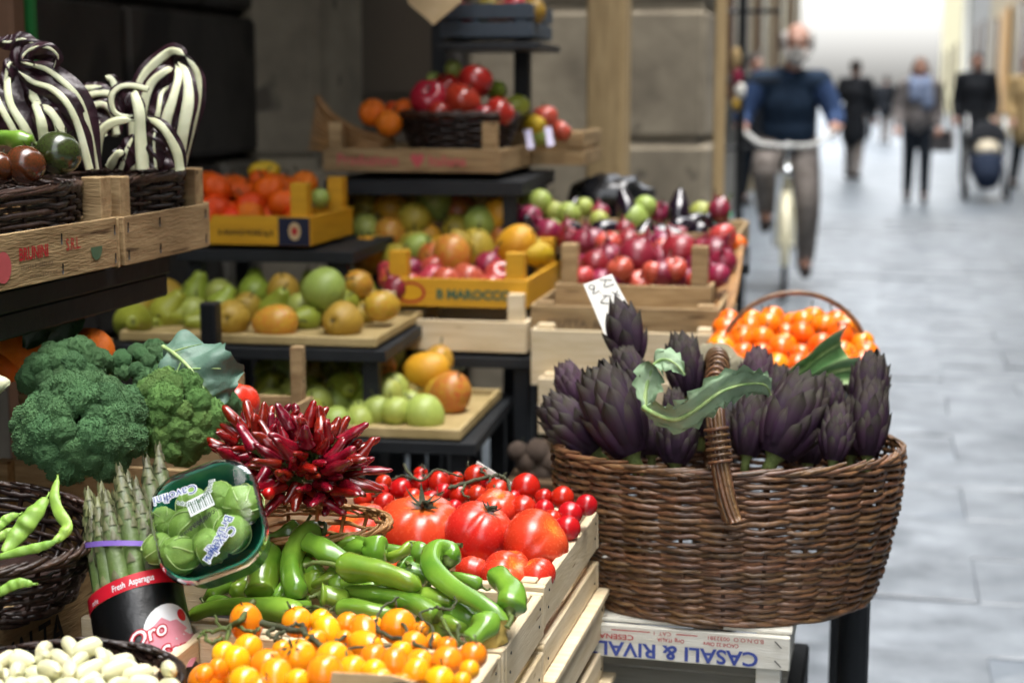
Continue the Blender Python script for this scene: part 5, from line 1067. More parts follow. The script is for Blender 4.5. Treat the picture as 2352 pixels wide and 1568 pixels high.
for c_, ys in ((c1, (-.185, -.15, .06, .185)), (c2, (-.12, -.03, .115))):
    for y in ys:
        for z in (.012, .046): b = MB(); b.tube([(.1412, y, z - .006), (.1412, y + .0008, z + .006)], .0008, 5); part('staple', b, M['iron'], c_)
p1 = (-.990, 1.585, 1.060); p2 = (-.990, 1.922, 1.060)
basket('dark_basket', 'dark wicker basket of brown tomatoes on the upper left shelf', p1, (.062, .168), (.056, .155), .090, 14, 26, .0029, 'darkwicker', 'rimwicker', 0, e=.55, amp=.0026, rimr=1.25, border=False, wob=.0012, rimrows=4)
basket('dark_basket', 'dark wicker basket with the striped radicchio heads', p2, (.062, .108), (.056, .098), .090, 14, 20, .0029, 'darkwicker', 'rimwicker', 0, e=.55, amp=.0026, rimr=1.25, border=False, wob=.0012, rimrows=4)
def Z1(x, y): return x * .4472, y * .4472
for x, y, r, d, m, lab in ((300, 785, 118, 1.83, 'greentom', 'dark green tomato with a curled stem in the upper left basket'), (130, 845, 105, 1.79, 'browntom', 'reddish brown tomato in the upper left basket'), (-10, 860, 88, 1.78, 'browntom', 'brown tomato cut off by the left edge on the shelf')):
    px, py = Z1(x, y); p = A(px, py, d=d); o_ = tag(ob('dark_tomato', round_mesh('dark_tomato', m, .93, 26, 16, .12), None, p, (-.5, .35, .5), SZ(r * .4472, d)), lab, 'tomato', 'dark tomatoes'); ob('calyx', MESH['calyx'][1], o_, (0, 0, .84), None, .8)
P = [A(*Z1(x, y), d=1.88) for x, y in ((175, 735), (100, 715), (0, 705), (-120, 720))]; pepper(P, SZ(46 * .4472, 1.88), 'dark green cucumber lying behind the dark tomatoes', 77, .9, None, 'pepper', 'cucumber', 'cucumber', None)

def radicchio(label, ribs, d0, base):
    """each rib: points (enlarged px, extra distance), thickness px, blade width px"""
    o0 = A(*Z1(*base), d=d0); t = thing('radicchio', label, 'radicchio', o0, None, 'striped radicchio heads')
    for i, (pts, th, bw, sg) in enumerate(ribs):
        P = catmull([A(*Z1(q[0], q[1] + (70 if q[1] >= 780 else 30 if q[1] >= 735 else 0)), d=d0 + (q[2] if len(q) > 2 else 0)) for q in pts], 30); u = np.linspace(0, 1, 30); r = SZ(th * .4472 / 2, d0) * 1.0
        if th:
            T = np.gradient(P, axis=0); T /= np.linalg.norm(T, axis=1)[:, None]; s = np.cross(T, -_F); s /= np.linalg.norm(s, axis=1)[:, None]; nn = np.cross(s, T); av = np.arange(14) * 2 * math.pi / 14
            rv = r * 1.08 * (np.interp(u, [0, .3, .7, 1], [1.15, 1.05, .85, .6]) if pts[0][1] > 700 else .9) * (1 + .06 * np.sin(u * 14 + i)) * np.clip((1.0 - u) / .12, .12, 1); b = MB(); b.grid(P[:, None] + rv[:, None, None] * (np.cos(av)[None, :, None] * s[:, None] + (.42 + .10 * np.cos(av * 3))[None, :, None] * np.sin(av)[None, :, None] * nn[:, None]), cv=True); rb = part('rib', b, M['rib'], t, o0)
        if bw:
            T = np.gradient(P, axis=0); T /= np.linalg.norm(T, axis=1)[:, None]; s = np.cross(T, -_F); s /= np.linalg.norm(s, axis=1)[:, None]
            wb_ = .95 * SZ(bw * .4472, d0) * np.sin(math.pi * np.clip(u * .86 + .10, 0, 1)) ** .6; v = np.linspace(-1, 1, 9)
            G = np.stack([P + s * (vv * wb_)[:, None] * (1 if (sg == 0 or np.sign(vv) == sg) else .25) + _F * (r * .3 + (abs(vv) ** 1.5) * wb_ * .55 + .0025 * np.sin(u * 19 + vv * 3 + i))[:, None] for vv in v], 1)
            b = MB(); b.grid(G); b.grid((G + _F * .0012)[::-1]); part('leaf_blade', b, M['blade'], t, o0)
    return t
radicchio('tall striped radicchio head at the right of the basket, closed like a bud', [
    ([(700, 800, .03), (690, 560, .03), (740, 390, .03), (850, 280, .03), (905, 262, .02), (950, 285, .01)], 46, 60, 0), ([(720, 800, .01), (730, 600, .0), (770, 440, 0), (850, 365, 0), (890, 350, .01)], 44, 55, 0),
    ([(905, 800, -.01), (945, 650, -.02), (968, 500, -.02), (955, 390, -.01), (915, 318, .01)], 56, 46, 0), ([(830, 800, -.015), (850, 640, -.025), (890, 500, -.025), (915, 400, -.015), (905, 330, .01)], 46, 46, 0),
    ([(935, 780, .02), (990, 620, .02), (1018, 480, .02), (1008, 370, .02), (950, 285, .015)], 40, 40, 0), ([(800, 790, .0), (805, 640, -.01), (815, 560, -.01), (830, 480, 0), (880, 430, .01)], 26, 60, 0), ([(880, 800, .04), (880, 600, .05), (900, 450, .05), (900, 330, .04)], 30, 130, 0)], 2.07, (880, 810))
radicchio('radicchio with a leaf curled into a ring, front of the basket', [
    ([(735, 800, 0), (722, 700, -.005), (716, 580, -.01), (692, 490, -.005), (680, 475, .01)], 54, 30, 0), ([(760, 460, 0), (690, 440, 0), (620, 445, 0), (575, 490, 0), (580, 560, 0), (625, 598, 0), (690, 592, 0)], 30, 30, 0),
    ([(640, 540, .012), (660, 530, .012), (690, 560, .008), (700, 580, .004)], 0, 70, 0), ([(925, 805, -.02), (905, 745, -.025), (835, 655, -.03), (755, 600, -.02)], 42, 44, 0), ([(495, 800, .0), (492, 750, 0), (525, 670, -.005), (600, 622, -.005), (690, 615, .0)], 50, 44, -1),
    ([(560, 790, .0), (600, 765, -.01), (640, 750, -.01)], 40, 40, 0), ([(620, 800, .0), (650, 740, -.005), (690, 690, 0)], 20, 60, 0), ([(800, 790, -.005), (790, 720, -.01), (800, 660, -.005)], 12, 60, 0), ([(860, 800, .0), (830, 740, 0), (780, 690, .0)], 0, 80, 0)], 2.02, (730, 815))
radicchio('small radicchio head at the back between the two big ones', [
    ([(590, 700, .02), (600, 520, .01), (580, 420, .01), (540, 388, .01)], 34, 40, 0), ([(600, 640, 0), (540, 480, 0), (460, 452, 0), (385, 475, 0)], 34, 40, 0), ([(600, 660, -.01), (575, 500, -.01), (500, 480, -.01), (415, 505, -.01)], 36, 40, 0),
    ([(600, 690, -.02), (580, 580, -.02), (520, 535, -.02), (440, 560, -.02)], 36, 40, 0), ([(540, 700, -.02), (510, 640, -.02), (470, 620, -.02)], 30, 40, 0), ([(500, 700, .03), (480, 560, .03), (500, 440, .03)], 0, 120, 0)], 2.12, (560, 720))
radicchio('big dark striped radicchio head leaning to the left edge', [
    ([(490, 800, 0), (452, 660, -.01), (410, 520, -.015), (330, 425, -.015), (230, 352, -.01), (125, 330, 0)], 32, 62, 0), ([(460, 800, -.01), (402, 650, -.02), (340, 525, -.025), (260, 452, -.02), (170, 420, -.01), (95, 365, 0)], 32, 62, 0),
    ([(240, 700, 0), (225, 620, -.01), (195, 540, -.01), (150, 460, 0)], 46, 70, 0), ([(230, 740, -.015), (215, 640, -.025), (190, 560, -.02), (170, 520, -.01)], 46, 50, 0), ([(325, 740, -.015), (305, 650, -.02), (255, 570, -.02), (200, 540, -.01)], 44, 70, 0),
    ([(180, 740, 0), (125, 655, -.01), (55, 535, -.01), (38, 420, 0), (60, 330, .01)], 40, 70, 0), ([(120, 740, 0), (60, 650, -.01), (0, 540, -.01), (-40, 420, 0)], 34, 80, 0), ([(170, 335, -.02), (110, 310, -.025), (150, 255, -.025), (235, 240, -.025), (295, 285, -.02), (275, 350, -.015)], 14, 34, 0),
    ([(60, 330, .0), (100, 270, 0), (180, 250, 0), (270, 300, 0)], 0, 60, 0), ([(-20, 210, .0), (50, 215, 0), (120, 200, .0), (200, 240, .0)], 12, 46, 0), ([(20, 460, .0), (45, 330, .0), (80, 350, .01)], 18, 40, 0), ([(300, 760, .03), (200, 560, .03), (90, 330, .03)], 0, 190, 0)], 1.93, (470, 815))
# ================================================================== STALL IN THE BACKGROUND
def frames_leg(name, label, px, d, z1, wd=.03, m='blackwood'):
    p = A(px, 600, d=d); b = MB(); b.box((0, 0, z1 / 2), (wd, wd, z1), .003); return tag(ob(name, b.mesh(name, M[m], False), None, (p[0], p[1], 0)), label, 'post')
def board(name, label, cat, px0, px1, py, d, W, th, m, legs=True, drop=.02):
    """shelf board whose front top edge runs from px0 to px1 at picture height py"""
    a, c = A(px0, py, d=d), A(px1, py, d=d); L = np.linalg.norm(c - a); mid = (a + c) / 2; z = mid[2] - .002; rz = math.atan2(c[1] - a[1], c[0] - a[0]) * .35
    t = thing(name, label, cat, (mid[0], mid[1] + W / 2, 0), (0, 0, rz))
    ob('board', plank(L, W, th, m), t, (0, 0, z - th / 2))
    if legs:
        for x in (-L / 2 + .03, L / 2 - .03):
            for y in (-W / 2 + .03, W / 2 - .03): ob('leg', plank(.028, .028, z - th, m), t, (x, y, (z - th) / 2))
    return t
def bcrate(name, label, px0, px1, py, d, W, H, wood, rails=((0, 1),), ph=None, pw=.03, group=None, rz=.05, boards=4, th=.008):
    a, c = A(px0, py, d=d), A(px1, py, d=d); L = np.linalg.norm(c - a); mid = (a + c) / 2
    return crate(name, label, (mid[0], mid[1] + W / 2, mid[2] + .003), L, W, H, wood, rz, rails=rails, ph=ph, pw=pw, group=group, boards=boards, th=th), L, W
FCAT = {'orange': 'orange', 'mandarin': 'orange', 'apple': 'apple', 'pinkapple': 'apple', 'pear': 'pear', 'quince': 'quince', 'mango': 'mango', 'lime': 'citrus', 'melon': 'melon', 'lemon': 'lemon', 'aubergine': 'aubergine', 'onion': 'onion', 'persimmon': 'persimmon'}
def heap(rows, where, group):
    """rows: (kind, px, py, radius px, distance, look, rotation)"""
    for q in rows:
        kind, px, py, r, d, look = q[:6]; rot = q[6] if len(q) > 6 else None; p = A(px, py, d=d); s = SZ(r, d)
        if kind in ('melon', 'mango', 'pear', 'aubergine', 'lemon') and rot is None: rot = (1.45, random.uniform(-.3, .3), random.uniform(-.8, .8))
        fruit(kind, p, s, '%s %s' % (look, where), FCAT[kind], group, rot)
def fill(kinds, x0, x1, y0, y1, d0, d1, r0, r1, n, what, where, cat, group, rows=2, z=None):
    pos = []; rad = []; g = math.ceil(n / rows)
    for i in range(n):
        v = (i // g) / max(rows - 1, 1); px = lerp(x0, x1, ((i % g) + .5) / g) + RNG.uniform(-14, 14); d = lerp(d1, d0, v) + RNG.uniform(-.02, .02)
        pos.append(A(px, lerp(y0, y1, v) + RNG.uniform(-10, 10), d=d)); rad.append(SZ(RNG.uniform(r0, r1), d))
    pos = relax(pos, np.array(rad) * .9, it=6)
    rank_labels([fruit(kinds[i % len(kinds)], p, r, None, None) for i, (p, r) in enumerate(zip(pos, rad))], what, where, cat, group, rows)
# ---- oranges in the yellow crate
M['yellowwood'] = mat('yellow printed wood', C('D8A11C'), C('C28E14'), 10, .55, .1, 60, mapsc=(1, 8, 8))
c, L, W = bcrate('fruit_crate', 'yellow printed crate of oranges left of the stone pier', 385, 716, 566, 3.0, .27, .055, 'yellowwood', ph=.115, pw=.032, rz=.03)
patch(c, 'printed_panel', [(L / 2 - .062, .0015), (L / 2 - .0005, .0015), (L / 2 - .0005, .0535), (L / 2 - .062, .0535)], (0, -W / 2 - .0012, 0), (1, 0, 0), (0, 0, 1), 'navy'); patch(c, 'printed_fruit', [(L / 2 - .03 + .012 * math.cos(a), .028 + .017 * math.sin(a)) for a in np.linspace(0, 6.28, 18, endpoint=False)], (0, -W / 2 - .0018, 0), (1, 0, 0), (0, 0, 1), 'kraft'); patch(c, 'printed_fruit', [(L / 2 - .03 + .006 * math.cos(a), .028 + .008 * math.sin(a)) for a in np.linspace(0, 6.28, 14, endpoint=False)], (0, -W / 2 - .0024, 0), (1, 0, 0), (0, 0, 1), 'redprint')
lettering(c, 'B ARANCE ROSSE kg 8', .013, (-L / 2 + .09, -W / 2 - .0012, .020), (1, 0, 0), (0, 0, 1), 'ink', .0003, xs=.85)
heap([('mandarin', 497, 432, 38, 3.06, 'orange behind the corner of the radicchio crate'), ('mandarin', 495, 478, 38, 3.04, 'orange lowest at the left'), ('mandarin', 573, 473, 38, 3.05, 'orange low in the middle'), ('mandarin', 618, 432, 40, 3.1, 'orange on top in the middle'), ('mandarin', 556, 438, 34, 3.14, 'orange in the second layer'), ('mandarin', 670, 470, 36, 3.05, 'orange at the right corner'), ('mandarin', 530, 500, 28, 3.03, 'small orange at the bottom'), ('mandarin', 520, 440, 30, 3.16, 'orange at the back left'),
      ('lemon', 607, 391, 24, 3.2, 'oblong yellow fruit lying on top', (0, 1.5, .1)), ('lime', 735, 455, 22, 3.16, 'yellow green fruit at the far right'), ('lime', 690, 430, 22, 3.22, 'pale green fruit at the back')], 'in the yellow crate', 'fruit in the yellow orange crate')
fill(['mandarin', 'mandarin', 'orange'], 470, 700, 430, 490, 3.05, 3.18, 32, 38, 12, 'bright orange', 'filling the yellow crate', 'orange', 'oranges filling the yellow crate', 2)
board('shelf', 'dark shelf under the yellow orange crate', 'shelf', 380, 800, 572, 2.99, .34, .022, 'blackwood')
# ---- apple crate high on the shelf
c, L, W = bcrate('fruit_crate', 'pale wooden crate with pink script holding apples, high on the shelf', 725, 1142, 398, 3.3, .44, .048, 'oldpine', ph=.10, pw=.03, rz=.04)
lettering(c, 'Produzione', .032, (-L / 2 + .03, -W / 2 - .0012, .014), (1, 0, 0), (0, 0, 1), 'pinkprint', .0005, xs=.9); lettering(c, 'Italiana', .030, (L / 2 - .15, -W / 2 - .0012, .014), (1, 0, 0), (0, 0, 1), 'pinkprint', .0005, xs=.95)
hpt = [(16 * math.sin(a) ** 3, 13 * math.cos(a) - 5 * math.cos(2 * a) - 2 * math.cos(3 * a) - math.cos(4 * a)) for a in np.linspace(0, 6.28, 24, endpoint=False)]
patch(c, 'printed_heart', [(.015 + x * .0009, .025 + y * .0011) for x, y in hpt][::-1], (0, -W / 2 - .0016, 0), (1, 0, 0), (0, 0, 1), 'pinkprint')
board('shelf', 'dark shelf under the apple crate', 'shelf', 715, 1180, 412, 3.29, .52, .03, 'blackwood', drop=.02)
p = A(1055, 322, d=3.42); basket('dark_basket', 'dark wicker basket of red apples in the high crate', (p[0], p[1], p[2] - .02), (.125, .10), (.10, .08), .072, 9, 18, .0036, 'darkwicker', 'rimwicker', .1, border=False)
# pale split cane tray leaning behind
P = [A(728, 222, d=3.45), A(760, 262, d=3.44), A(820, 300, d=3.42), A(905, 325, d=3.4)]; P2 = [q + np.array([.03, -.02, -.055]) for q in P]
t = thing('cane_tray', 'pale cane tray tilted at the left of the apple crate', 'tray', P[0]); Pc = catmull(P, 20); Pd = np.array([q + np.array([-.02, .0, -.10 * (1 - i / 19) - .01]) for i, q in enumerate(Pc)])
b = MB(); b.tube(Pc, .008, 8); part('rim', b, M['palewicker'], t, P[0])
for k in range(9): b = MB(); b.tube(lerp(Pc, Pd, (k + 1) / 9.), .0045, 6); part('cane', b, M['palewicker'], t, P[0])
heap([('orange', 856, 258, 33, 3.38, 'yellow orange at the left'), ('orange', 893, 283, 32, 3.36, 'yellowish orange beside the dark basket'), ('mandarin', 925, 248, 24, 3.5, 'orange half hidden at the back'), ('mandarin', 905, 250, 20, 3.52, 'orange at the very back')], 'in the high apple crate', 'fruit in the apple crate')
heap([('apple', 985, 226, 44, 3.38, 'big dark red apple at the left', (.9, .3, 0)), ('apple', 1062, 232, 44, 3.36, 'dark red apple in the middle', (.5, .2, 1)), ('apple', 1092, 188, 42, 3.42, 'topmost dark red apple', (.3, .3, 2)), ('apple', 1148, 258, 36, 3.36, 'red apple at the right end', (.7, .4, 1)), ('apple', 1025, 200, 34, 3.46, 'dark apple at the back'), ('lime', 1040, 158, 20, 3.5, 'green fruit highest at the back'), ('lime', 997, 184, 18, 3.48, 'green fruit at the back left'),
      ('apple', 1110, 270, 34, 3.36, 'dark red apple at the front'), ('pear', 1142, 208, 24, 3.5, 'small yellow green pear'), ('pear', 1188, 242, 26, 3.5, 'yellow green pear leaning right'), ('apple', 1010, 265, 34, 3.36, 'red apple low at the front left')], 'in the dark basket of the apple crate', 'fruit in the dark apple basket')
M['netwhite'] = mat('pale plastic net', C('D8D4D8'), C('B8A8B8'), 40, .4); M['lilac'] = flat('lilac label', 'BDB6CC', .6)
for i, (px, py, r, k) in enumerate(((1225, 288, 26, 'lemon'), (1252, 268, 30, 'pinkapple'), (1240, 310, 24, 'lime'), (1290, 300, 24, 'pinkapple'))):
    heap([(k, px, py, r, 3.6, ['yellow fruit with a paper tag', 'blushed apple at the top', 'green fruit low', 'blushed apple at the far right'][i])], 'in the right end of the high shelf', 'bagged fruit on the high shelf')
for px, py in ((1212, 318), (1258, 312)):
    q = [A(px - 8, py - 20, d=3.5), A(px + 8, py - 22, d=3.5), A(px + 15, py + 22, d=3.46), A(px - 1, py + 24, d=3.46)]; b = MB(); b.add(q + [x_ + np.array([0, .003, 0]) for x_ in q], [(0, 1, 2, 3), (7, 6, 5, 4), (0, 4, 5, 1), (1, 5, 6, 2), (2, 6, 7, 3), (3, 7, 4, 0)]); tag(part('paper_tag', b, M['lilac'], None, (0, 0, 0), False, True), 'lilac paper tag hanging %s on the high shelf' % ('left' if px < 1230 else 'right'), 'tag', 'paper tags')
c, L, W = bcrate('fruit_crate', 'wooden crate of bagged fruit at the right end of the high shelf', 1150, 1335, 382, 3.62, .30, .075, 'oldpine', rails=((0, .42), (.55, 1)), rz=.04)
# ---- paper and dark crate hanging at the top
P = [A(928, -30, d=3.3), A(1062, -30, d=3.3), A(1058, 5, d=3.27), A(995, 57, d=3.24), A(938, 8, d=3.27)]; b = MB(); b.add(P + [x_ + np.array([0, .006, 0]) for x_ in P], [tuple(range(5)), tuple(range(9, 4, -1))] + [(i, i + 5, (i + 1) % 5 + 5, (i + 1) % 5) for i in range(5)]); tag(part('paper_sheet', b, M['kraft'], None, (0, 0, 0), False, True), 'beige paper corner hanging down at the top', 'paper')
c, L, W = bcrate('plastic_crate', 'blue grey plastic crate cut off by the top edge', 1000, 1212, 88, 3.4, .30, .07, 'bluegrey', rails=((0, .45), (.55, 1)), rz=.06)
for i, (px, py, k) in enumerate(((1065, 30, 'pinkapple'), (1120, 22, 'quince'), (1180, 15, 'pinkapple'), (1225, 25, 'quince'), (1030, 20, 'mango'), (1150, 35, 'mango'))): heap([(k, px, py, 30, 3.45, ['rosy fruit at the left', 'yellowish fruit next to it', 'rosy fruit right of the middle', 'pale fruit at the right end', 'leftmost yellow red fruit', 'yellow red fruit low in the middle'][i])], 'in the plastic crate at the top edge', 'fruit in the top crate')
for px in (1015, 1200): frames_leg('shelf_upright', 'dark upright carrying the top crate, %s' % ('left one' if px < 1100 else 'right one'), px, 3.75, 1.62, .035, 'iron')
board('shelf', 'dark narrow shelf under the plastic crate at the top', 'shelf', 985, 1225, 94, 3.39, .36, .015, 'iron', False)
# ---- tray of pears
def tray(label, px0, px1, py, d, W, lip, m='kraft'):
    a, c = A(px0, py, d=d), A(px1, py, d=d); L = np.linalg.norm(c - a); mid = (a + c) / 2; rz = .06
    t = thing('fruit_tray', label, 'tray', (mid[0], mid[1] + W / 2, mid[2]), (0, 0, rz)); b = MB(); b.box((0, 0, .005), (L - .02, W - .02, .006)); part('floor', b, M[m], t, (0, 0, 0), False)
    for s in (-1, 1):
        b = MB(); b.box((0, s * W / 2, lip / 2), (L, .008, lip), .002); part('lip', b, M[m], t, (0, 0, 0), False); b = MB(); b.box((s * (L / 2 - .004), 0, lip / 2 + .001), (.008, W - .01, lip), .002); part('lip', b, M[m], t, (0, 0, 0), False)
    return t
M['traywood'] = mat('pale tray', C('B9A373'), C('94804F'), 12, .6, .2, 60)
tray('pale shallow tray of pears and mangoes in the dark middle shelf', 245, 862, 788, 2.72, .34, .016, 'traywood')
heap([('pear', 305, 738, 44, 2.82, 'dim green pear at the left end'), ('pear', 420, 725, 38, 2.9, 'dim green pear leaning second from the left'), ('quince', 530, 732, 44, 2.8, 'speckled round fruit facing out', (1.4, 0, .2)), ('mango', 632, 738, 42, 2.79, 'pale green pear shaped fruit lying level', (0, 1.5, .1)), ('pear', 702, 732, 32, 2.84, 'small yellow pear'), ('quince', 785, 738, 47, 2.78, 'large russet fruit with a dark eye', (1.4, 0, -.1)), ('lime', 742, 662, 50, 2.86, 'big green fruit on top', (0, 1.2, .4)), ('quince', 650, 664, 38, 2.95, 'dark russet fruit at the back'), ('mango', 822, 652, 34, 2.92, 'reddish fruit at the back right'), ('mango', 878, 702, 36, 2.86, 'orange brown fruit at the right end'), ('pear', 795, 690, 30, 2.9, 'yellow green pear between the larger ones'), ('quince', 850, 690, 30, 2.95, 'brownish fruit near the yellow crate'), ('pear', 470, 740, 34, 2.86, 'green pear near the middle left'), ('pear', 360, 742, 34, 2.9, 'dim pear between two others')], 'in the middle tray', 'fruit in the middle tray')
board('shelf', 'black shelf board under the pear tray', 'shelf', 235, 870, 794, 2.71, .42, .02, 'blackwood')
fill(['pear', 'quince', 'pear', 'lime'], 290, 860, 668, 715, 2.9, 3.02, 32, 40, 18, 'dim russet fruit', 'behind the middle tray', 'fruit', 'back rows of the middle tray', 2)
# ---- lower tray
tray('pale shallow tray of limes and mangoes low in the stall', 560, 1050, 1000, 2.62, .36, .018, 'traywood')
heap([('lime', 868, 945, 36, 2.70, 'lime at the front left'), ('lime', 908, 945, 34, 2.68, 'yellow lime at the front middle'), ('lime', 978, 950, 46, 2.68, 'large lime at the front right'), ('lime', 888, 905, 36, 2.76, 'lime in the second row'), ('melon', 980, 848, 44, 2.84, 'bright yellow melon on top', (0, 1.5, .1)), ('mango', 1030, 908, 48, 2.78, 'mango with a red cheek', (.3, .5, 0)), ('mango', 870, 842, 38, 2.9, 'orange mango in the shade'), ('pear', 790, 892, 42, 2.80, 'yellow green fruit left of the limes'), ('pear', 715, 902, 40, 2.84, 'dim green fruit in the middle'), ('pear', 625, 885, 40, 2.86, 'dim green fruit at the left end'), ('aubergine', 925, 888, 24, 2.86, 'dark green oblong fruit under the melon', (0, 1.4, .3)), ('pear', 770, 840, 34, 2.95, 'dark fruit at the back'), ('lime', 830, 950, 32, 2.72, 'lime behind the chilies'), ('lime', 940, 925, 30, 2.78, 'small lime between the larger ones')], 'in the lower tray', 'fruit in the lower tray')
board('shelf', 'black shelf board under the lower tray', 'shelf', 550, 1070, 1006, 2.61, .45, .02, 'blackwood')
fill(['pear', 'lime', 'quince', 'mango'], 590, 1030, 838, 905, 2.82, 2.95, 34, 42, 16, 'dim green fruit', 'behind the limes', 'fruit', 'back rows of the lower tray', 2)
fill(['lime', 'pear', 'lime'], 590, 860, 925, 965, 2.68, 2.76, 34, 40, 10, 'pale green fruit', 'left in the lower tray', 'fruit', 'front left of the lower tray', 2)
# ---- yellow crate with red fruit
c, L, W = bcrate('fruit_crate', 'yellow printed crate of red apples in the middle of the stall', 868, 1207, 708, 2.98, .36, .053, 'yellowwood', ph=.10, pw=.034, rz=.03)
lettering(c, 'B MAROCCO', .024, (-.035, -W / 2 - .0012, .016), (1, 0, 0), (0, 0, 1), 'greenprint', .0012, xs=1.0)
patch(c, 'printed_emblem', [(-.085 + .030 * math.cos(a), .026 + .020 * math.sin(a)) for a in np.linspace(0, 6.28, 20, endpoint=False)], (0, -W / 2 - .0012, 0), (1, 0, 0), (0, 0, 1), 'redprint'); patch(c, 'printed_emblem', [(-.085 + .024 * math.cos(a), .026 + .015 * math.sin(a)) for a in np.linspace(0, 6.28, 20, endpoint=False)], (0, -W / 2 - .0018, 0), (1, 0, 0), (0, 0, 1), 'yellowcard')
heap([('pinkapple', 905, 644, 38, 3.05, 'pink red apple first from the left'), ('pinkapple', 990, 642, 38, 3.05, 'pink red apple second from the left'), ('pinkapple', 1075, 640, 40, 3.05, 'pink red apple third from the left'), ('pinkapple', 1150, 634, 38, 3.05, 'pink red apple at the right'), ('pinkapple', 945, 650, 30, 3.1, 'pink red apple wedged between the first two'), ('mango', 1036, 592, 44, 3.12, 'big red round fruit on top', (.2, 0, 0)), ('quince', 868, 578, 40, 3.3, 'dim yellow green fruit at the far left'), ('quince', 955, 572, 44, 3.3, 'dim yellow green fruit at the back'), ('quince', 1092, 568, 44, 3.26, 'yellow green fruit behind the red one'), ('melon', 1182, 562, 44, 3.2, 'bright yellow fruit at the right', (.4, .9, .2)), ('melon', 1148, 500, 44, 3.36, 'dim yellow melon above', (.2, .3, 0)), ('lemon', 1232, 582, 30, 3.2, 'yellow lemon at the right corner'), ('quince', 900, 500, 36, 3.5, 'dark fruit high at the back left'), ('quince', 1010, 500, 40, 3.5, 'dark fruit high at the back'), ('lime', 985, 585, 34, 3.25, 'green fruit behind the red apples'), ('quince', 1080, 510, 38, 3.45, 'dim fruit high at the back right')], 'in the yellow apple crate', 'fruit in the yellow apple crate')
c, L, W = bcrate('wooden_crate', 'bare wooden crate with a dark gap under the yellow apple crate', 845, 1207, 808, 2.96, .38, .105, 'pine', rails=((0, .55),), ph=.105, pw=.03, rz=.03)
board('shelf', 'dark shelf under the bare wooden crate', 'shelf', 840, 1212, 815, 2.95, .42, .02, 'blackwood')
# dark backdrop crates behind the high fruit
c, L, W = bcrate('fruit_crate', 'dark wooden crate tilted behind the yellow apple crate', 830, 1215, 600, 3.36, .36, .08, 'darkpine', rz=.03)
fill(['quince', 'melon', 'quince', 'lime', 'mango'], 840, 1215, 470, 585, 3.25, 3.48, 36, 44, 24, 'dim yellow green fruit', 'behind the red apples', 'fruit', 'heap behind the yellow crate', 3)
fill(['pinkapple', 'onion'], 880, 1190, 622, 650, 3.03, 3.12, 30, 36, 14, 'pink red fruit', 'filling the yellow crate', 'fruit', 'red fruit filling the yellow crate', 2)
# ---- stacked crates at the right
for i, (px0, px1, py, d, H, rails, lab) in enumerate([(1222, 1640, 1008, 2.78, .105, ((0, .95),), 'wooden crate lowest in the stack left of the artichokes'), (1207, 1640, 893, 2.80, .105, ((0, .95),), 'wooden crate second from the bottom left of the artichokes'), (1205, 1640, 776, 2.82, .055, ((0, .95),), 'old printed wooden crate on top of the stack behind the artichokes')]):
    c, L, W = bcrate('fruit_crate', lab, px0, px1, py, d, .44, H, 'oldpine' if i == 2 else 'pine', rails, None, .03, 'crates stacked behind the artichokes', .03)
    if i == 2: lettering(c, 'FRUTTA  FRESCA', .02, (-L / 2 + .03, -W / 2 - .0012, .014), (1, 0, 0), (0, 0, 1), 'greyprint', .0004)
c, L, W = bcrate('fruit_crate', 'open wooden crate of red onions and pomegranates', 1265, 1625, 712, 2.95, .42, .055, 'oldpine', ((0, .8),), .115, .03, 'crates stacked behind the artichokes', .03)
b_ = board('shelf', 'plain dark board under the crate stack', 'shelf', 1215, 1660, 1016, 2.77, .46, .02, 'darkpine')
heap([('onion', 1368, 605, 34, 3.05, 'red onion at the front left'), ('onion', 1465, 588, 46, 3.08, 'largest red onion in the middle'), ('onion', 1560, 578, 46, 3.1, 'red onion right of the middle'), ('onion', 1645, 582, 42, 3.12, 'red onion at the right end'), ('pinkapple', 1550, 618, 30, 3.0, 'pale red fruit with a white patch'), ('onion', 1362, 552, 32, 3.2, 'red onion higher at the left'), ('pinkapple', 1425, 618, 32, 3.0, 'pink fruit low at the left'), ('pinkapple', 1602, 648, 28, 2.98, 'pink red fruit low at the right'), ('pinkapple', 1500, 625, 28, 3.0, 'rosy fruit in the front middle'), ('onion', 1410, 640, 24, 3.0, 'small red onion low in front'), ('pinkapple', 1340, 640, 30, 3.02, 'rosy fruit at the left post'), ('onion', 1520, 560, 34, 3.2, 'red onion behind the largest'), ('mandarin', 1690, 560, 26, 3.2, 'orange fruit at the right corner'), ('onion', 1605, 605, 30, 3.05, 'red onion behind the pale fruit')], 'in the onion crate', 'onions and fruit behind the artichokes')
heap([('aubergine', 1395, 528, 26, 3.3, 'glossy dark aubergine at the left', (0, 1.5, .3)), ('aubergine', 1520, 540, 28, 3.28, 'glossy dark aubergine in the middle', (0, 1.5, -.2)), ('aubergine', 1618, 530, 26, 3.3, 'glossy dark aubergine at the right', (0, 1.5, .2)), ('aubergine', 1570, 520, 24, 3.36, 'dark aubergine at the back', (0, 1.5, .6)), ('lime', 1458, 502, 34, 3.4, 'big pale yellow green fruit'), ('lime', 1240, 464, 28, 3.4, 'pale green fruit at the left'), ('lime', 1180, 452, 26, 3.45, 'pale green fruit highest at the left'), ('lime', 1305, 492, 28, 3.36, 'pale green fruit in the row'), ('lime', 1272, 486, 24, 3.4, 'small pale green fruit in the row'), ('lime', 1375, 505, 22, 3.4, 'pale green fruit beside the aubergine'), ('onion', 1215, 500, 32, 3.34, 'dark red onion under the green fruit'), ('onion', 1258, 532, 32, 3.3, 'purple red onion lower in the row'), ('onion', 1305, 545, 28, 3.26, 'purple onion near the crate post')], 'behind the onion crate', 'vegetables behind the onion crate')
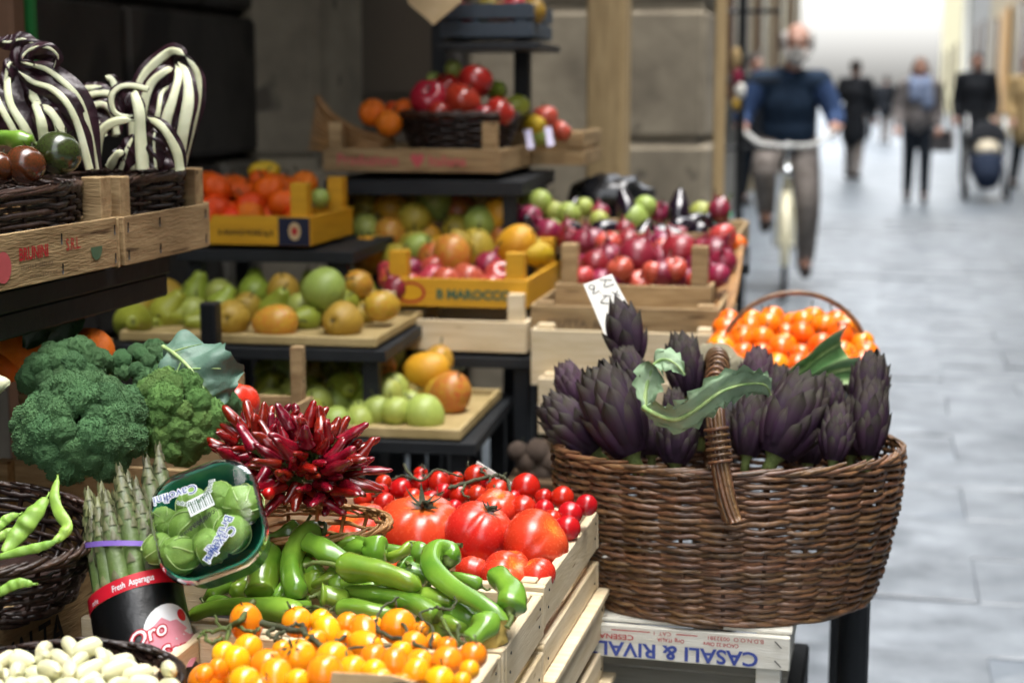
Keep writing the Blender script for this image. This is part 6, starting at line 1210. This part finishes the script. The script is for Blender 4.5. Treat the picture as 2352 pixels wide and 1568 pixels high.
c, L, W = bcrate('fruit_crate', 'dark wooden crate behind the onions carrying the aubergines', 1180, 1690, 590, 3.28, .34, .05, 'oldpine', rz=.03)
board('shelf', 'dark shelf under the aubergines and green fruit', 'shelf', 1170, 1700, 600, 3.27, .40, .02, 'blackwood')
fill(['onion', 'pinkapple', 'onion'], 1330, 1670, 560, 640, 3.02, 3.2, 28, 36, 24, 'round red fruit', 'in the onion crate', 'fruit', 'red fruit filling the onion crate', 3)
fill(['lime', 'onion', 'aubergine'], 1190, 1680, 480, 535, 3.3, 3.42, 22, 28, 22, 'small round vegetable', 'behind the onion crate', 'vegetable', 'rows behind the onion crate', 2)
# black sacks
for px, py, rx, ry, lab in ((1400, 452, 95, 52, 'shiny black plastic sack in front of the wooden post'),):
    p = A(px, py, d=3.75); r = SZ(rx, 3.75); b = MB(); n, k = 28, 16; G = np.zeros((k, n, 3))
    for i in range(k):
        for j in range(n):
            th = math.pi * (i + .02) / (k - .96); a = 2 * math.pi * j / n; dd = Vector((math.sin(th) * math.cos(a), math.sin(th) * math.sin(a), math.cos(th))); q = 1 + .22 * mnoise.noise(dd * 2.2) + .12 * mnoise.noise(dd * 5); G[i, j] = (dd.x * r * q, dd.y * r * .8 * q, dd.z * SZ(ry, 3.75) * q)
    b.grid(G[::-1], cv=True); tag(ob('plastic_sack', b.mesh('plastic_sack', M['blacksack']), None, p), lab, 'sack')
board('shelf', 'dark low shelf under the black sack', 'shelf', 1290, 1500, 505, 3.7, .3, .02, 'blackwood')
# green bowl
p = A(1632, 515, d=3.5); b = MB(); R_ = SZ(54, 3.5); b.lathe([(.001, 0), (R_ * .6, 0), (R_ * .8, R_ * .3), (R_, R_ * .62), (R_ * 1.06, R_ * .64), (R_ * .98, R_ * .6), (R_ * .75, R_ * .3), (R_ * .5, .008), (.001, .008)], 26); tag(ob('green_bowl', b.mesh('green_bowl', M['greenplastic']), None, (p[0], p[1], p[2] - R_ * .3), (.35, -.2, 0)), 'green plastic bowl tilted at the right end of the stall', 'bowl')
pepper([A(1665, 462, d=3.46), A(1640, 478, d=3.44), A(1612, 500, d=3.43)], SZ(16, 3.45), 'red pepper sticking out of the green bowl', 91, .6, None, 'chili', 'red_pepper', 'pepper', None)
heap([('aubergine', 1600, 508, 22, 3.4, 'dark aubergine leaning on the rim', (0, 1.3, .5)), ('onion', 1655, 498, 20, 3.46, 'dark red onion')], 'at the green bowl', 'vegetables at the green bowl')
# slanted cane along the right side of the crates
t = thing('cane_tray', 'bleached cane side rail slanting along the right crates', 'tray', A(1605, 790, d=2.9))
for k in range(6): b = MB(); b.tube(catmull([A(1600 + k * 9, 800 - k * 3, d=2.86), A(1640 + k * 9, 700 - k * 3, d=3.0), A(1690 + k * 3, 570 - k * 3, d=3.2)], 10), .006, 6); part('cane', b, M['palewicker'], t, A(1605, 790, d=2.9))
# ---- basket of orange tomatoes with hoop handle
p = A(1822, 855, d=2.66); pz = p.copy(); pz[2] -= .07; RB = SZ(172, 2.66)
hb = basket('hoop_basket', 'round wicker basket with a thin hoop handle full of orange tomatoes', pz, (RB, RB * .8), (RB * .8, RB * .65), .085, 10, 20, .0034, 'darkwicker', 'rimwicker', YAW, border=False)
th = np.linspace(0, math.pi, 24); b = MB(); b.tube([(RB * 1.0 * math.cos(a), 0, .085 + SZ(165, 2.66) * math.sin(a)) for a in th], .0042, 8); part('handle', b, M['wicker'], hb)
pos = []; rad = []
for j, (y, n_, x0, x1) in enumerate(((735, 6, 1690, 1905), (752, 7, 1685, 1930), (778, 8, 1672, 1965), (805, 8, 1668, 1975), (832, 7, 1690, 1960))):
    for i, x in enumerate(np.linspace(x0, x1, n_)): pos.append(A(x + RNG.uniform(-6, 6), y + RNG.uniform(-5, 5), d=lerp(2.74, 2.58, j / 4))); rad.append(SZ(RNG.uniform(29, 35), 2.65))
pos = relax(pos, np.array(rad) * .9, it=5); objs = [fruit('persimmon', q, r, None, None, rot=(random.uniform(-.8, .8), random.uniform(-.8, .8), 0)) for q, r in zip(pos, rad)]
rank_labels(objs, 'glossy orange tomato', 'in the hoop basket', 'tomato', 'orange tomatoes in the hoop basket', 5)
st_ = thing('stool', 'dark stool under the hoop basket', 'stool', (p[0], p[1] + .02, 0)); zt = pz[2] - .004
ob('seat', plank(.30, .30, .02, 'blackwood'), st_, (0, 0, zt - .012))
for x in (-.12, .12):
    for y in (-.12, .12): ob('leg', plank(.03, .03, zt - .024, 'blackwood'), st_, (x, y, (zt - .024) / 2))
# cauliflower and chard stalks behind the artichokes
p = A(1640, 862, d=2.40); t = thing('cauliflower', 'cream cauliflower head half hidden behind the artichokes', 'cauliflower', p)
cm = FLO['brocD'][0].copy(); cm.materials[0] = M['cauli']; 
for i in range(16):
    z = 1 - (i + .5) / 16 * 1.2; a = i * 2.4; rr = math.sqrt(1 - z * z); v = Vector((rr * math.cos(a), rr * math.sin(a), z)); ob('floret', cm, t, v * .036, v.to_track_quat('Z', 'Y'), .0165)
for pts, wd, lab in (([(1795, 885, 2.3), (1840, 850, 2.33), (1885, 815, 2.36), (1935, 785, 2.4)], .030, 'upper pale green chard stalk among the artichokes'), ([(1855, 880, 2.28), (1895, 860, 2.3), (1930, 850, 2.32), (1965, 845, 2.34)], .020, 'lower pale green chard stalk among the artichokes')):
    P = [A(*q[:2], d=q[2]) for q in pts]; b, Pm = leaf_blade(P, wd, np.array([_U * .8 - _R * .2 - _F * .3] * 2), 20, 5, 0, 5, -.5, .05, 3, wprof=lambda u: .75 + .25 * u); t = thing('chard_stalk', lab, 'chard', P[0], None, 'chard stalks'); part('blade', b, mat('chard', C('4E7A44'), C('6E9A5A'), 20, .5, .3, 60, ramp=[(0, C('7E9E66')), (.55, C('4F7D47')), (.8, C('A9C48A')), (1, C('C2D6A4'))], rmix=.2), t, P[0])
    b = MB(); b.tube(Pm, np.linspace(.004, .002, len(Pm)), 6); part('midrib', b, M['leek'], t, P[0])
board('table', 'dark bench behind the artichoke basket', 'table', 1560, 1990, 960, 2.36, .26, .02, 'blackwood')
# dark uprights and floor clutter seen between the shelves
for i, (px, d, z) in enumerate(((480, 2.62, .92), (1085, 2.9, .7), (770, 3.2, 1.0), (1210, 3.2, .95))): frames_leg('stall_upright', ['black upright left of the pear tray', 'black upright right of the lower tray', 'black upright behind the middle shelf', 'black upright beside the yellow apple crate'][i], px, d, z, .028, 'iron')
ROOTM = MESH['quince'].copy(); ROOTM.materials[0] = mat('brown root', C('4E3E32'), C('33281F'), 14, .8, .5, 60, .2)
for i, (x, y, s) in enumerate(((1235, 1035, 30), (1210, 1060, 26), (1260, 1060, 28), (1190, 1035, 24), (1245, 1085, 26), (1222, 1090, 22))):
    p = A(x, y, d=2.75); fruit('quince', p, SZ(s, 2.75), mesh=ROOTM, label= ['dull brown root left of the wicker basket, topmost', 'dull brown root in the middle of the heap by the basket', 'dull brown root touching the wicker basket', 'dull brown root leftmost of the heap', 'dull brown root low beside the basket', 'dull brown root lowest in the heap'][i], cat='root', group='brown roots in the background')
board('crate_shelf', 'dark low board under the brown roots', 'shelf', 1150, 1300, 1105, 2.7, .2, .02, 'darkpine')
# coat of leaves and goods hung on the wall left of the cyclist
for i, (px, py, rx, ry, m) in enumerate(((1690, 135, 12, 24, 'tan_coat'), (1700, 208, 12, 16, 'card'), (1690, 240, 10, 13, 'quince'), (1694, 180, 11, 20, 'onion'))):
    p = A(px, py, d=7.5); b = MB(); b.lathe(sph_prof(1, 1.2, 12, .1, .3), 16, 0, lambda r, z, a: (r * (1 + .12 * np.cos(5 * a)), z)); tag(ob('hanging_bag', b.mesh('hanging_bag', M[m]), None, p, None, (SZ(rx, 7.5), SZ(rx, 7.5), SZ(ry, 7.5))), ['tan bag hanging highest on the rack left of the cyclist', 'white bag hanging on the rack left of the cyclist', 'lowest yellow brown bag on the rack left of the cyclist', 'dark red bag between the tan and the white one'][i], 'bag', 'bags on the rack')
p = A(1700, 300, d=7.6); b = MB(); b.tube([(0, 0, 0), (0, 0, 1.75)], .02, 8); rk = thing('display_rack', 'dark display rack left of the cyclist', 'rack', (p[0], p[1], 0)); part('upright', b, M['iron'], rk)
b = MB(); b.box((0, 0, .02), (.4, .4, .03), .004); part('base', b, M['iron'], rk, (0, 0, 0), False); 
for k in range(3): b = MB(); b.tube([(-.18, 0, 1.0 + .32 * k), (.18, 0, 1.0 + .32 * k)], .01, 6); part('arm', b, M['iron'], rk)
b = MB(); b.box((-.05, .02, .32), (.16, .2, .5), .03); part('basket_panel', b, M['blackwood'], rk, (0, 0, 0), False)
# ================================================================== PEOPLE IN THE STREET
def blob(name, prims, m, parent=None, vox=.014, smooth=6, loc=(0, 0, 0), rot=None):
    """one continuous surface grown round tapered limbs and rounded masses"""
    b = MB()
    for q in prims:
        if q[0] == 'l': b.tube(catmull(q[1], 4 * len(q[1])), np.interp(np.linspace(0, 1, 4 * len(q[1])), np.linspace(0, 1, len(q[2])), q[2]), 14); [b.ell(pp, rr, 12, 8) for pp, rr in ((q[1][0], q[2][0]), (q[1][-1], q[2][-1]))]
        else: b.ell(q[1], q[2], 18, 12)
    me = b.mesh(name, m, True, True); o = ob(name, me, None)
    md = o.modifiers.new('r', 'REMESH'); md.mode = 'VOXEL'; md.voxel_size = vox; md.use_smooth_shade = True
    sm = o.modifiers.new('s', 'SMOOTH'); sm.factor = .5; sm.iterations = smooth
    me2 = bpy.data.meshes.new_from_object(o.evaluated_get(bpy.context.evaluated_depsgraph_get())); bpy.data.objects.remove(o)
    me2.materials.clear(); me2.materials.append(m)
    me2.polygons.foreach_set('use_smooth', [True] * len(me2.polygons))
    return ob(name, me2, parent, loc, rot)
def V(*a): return np.array(a, float)
def head_prims(c, s=1.0):      # face towards -Y
    c = np.asarray(c)
    return [('e', c, (.078 * s, .096 * s, .115 * s)), ('e', c + V(0, -.03, -.06) * s, (.058 * s, .066 * s, .062 * s)), ('e', c + V(0, -.098, -.012) * s, (.015 * s, .022 * s, .024 * s)), ('e', c + V(0, -.092, -.062) * s, (.024 * s, .012 * s, .009 * s)), ('e', c + V(0, -.088, .022) * s, (.05 * s, .014 * s, .010 * s)), ('e', c + V(.08, .005, -.01) * s, (.012 * s, .022 * s, .034 * s)), ('e', c + V(-.08, .005, -.01) * s, (.012 * s, .022 * s, .034 * s))]
def hand(w, e, sgn, grip=True):
    w, e = np.asarray(w), np.asarray(e); d = (e - w); d /= np.linalg.norm(d); side = np.cross(d, V(0, 0, 1)); side /= np.linalg.norm(side) + 1e-9; dn = np.cross(side, d)
    P = [('l', [w, w + d * .09], [.026, .038])]
    for k in range(4):
        o_ = w + d * .085 + side * (.03 - .02 * k); l = (.034, .040, .038, .030)[k]; cv = -dn if dn[2] > 0 else dn
        P.append(('l', [o_, o_ + d * l, o_ + d * l * 1.1 + cv * l * .9, o_ + d * l * .3 + cv * l * 1.5] if grip else [o_, o_ + d * l, o_ + d * l * 1.9 + cv * .01], [.0105, .010, .0095, .009]))
    P.append(('l', [w + d * .03 + side * .03 * sgn, w + d * .06 + side * .055 * sgn, w + d * .095 + side * .05 * sgn], [.013, .012, .010])); return P
def eyes(parent, c, s=1.0):
    c = np.asarray(c)
    for sx in (-1, 1): b = MB(); b.ell(c + V(.031 * sx, -.089, .006) * s, (.011 * s, .008 * s, .008 * s), 10, 8); part('eye', b, M['ink'], parent)

def pedestrian(label, px, py, d, H, top, legs_, hair, face=0.0, stride=.16, bag=None, scarf=None, coat=.42, armf=.12, longhair=False):
    """feet at picture point px, py on the ground; H = height"""
    p = A(px, py, Z=0.0); k = H / 1.75; t = None; hc = V(0, 0, 1.63) * k
    S = {}
    hip = {s: V(.09 * s, 0, .92) * k for s in (-1, 1)}; knee = {s: V(.095 * s, -.03 - stride * .5 * s, .50) * k for s in (-1, 1)}; ank = {s: V(.10 * s, -stride * s + .03, .09) * k for s in (-1, 1)}
    sho = {s: V(.19 * s, .01, 1.42) * k for s in (-1, 1)}; elb = {s: V(.25 * s, .02 + armf * .4 * s, 1.14) * k for s in (-1, 1)}; wri = {s: V(.24 * s, -.10 + armf * s, .93) * k for s in (-1, 1)}
    body = head_prims(hc, k) + [('l', [V(0, .01, 1.40) * k, V(0, .0, 1.58) * k], [.06 * k, .055 * k]), ('l', [V(0, 0, .95) * k, V(0, .0, 1.2) * k, V(0, .01, 1.38) * k], [.13 * k, .12 * k, .12 * k])]
    for s in (-1, 1):
        body += [('l', [hip[s], knee[s], ank[s]], [.08 * k, .055 * k, .04 * k]), ('l', [ank[s], ank[s] + V(0, -.14, -.05) * k], [.04 * k, .03 * k]), ('l', [sho[s], elb[s], wri[s]], [.055 * k, .042 * k, .03 * k])] + hand(wri[s], wri[s] + (wri[s] - elb[s]), -s)
    t = tag(blob('person', body, M['skin'], None, .016, 4, (p[0], p[1], 0), (0, 0, face)), label, 'person', 'people in the street'); eyes(t, hc, k)
    G = [('l', [V(0, 0, 1.0 - .3 * (coat - .3)) * k, V(0, 0, 1.12) * k, V(0, .005, 1.3) * k, V(0, .01, 1.40) * k], [.185 * k, .17 * k, .185 * k, .13 * k]), ('l', [sho[-1], sho[1]], [.085 * k, .085 * k])]
    for s in (-1, 1): G += [('l', [sho[s], elb[s], lerp(elb[s], wri[s], .92)], [.078 * k, .062 * k, .052 * k])]
    G.append(('l', [V(0, 0, 1.05 - coat) * k, V(0, 0, 1.0) * k], [.20 * k, .18 * k])); blob('coat', G, M[top], t, .016, 5)
    T_ = []
    for s in (-1, 1): T_ += [('l', [hip[s], knee[s], ank[s] + V(0, 0, .02)], [.105 * k, .075 * k, .06 * k])]
    blob('trousers', T_ + [('e', V(0, 0, .95) * k, (.165 * k, .12 * k, .12 * k))], M[legs_], t, .016, 4)
    for s in (-1, 1): blob('shoe', [('l', [ank[s] + V(0, .03, -.03) * k, ank[s] + V(0, -.16, -.05) * k], [.052 * k, .042 * k])], M['shoe'], t, .012, 3)
    blob('hair', [('e', hc + V(0, .018, .03) * k, (.090 * k, .102 * k, .105 * k))] + ([('l', [hc + V(s * .07, .03, 0) * k, hc + V(s * .085, .02, -.16) * k], [.04 * k, .035 * k]) for s in (-1, 1)] if longhair else []), M[hair], t, .012, 4)
    if scarf: blob('scarf', [('l', [V(.08, -.05, 1.47) * k, V(0, -.11, 1.43) * k, V(-.08, -.05, 1.47) * k, V(0, .08, 1.5) * k, V(.08, -.03, 1.47) * k], [.075 * k] * 5), ('l', [V(.06, -.13, 1.42) * k, V(.10, -.17, 1.2) * k], [.09 * k, .08 * k]), ('l', [V(-.05, -.13, 1.40) * k, V(-.06, -.17, 1.28) * k], [.085 * k, .07 * k])], M[scarf], t, .014, 4)
    if bag:
        o0 = t.location; bg_ = thing('shoulder_bag', 'bag carried by the %s' % bag, 'bag', (p[0] + .28 * k, p[1] - .02, .62 * k)); b = MB(); b.box((0, 0, .13), (.30, .12, .26), .04); part('bag_body', b, M['grey_coat'], bg_, (0, 0, 0), True); b = MB(); b.tube(catmull([(-.1, 0, .25), (-.06, 0, .55), (-.02, 0, .78), (.06, 0, .5), (.1, 0, .25)], 20), .012, 6); part('strap', b, M['shoe'], bg_)
    return t
pedestrian('woman in a grey coat and blue grey scarf with dark leggings, walking towards us', 2102, 462, None, 1.66, 'grey_coat', 'jeans', 'brown_hair', 0, .10, 'woman in the grey coat', 'scarf', .02, .06, True)
pedestrian('man in a dark jacket walking behind the pram', 2232, 430, None, 1.80, 'black_cloth', 'jeans', 'dark_hair', 0, .12, None, None, .2, -.02)
pedestrian('person in a tan coat cut off by the right edge', 2350, 432, None, 1.74, 'tan_coat', 'jeans', 'brown_hair', .2, .14, None, None, .3, .1)
pedestrian('person in a dark coat partly hidden behind the cyclist', 1958, 412, None, 1.74, 'black_cloth', 'grey_trousers', 'dark_hair', 2.9, .14, None, None, .4, .1)
pedestrian('distant person in dark clothes in the middle of the bright street', 2032, 330, None, 1.70, 'black_cloth', 'grey_trousers', 'dark_hair', 3.0, .12, None, None, .2, .1)
pedestrian('distant person in dark clothes left of the middle of the bright street', 1990, 318, None, 1.72, 'black_cloth', 'black_cloth', 'dark_hair', 3.1, .12, None, None, .2, .1)
pedestrian('person in dark clothes standing by the wall left of the cyclist', 1728, 470, None, 1.70, 'black_cloth', 'jeans', 'dark_hair', .6, .04, None, None, .3, .02)
# ---- pram
p = A(2262, 458, Z=0); pr_ = thing('pram', 'navy blue pram with a cream fleece, pushed along the street', 'pram', (p[0], p[1], 0))
blob('seat_body', [('l', [V(0, -.22, .40), V(0, .0, .42), V(0, .2, .58)], [.19, .22, .20]), ('l', [V(0, -.30, .30), V(0, -.22, .40)], [.17, .19])], M['pram'], pr_, .018, 5)
G = np.array([[(.235 * math.sin(a) , .16 - .26 * math.cos(f) * 1.0, .62 + .30 * math.sin(f) * math.cos(a * .85) + .02) for a in np.linspace(-1.5, 1.5, 14)] for f in np.linspace(.25, 2.1, 10)]); b = MB(); b.grid(G); b.grid((G - np.array([0, 0, .012]))[::-1]); part('hood', b, M['black_cloth'], pr_)
blob('fleece', [('e', V(0, -.15, .60), (.15, .13, .075)), ('e', V(0, -.03, .66), (.14, .1, .07))], M['fleece'], pr_, .014, 3)
for s in (-1, 1):
    b = MB(); b.tube(catmull([(s * .22, -.42, .12), (s * .22, .05, .42), (s * .22, .42, .92), (s * .22, .55, 1.0)], 16), .013, 8); part('frame_tube', b, M['chrome'], pr_); b = MB(); b.tube(catmull([(s * .22, .40, .14), (s * .22, .1, .40)], 6), .013, 8); part('frame_tube', b, M['chrome'], pr_)
    for y, r in ((-.42, .10), (.40, .14)):
        th = np.arange(24) * 2 * math.pi / 24; b = MB(); b.tube([(s * .24, y + r * math.cos(a), r + .015 + r * math.sin(a)) for a in th], .018, 8, closed=True, t=0.); wh = part('wheel', b, M['rubber'], pr_); b = MB()
        for a in np.arange(5) * 2 * math.pi / 5: b.tube([(s * .24, y, r + .015), (s * .24, y + r * math.cos(a), r + .015 + r * math.sin(a))], .008, 5)
        part('spokes', b, M['chrome'], wh)
b = MB(); b.tube([(-.22, .55, 1.0), (.22, .55, 1.0)], .016, 8); part('push_handle', b, M['rubber'], pr_)

# ---- cyclist, riding towards us
wp = A(1800, 688, Z=0); RZ = math.atan2(wp[0], wp[1]) * -1 * .0
bk = thing('bicycle', 'cream city bicycle with white swept handlebar coming towards us', 'bicycle', (wp[0], wp[1], 0), (0, 0, .06), None, .93); RW = .335
def wheel(y):
    th = np.arange(44) * 2 * math.pi / 44; b = MB(); b.tube([(0, y + RW * math.cos(a), RW + .018 + RW * math.sin(a)) for a in th], .018, 8, closed=True, t=0.); w_ = part('wheel', b, M['rubber'], bk)
    b = MB(); b.tube([(0, y + (RW - .022) * math.cos(a), RW + .018 + (RW - .022) * math.sin(a)) for a in th], .010, 6, closed=True, t=0.); part('rim', b, M['chrome'], w_); b = MB(); b.tube([(-.05, y, RW + .018), (.05, y, RW + .018)], .02, 10); part('hub', b, M['chrome'], w_)
    b = MB(); [b.tube([(.025 * (-1) ** i, y, RW + .018), (0, y + (RW - .02) * math.cos(a), RW + .018 + (RW - .02) * math.sin(a))], .0015, 4) for i, a in enumerate(np.arange(28) * 2 * math.pi / 28)]; part('spokes', b, M['chrome'], w_)
    a = np.linspace(-.35, math.pi + .25, 26) if y == 0 else np.linspace(-.2, math.pi + .5, 26); C_ = np.array([(0, y + (RW + .035) * math.cos(q), RW + .018 + (RW + .035) * math.sin(q)) for q in a]); G = np.stack([C_ + V(s, 0, 0) * .028 + (C_ - V(0, y, RW)) * -.04 * abs(s) for s in np.linspace(-1, 1, 5)], 1); b = MB(); b.grid(G); b.grid((G * 1.0 + V(0, 0, .002))[::-1]); part('mudguard', b, M['cream_paint'], bk)
wheel(0); wheel(1.07); ZW = RW + .018
def tb_(nm, pts, r, m='cream_paint', n=10): b = MB(); b.tube(catmull(pts, max(2, 6 * (len(pts) - 1))), r, n); return part(nm, b, M[m], bk)
for s in (-1, 1): tb_('fork', [(s * .045, 0, ZW), (s * .045, .06, .55), (s * .02, .13, .74)], .013); tb_('stay', [(s * .05, 1.07, ZW), (s * .02, .66, .33)], .010); tb_('stay', [(s * .05, 1.07, ZW), (s * .02, .80, .80)], .009)
tb_('head_tube', [(0, .125, .72), (0, .165, .90)], .022); tb_('down_tube', [(0, .135, .76), (0, .35, .45), (0, .62, .32)], .02); tb_('seat_tube', [(0, .62, .30), (0, .78, .86)], .017); tb_('top_tube', [(0, .15, .84), (0, .42, .60), (0, .70, .56)], .016); tb_('handlebar_stem', [(0, .165, .90), (0, .18, 1.0), (0, .14, 1.03)], .014, 'chrome')
tb_('handlebar', [(-.30, .30, 1.10), (-.26, .18, 1.08), (-.17, .11, 1.02), (0, .12, 1.01), (.17, .11, 1.02), (.26, .18, 1.08), (.30, .30, 1.10)], .016, 'white_paint')
for s in (-1, 1): tb_('grip', [(s * .29, .26, 1.095), (s * .305, .38, 1.105)], .020, 'white_paint'); tb_('brake_lever', [(s * .27, .16, 1.06), (s * .30, .18, 1.04), (s * .31, .30, 1.05)], .006, 'chrome')
tb_('seat_post', [(0, .78, .84), (0, .80, .96)], .013, 'chrome'); blob('saddle', [('l', [V(0, .66, .985), V(0, .80, .99), V(0, .92, 1.0)], [.03, .055, .085])], M['shoe'], bk, .012, 3)
b = MB(); b.lathe([(.001, -.06), (.03, -.05), (.042, 0), (.042, .012), (.001, .02)], 14); h_ = part('headlight', b, M['chrome'], bk); h_.location = (0, .06, .84); h_.rotation_euler = (math.pi / 2, 0, 0)
tb_('crank_axle', [(-.08, .62, .31), (.08, .62, .31)], .012, 'chrome')
for s, a in ((-1, 1.75), (1, -1.4)):
    e = V(s * .085, .62 + .17 * math.cos(a), .31 + .17 * math.sin(a)); tb_('crank', [(s * .085, .62, .31), e], .010, 'chrome'); b = MB(); b.box(e + V(s * .05, 0, 0), (.09, .07, .02), .004); part('pedal', b, M['rubber'], bk, (0, 0, 0), False)
b = MB(); b.tube([(.055, .62 + .10 * math.cos(a), .31 + .10 * math.sin(a)) for a in np.arange(24) * 2 * math.pi / 24], .006, 5, closed=True, t=0.); part('chain_ring', b, M['chrome'], bk)
# the rider
hc = V(.045, .52, 1.70); pel = V(0, .80, 1.06)
sho = {s: V(.205 * s, .60, 1.43) for s in (-1, 1)}; elb = {s: V(.31 * s, .56, 1.20) for s in (-1, 1)}; wri = {s: V(.302 * s, .40, 1.145) for s in (-1, 1)}
hip = {s: V(.10 * s, .78, 1.02) for s in (-1, 1)}; knee = {-1: V(-.15, .44, .84), 1: V(.14, .52, .62)}; ank = {-1: V(-.14, .62, .52), 1: V(.14, .66, .20)}
body = head_prims(hc, 1.08) + [('l', [V(0, .62, 1.44), V(.03, .56, 1.60)], [.065, .06]), ('l', [pel, V(0, .74, 1.2), V(0, .64, 1.38)], [.14, .13, .13])]
for s in (-1, 1): body += [('l', [hip[s], knee[s], ank[s]], [.085, .06, .045]), ('l', [ank[s], ank[s] + V(0, -.14, -.06)], [.045, .03]), ('l', [sho[s], elb[s], wri[s]], [.055, .045, .032])] + hand(wri[s], V(.302 * s, .20, 1.115), -s)
cy = tag(blob('person', body, M['skin'], None, .013, 4, bk.location, (0, 0, .06)), 'bearded white haired man in a navy sweater riding the cream bicycle', 'person', 'people in the street'); eyes(cy, hc, 1.08); cy.scale = (.93, .93, .93)
G = [('l', [V(0, .80, 1.02), V(0, .755, 1.16), V(0, .66, 1.33), V(0, .63, 1.43)], [.195, .20, .205, .13]), ('l', [sho[-1], sho[1]], [.09, .09]), ('e', V(0, .68, 1.10), (.19, .17, .14))]
blob('sweater', G, M['navy_wool'], cy, .014, 5)
blob('shirt_sleeve', [('l', [sho[-1], elb[-1], lerp(elb[-1], wri[-1], .9)], [.084, .072, .052])], M['blue_shirt'], cy, .013, 4); blob('shirt_sleeve', [('l', [sho[1], elb[1], lerp(elb[1], wri[1], .9)], [.084, .072, .052])], M['blue_shirt'], cy, .013, 4)
blob('collar', [('l', [V(-.07, .60, 1.50), V(0, .53, 1.475), V(.07, .60, 1.50), V(0, .68, 1.52), V(-.07, .60, 1.50)], [.022] * 5)], M['blue_shirt'], cy, .010, 2)
T_ = [('e', V(0, .80, 1.0), (.18, .16, .13))]
for s in (-1, 1): T_ += [('l', [hip[s], knee[s], ank[s] + V(0, 0, .03)], [.115, .092, .066])]
blob('trousers', T_, M['grey_trousers'], cy, .014, 4)
for s in (-1, 1): blob('shoe', [('l', [ank[s] + V(0, .05, -.04), ank[s] + V(0, -.17, -.075)], [.052, .042])], M['shoe'], cy, .012, 3)
blob('hair', [('e', hc + V(0, .045, .0), (.108, .09, .105)), ('e', hc + V(.085, .0, .0), (.034, .06, .075)), ('e', hc + V(-.085, .0, .0), (.034, .06, .075))], M['white_hair'], cy, .011, 3)
blob('beard', [('e', hc + V(0, -.072, -.105), (.052, .045, .066)), ('l', [hc + V(-.084, -.02, -.02), hc + V(-.055, -.06, -.10), hc + V(0, -.085, -.115), hc + V(.055, -.06, -.10), hc + V(.084, -.02, -.02)], [.018, .028, .034, .028, .018]), ('l', [hc + V(-.04, -.102, -.058), hc + V(0, -.112, -.052), hc + V(.04, -.102, -.058)], [.011, .013, .011])], M['white_hair'], cy, .010, 3)
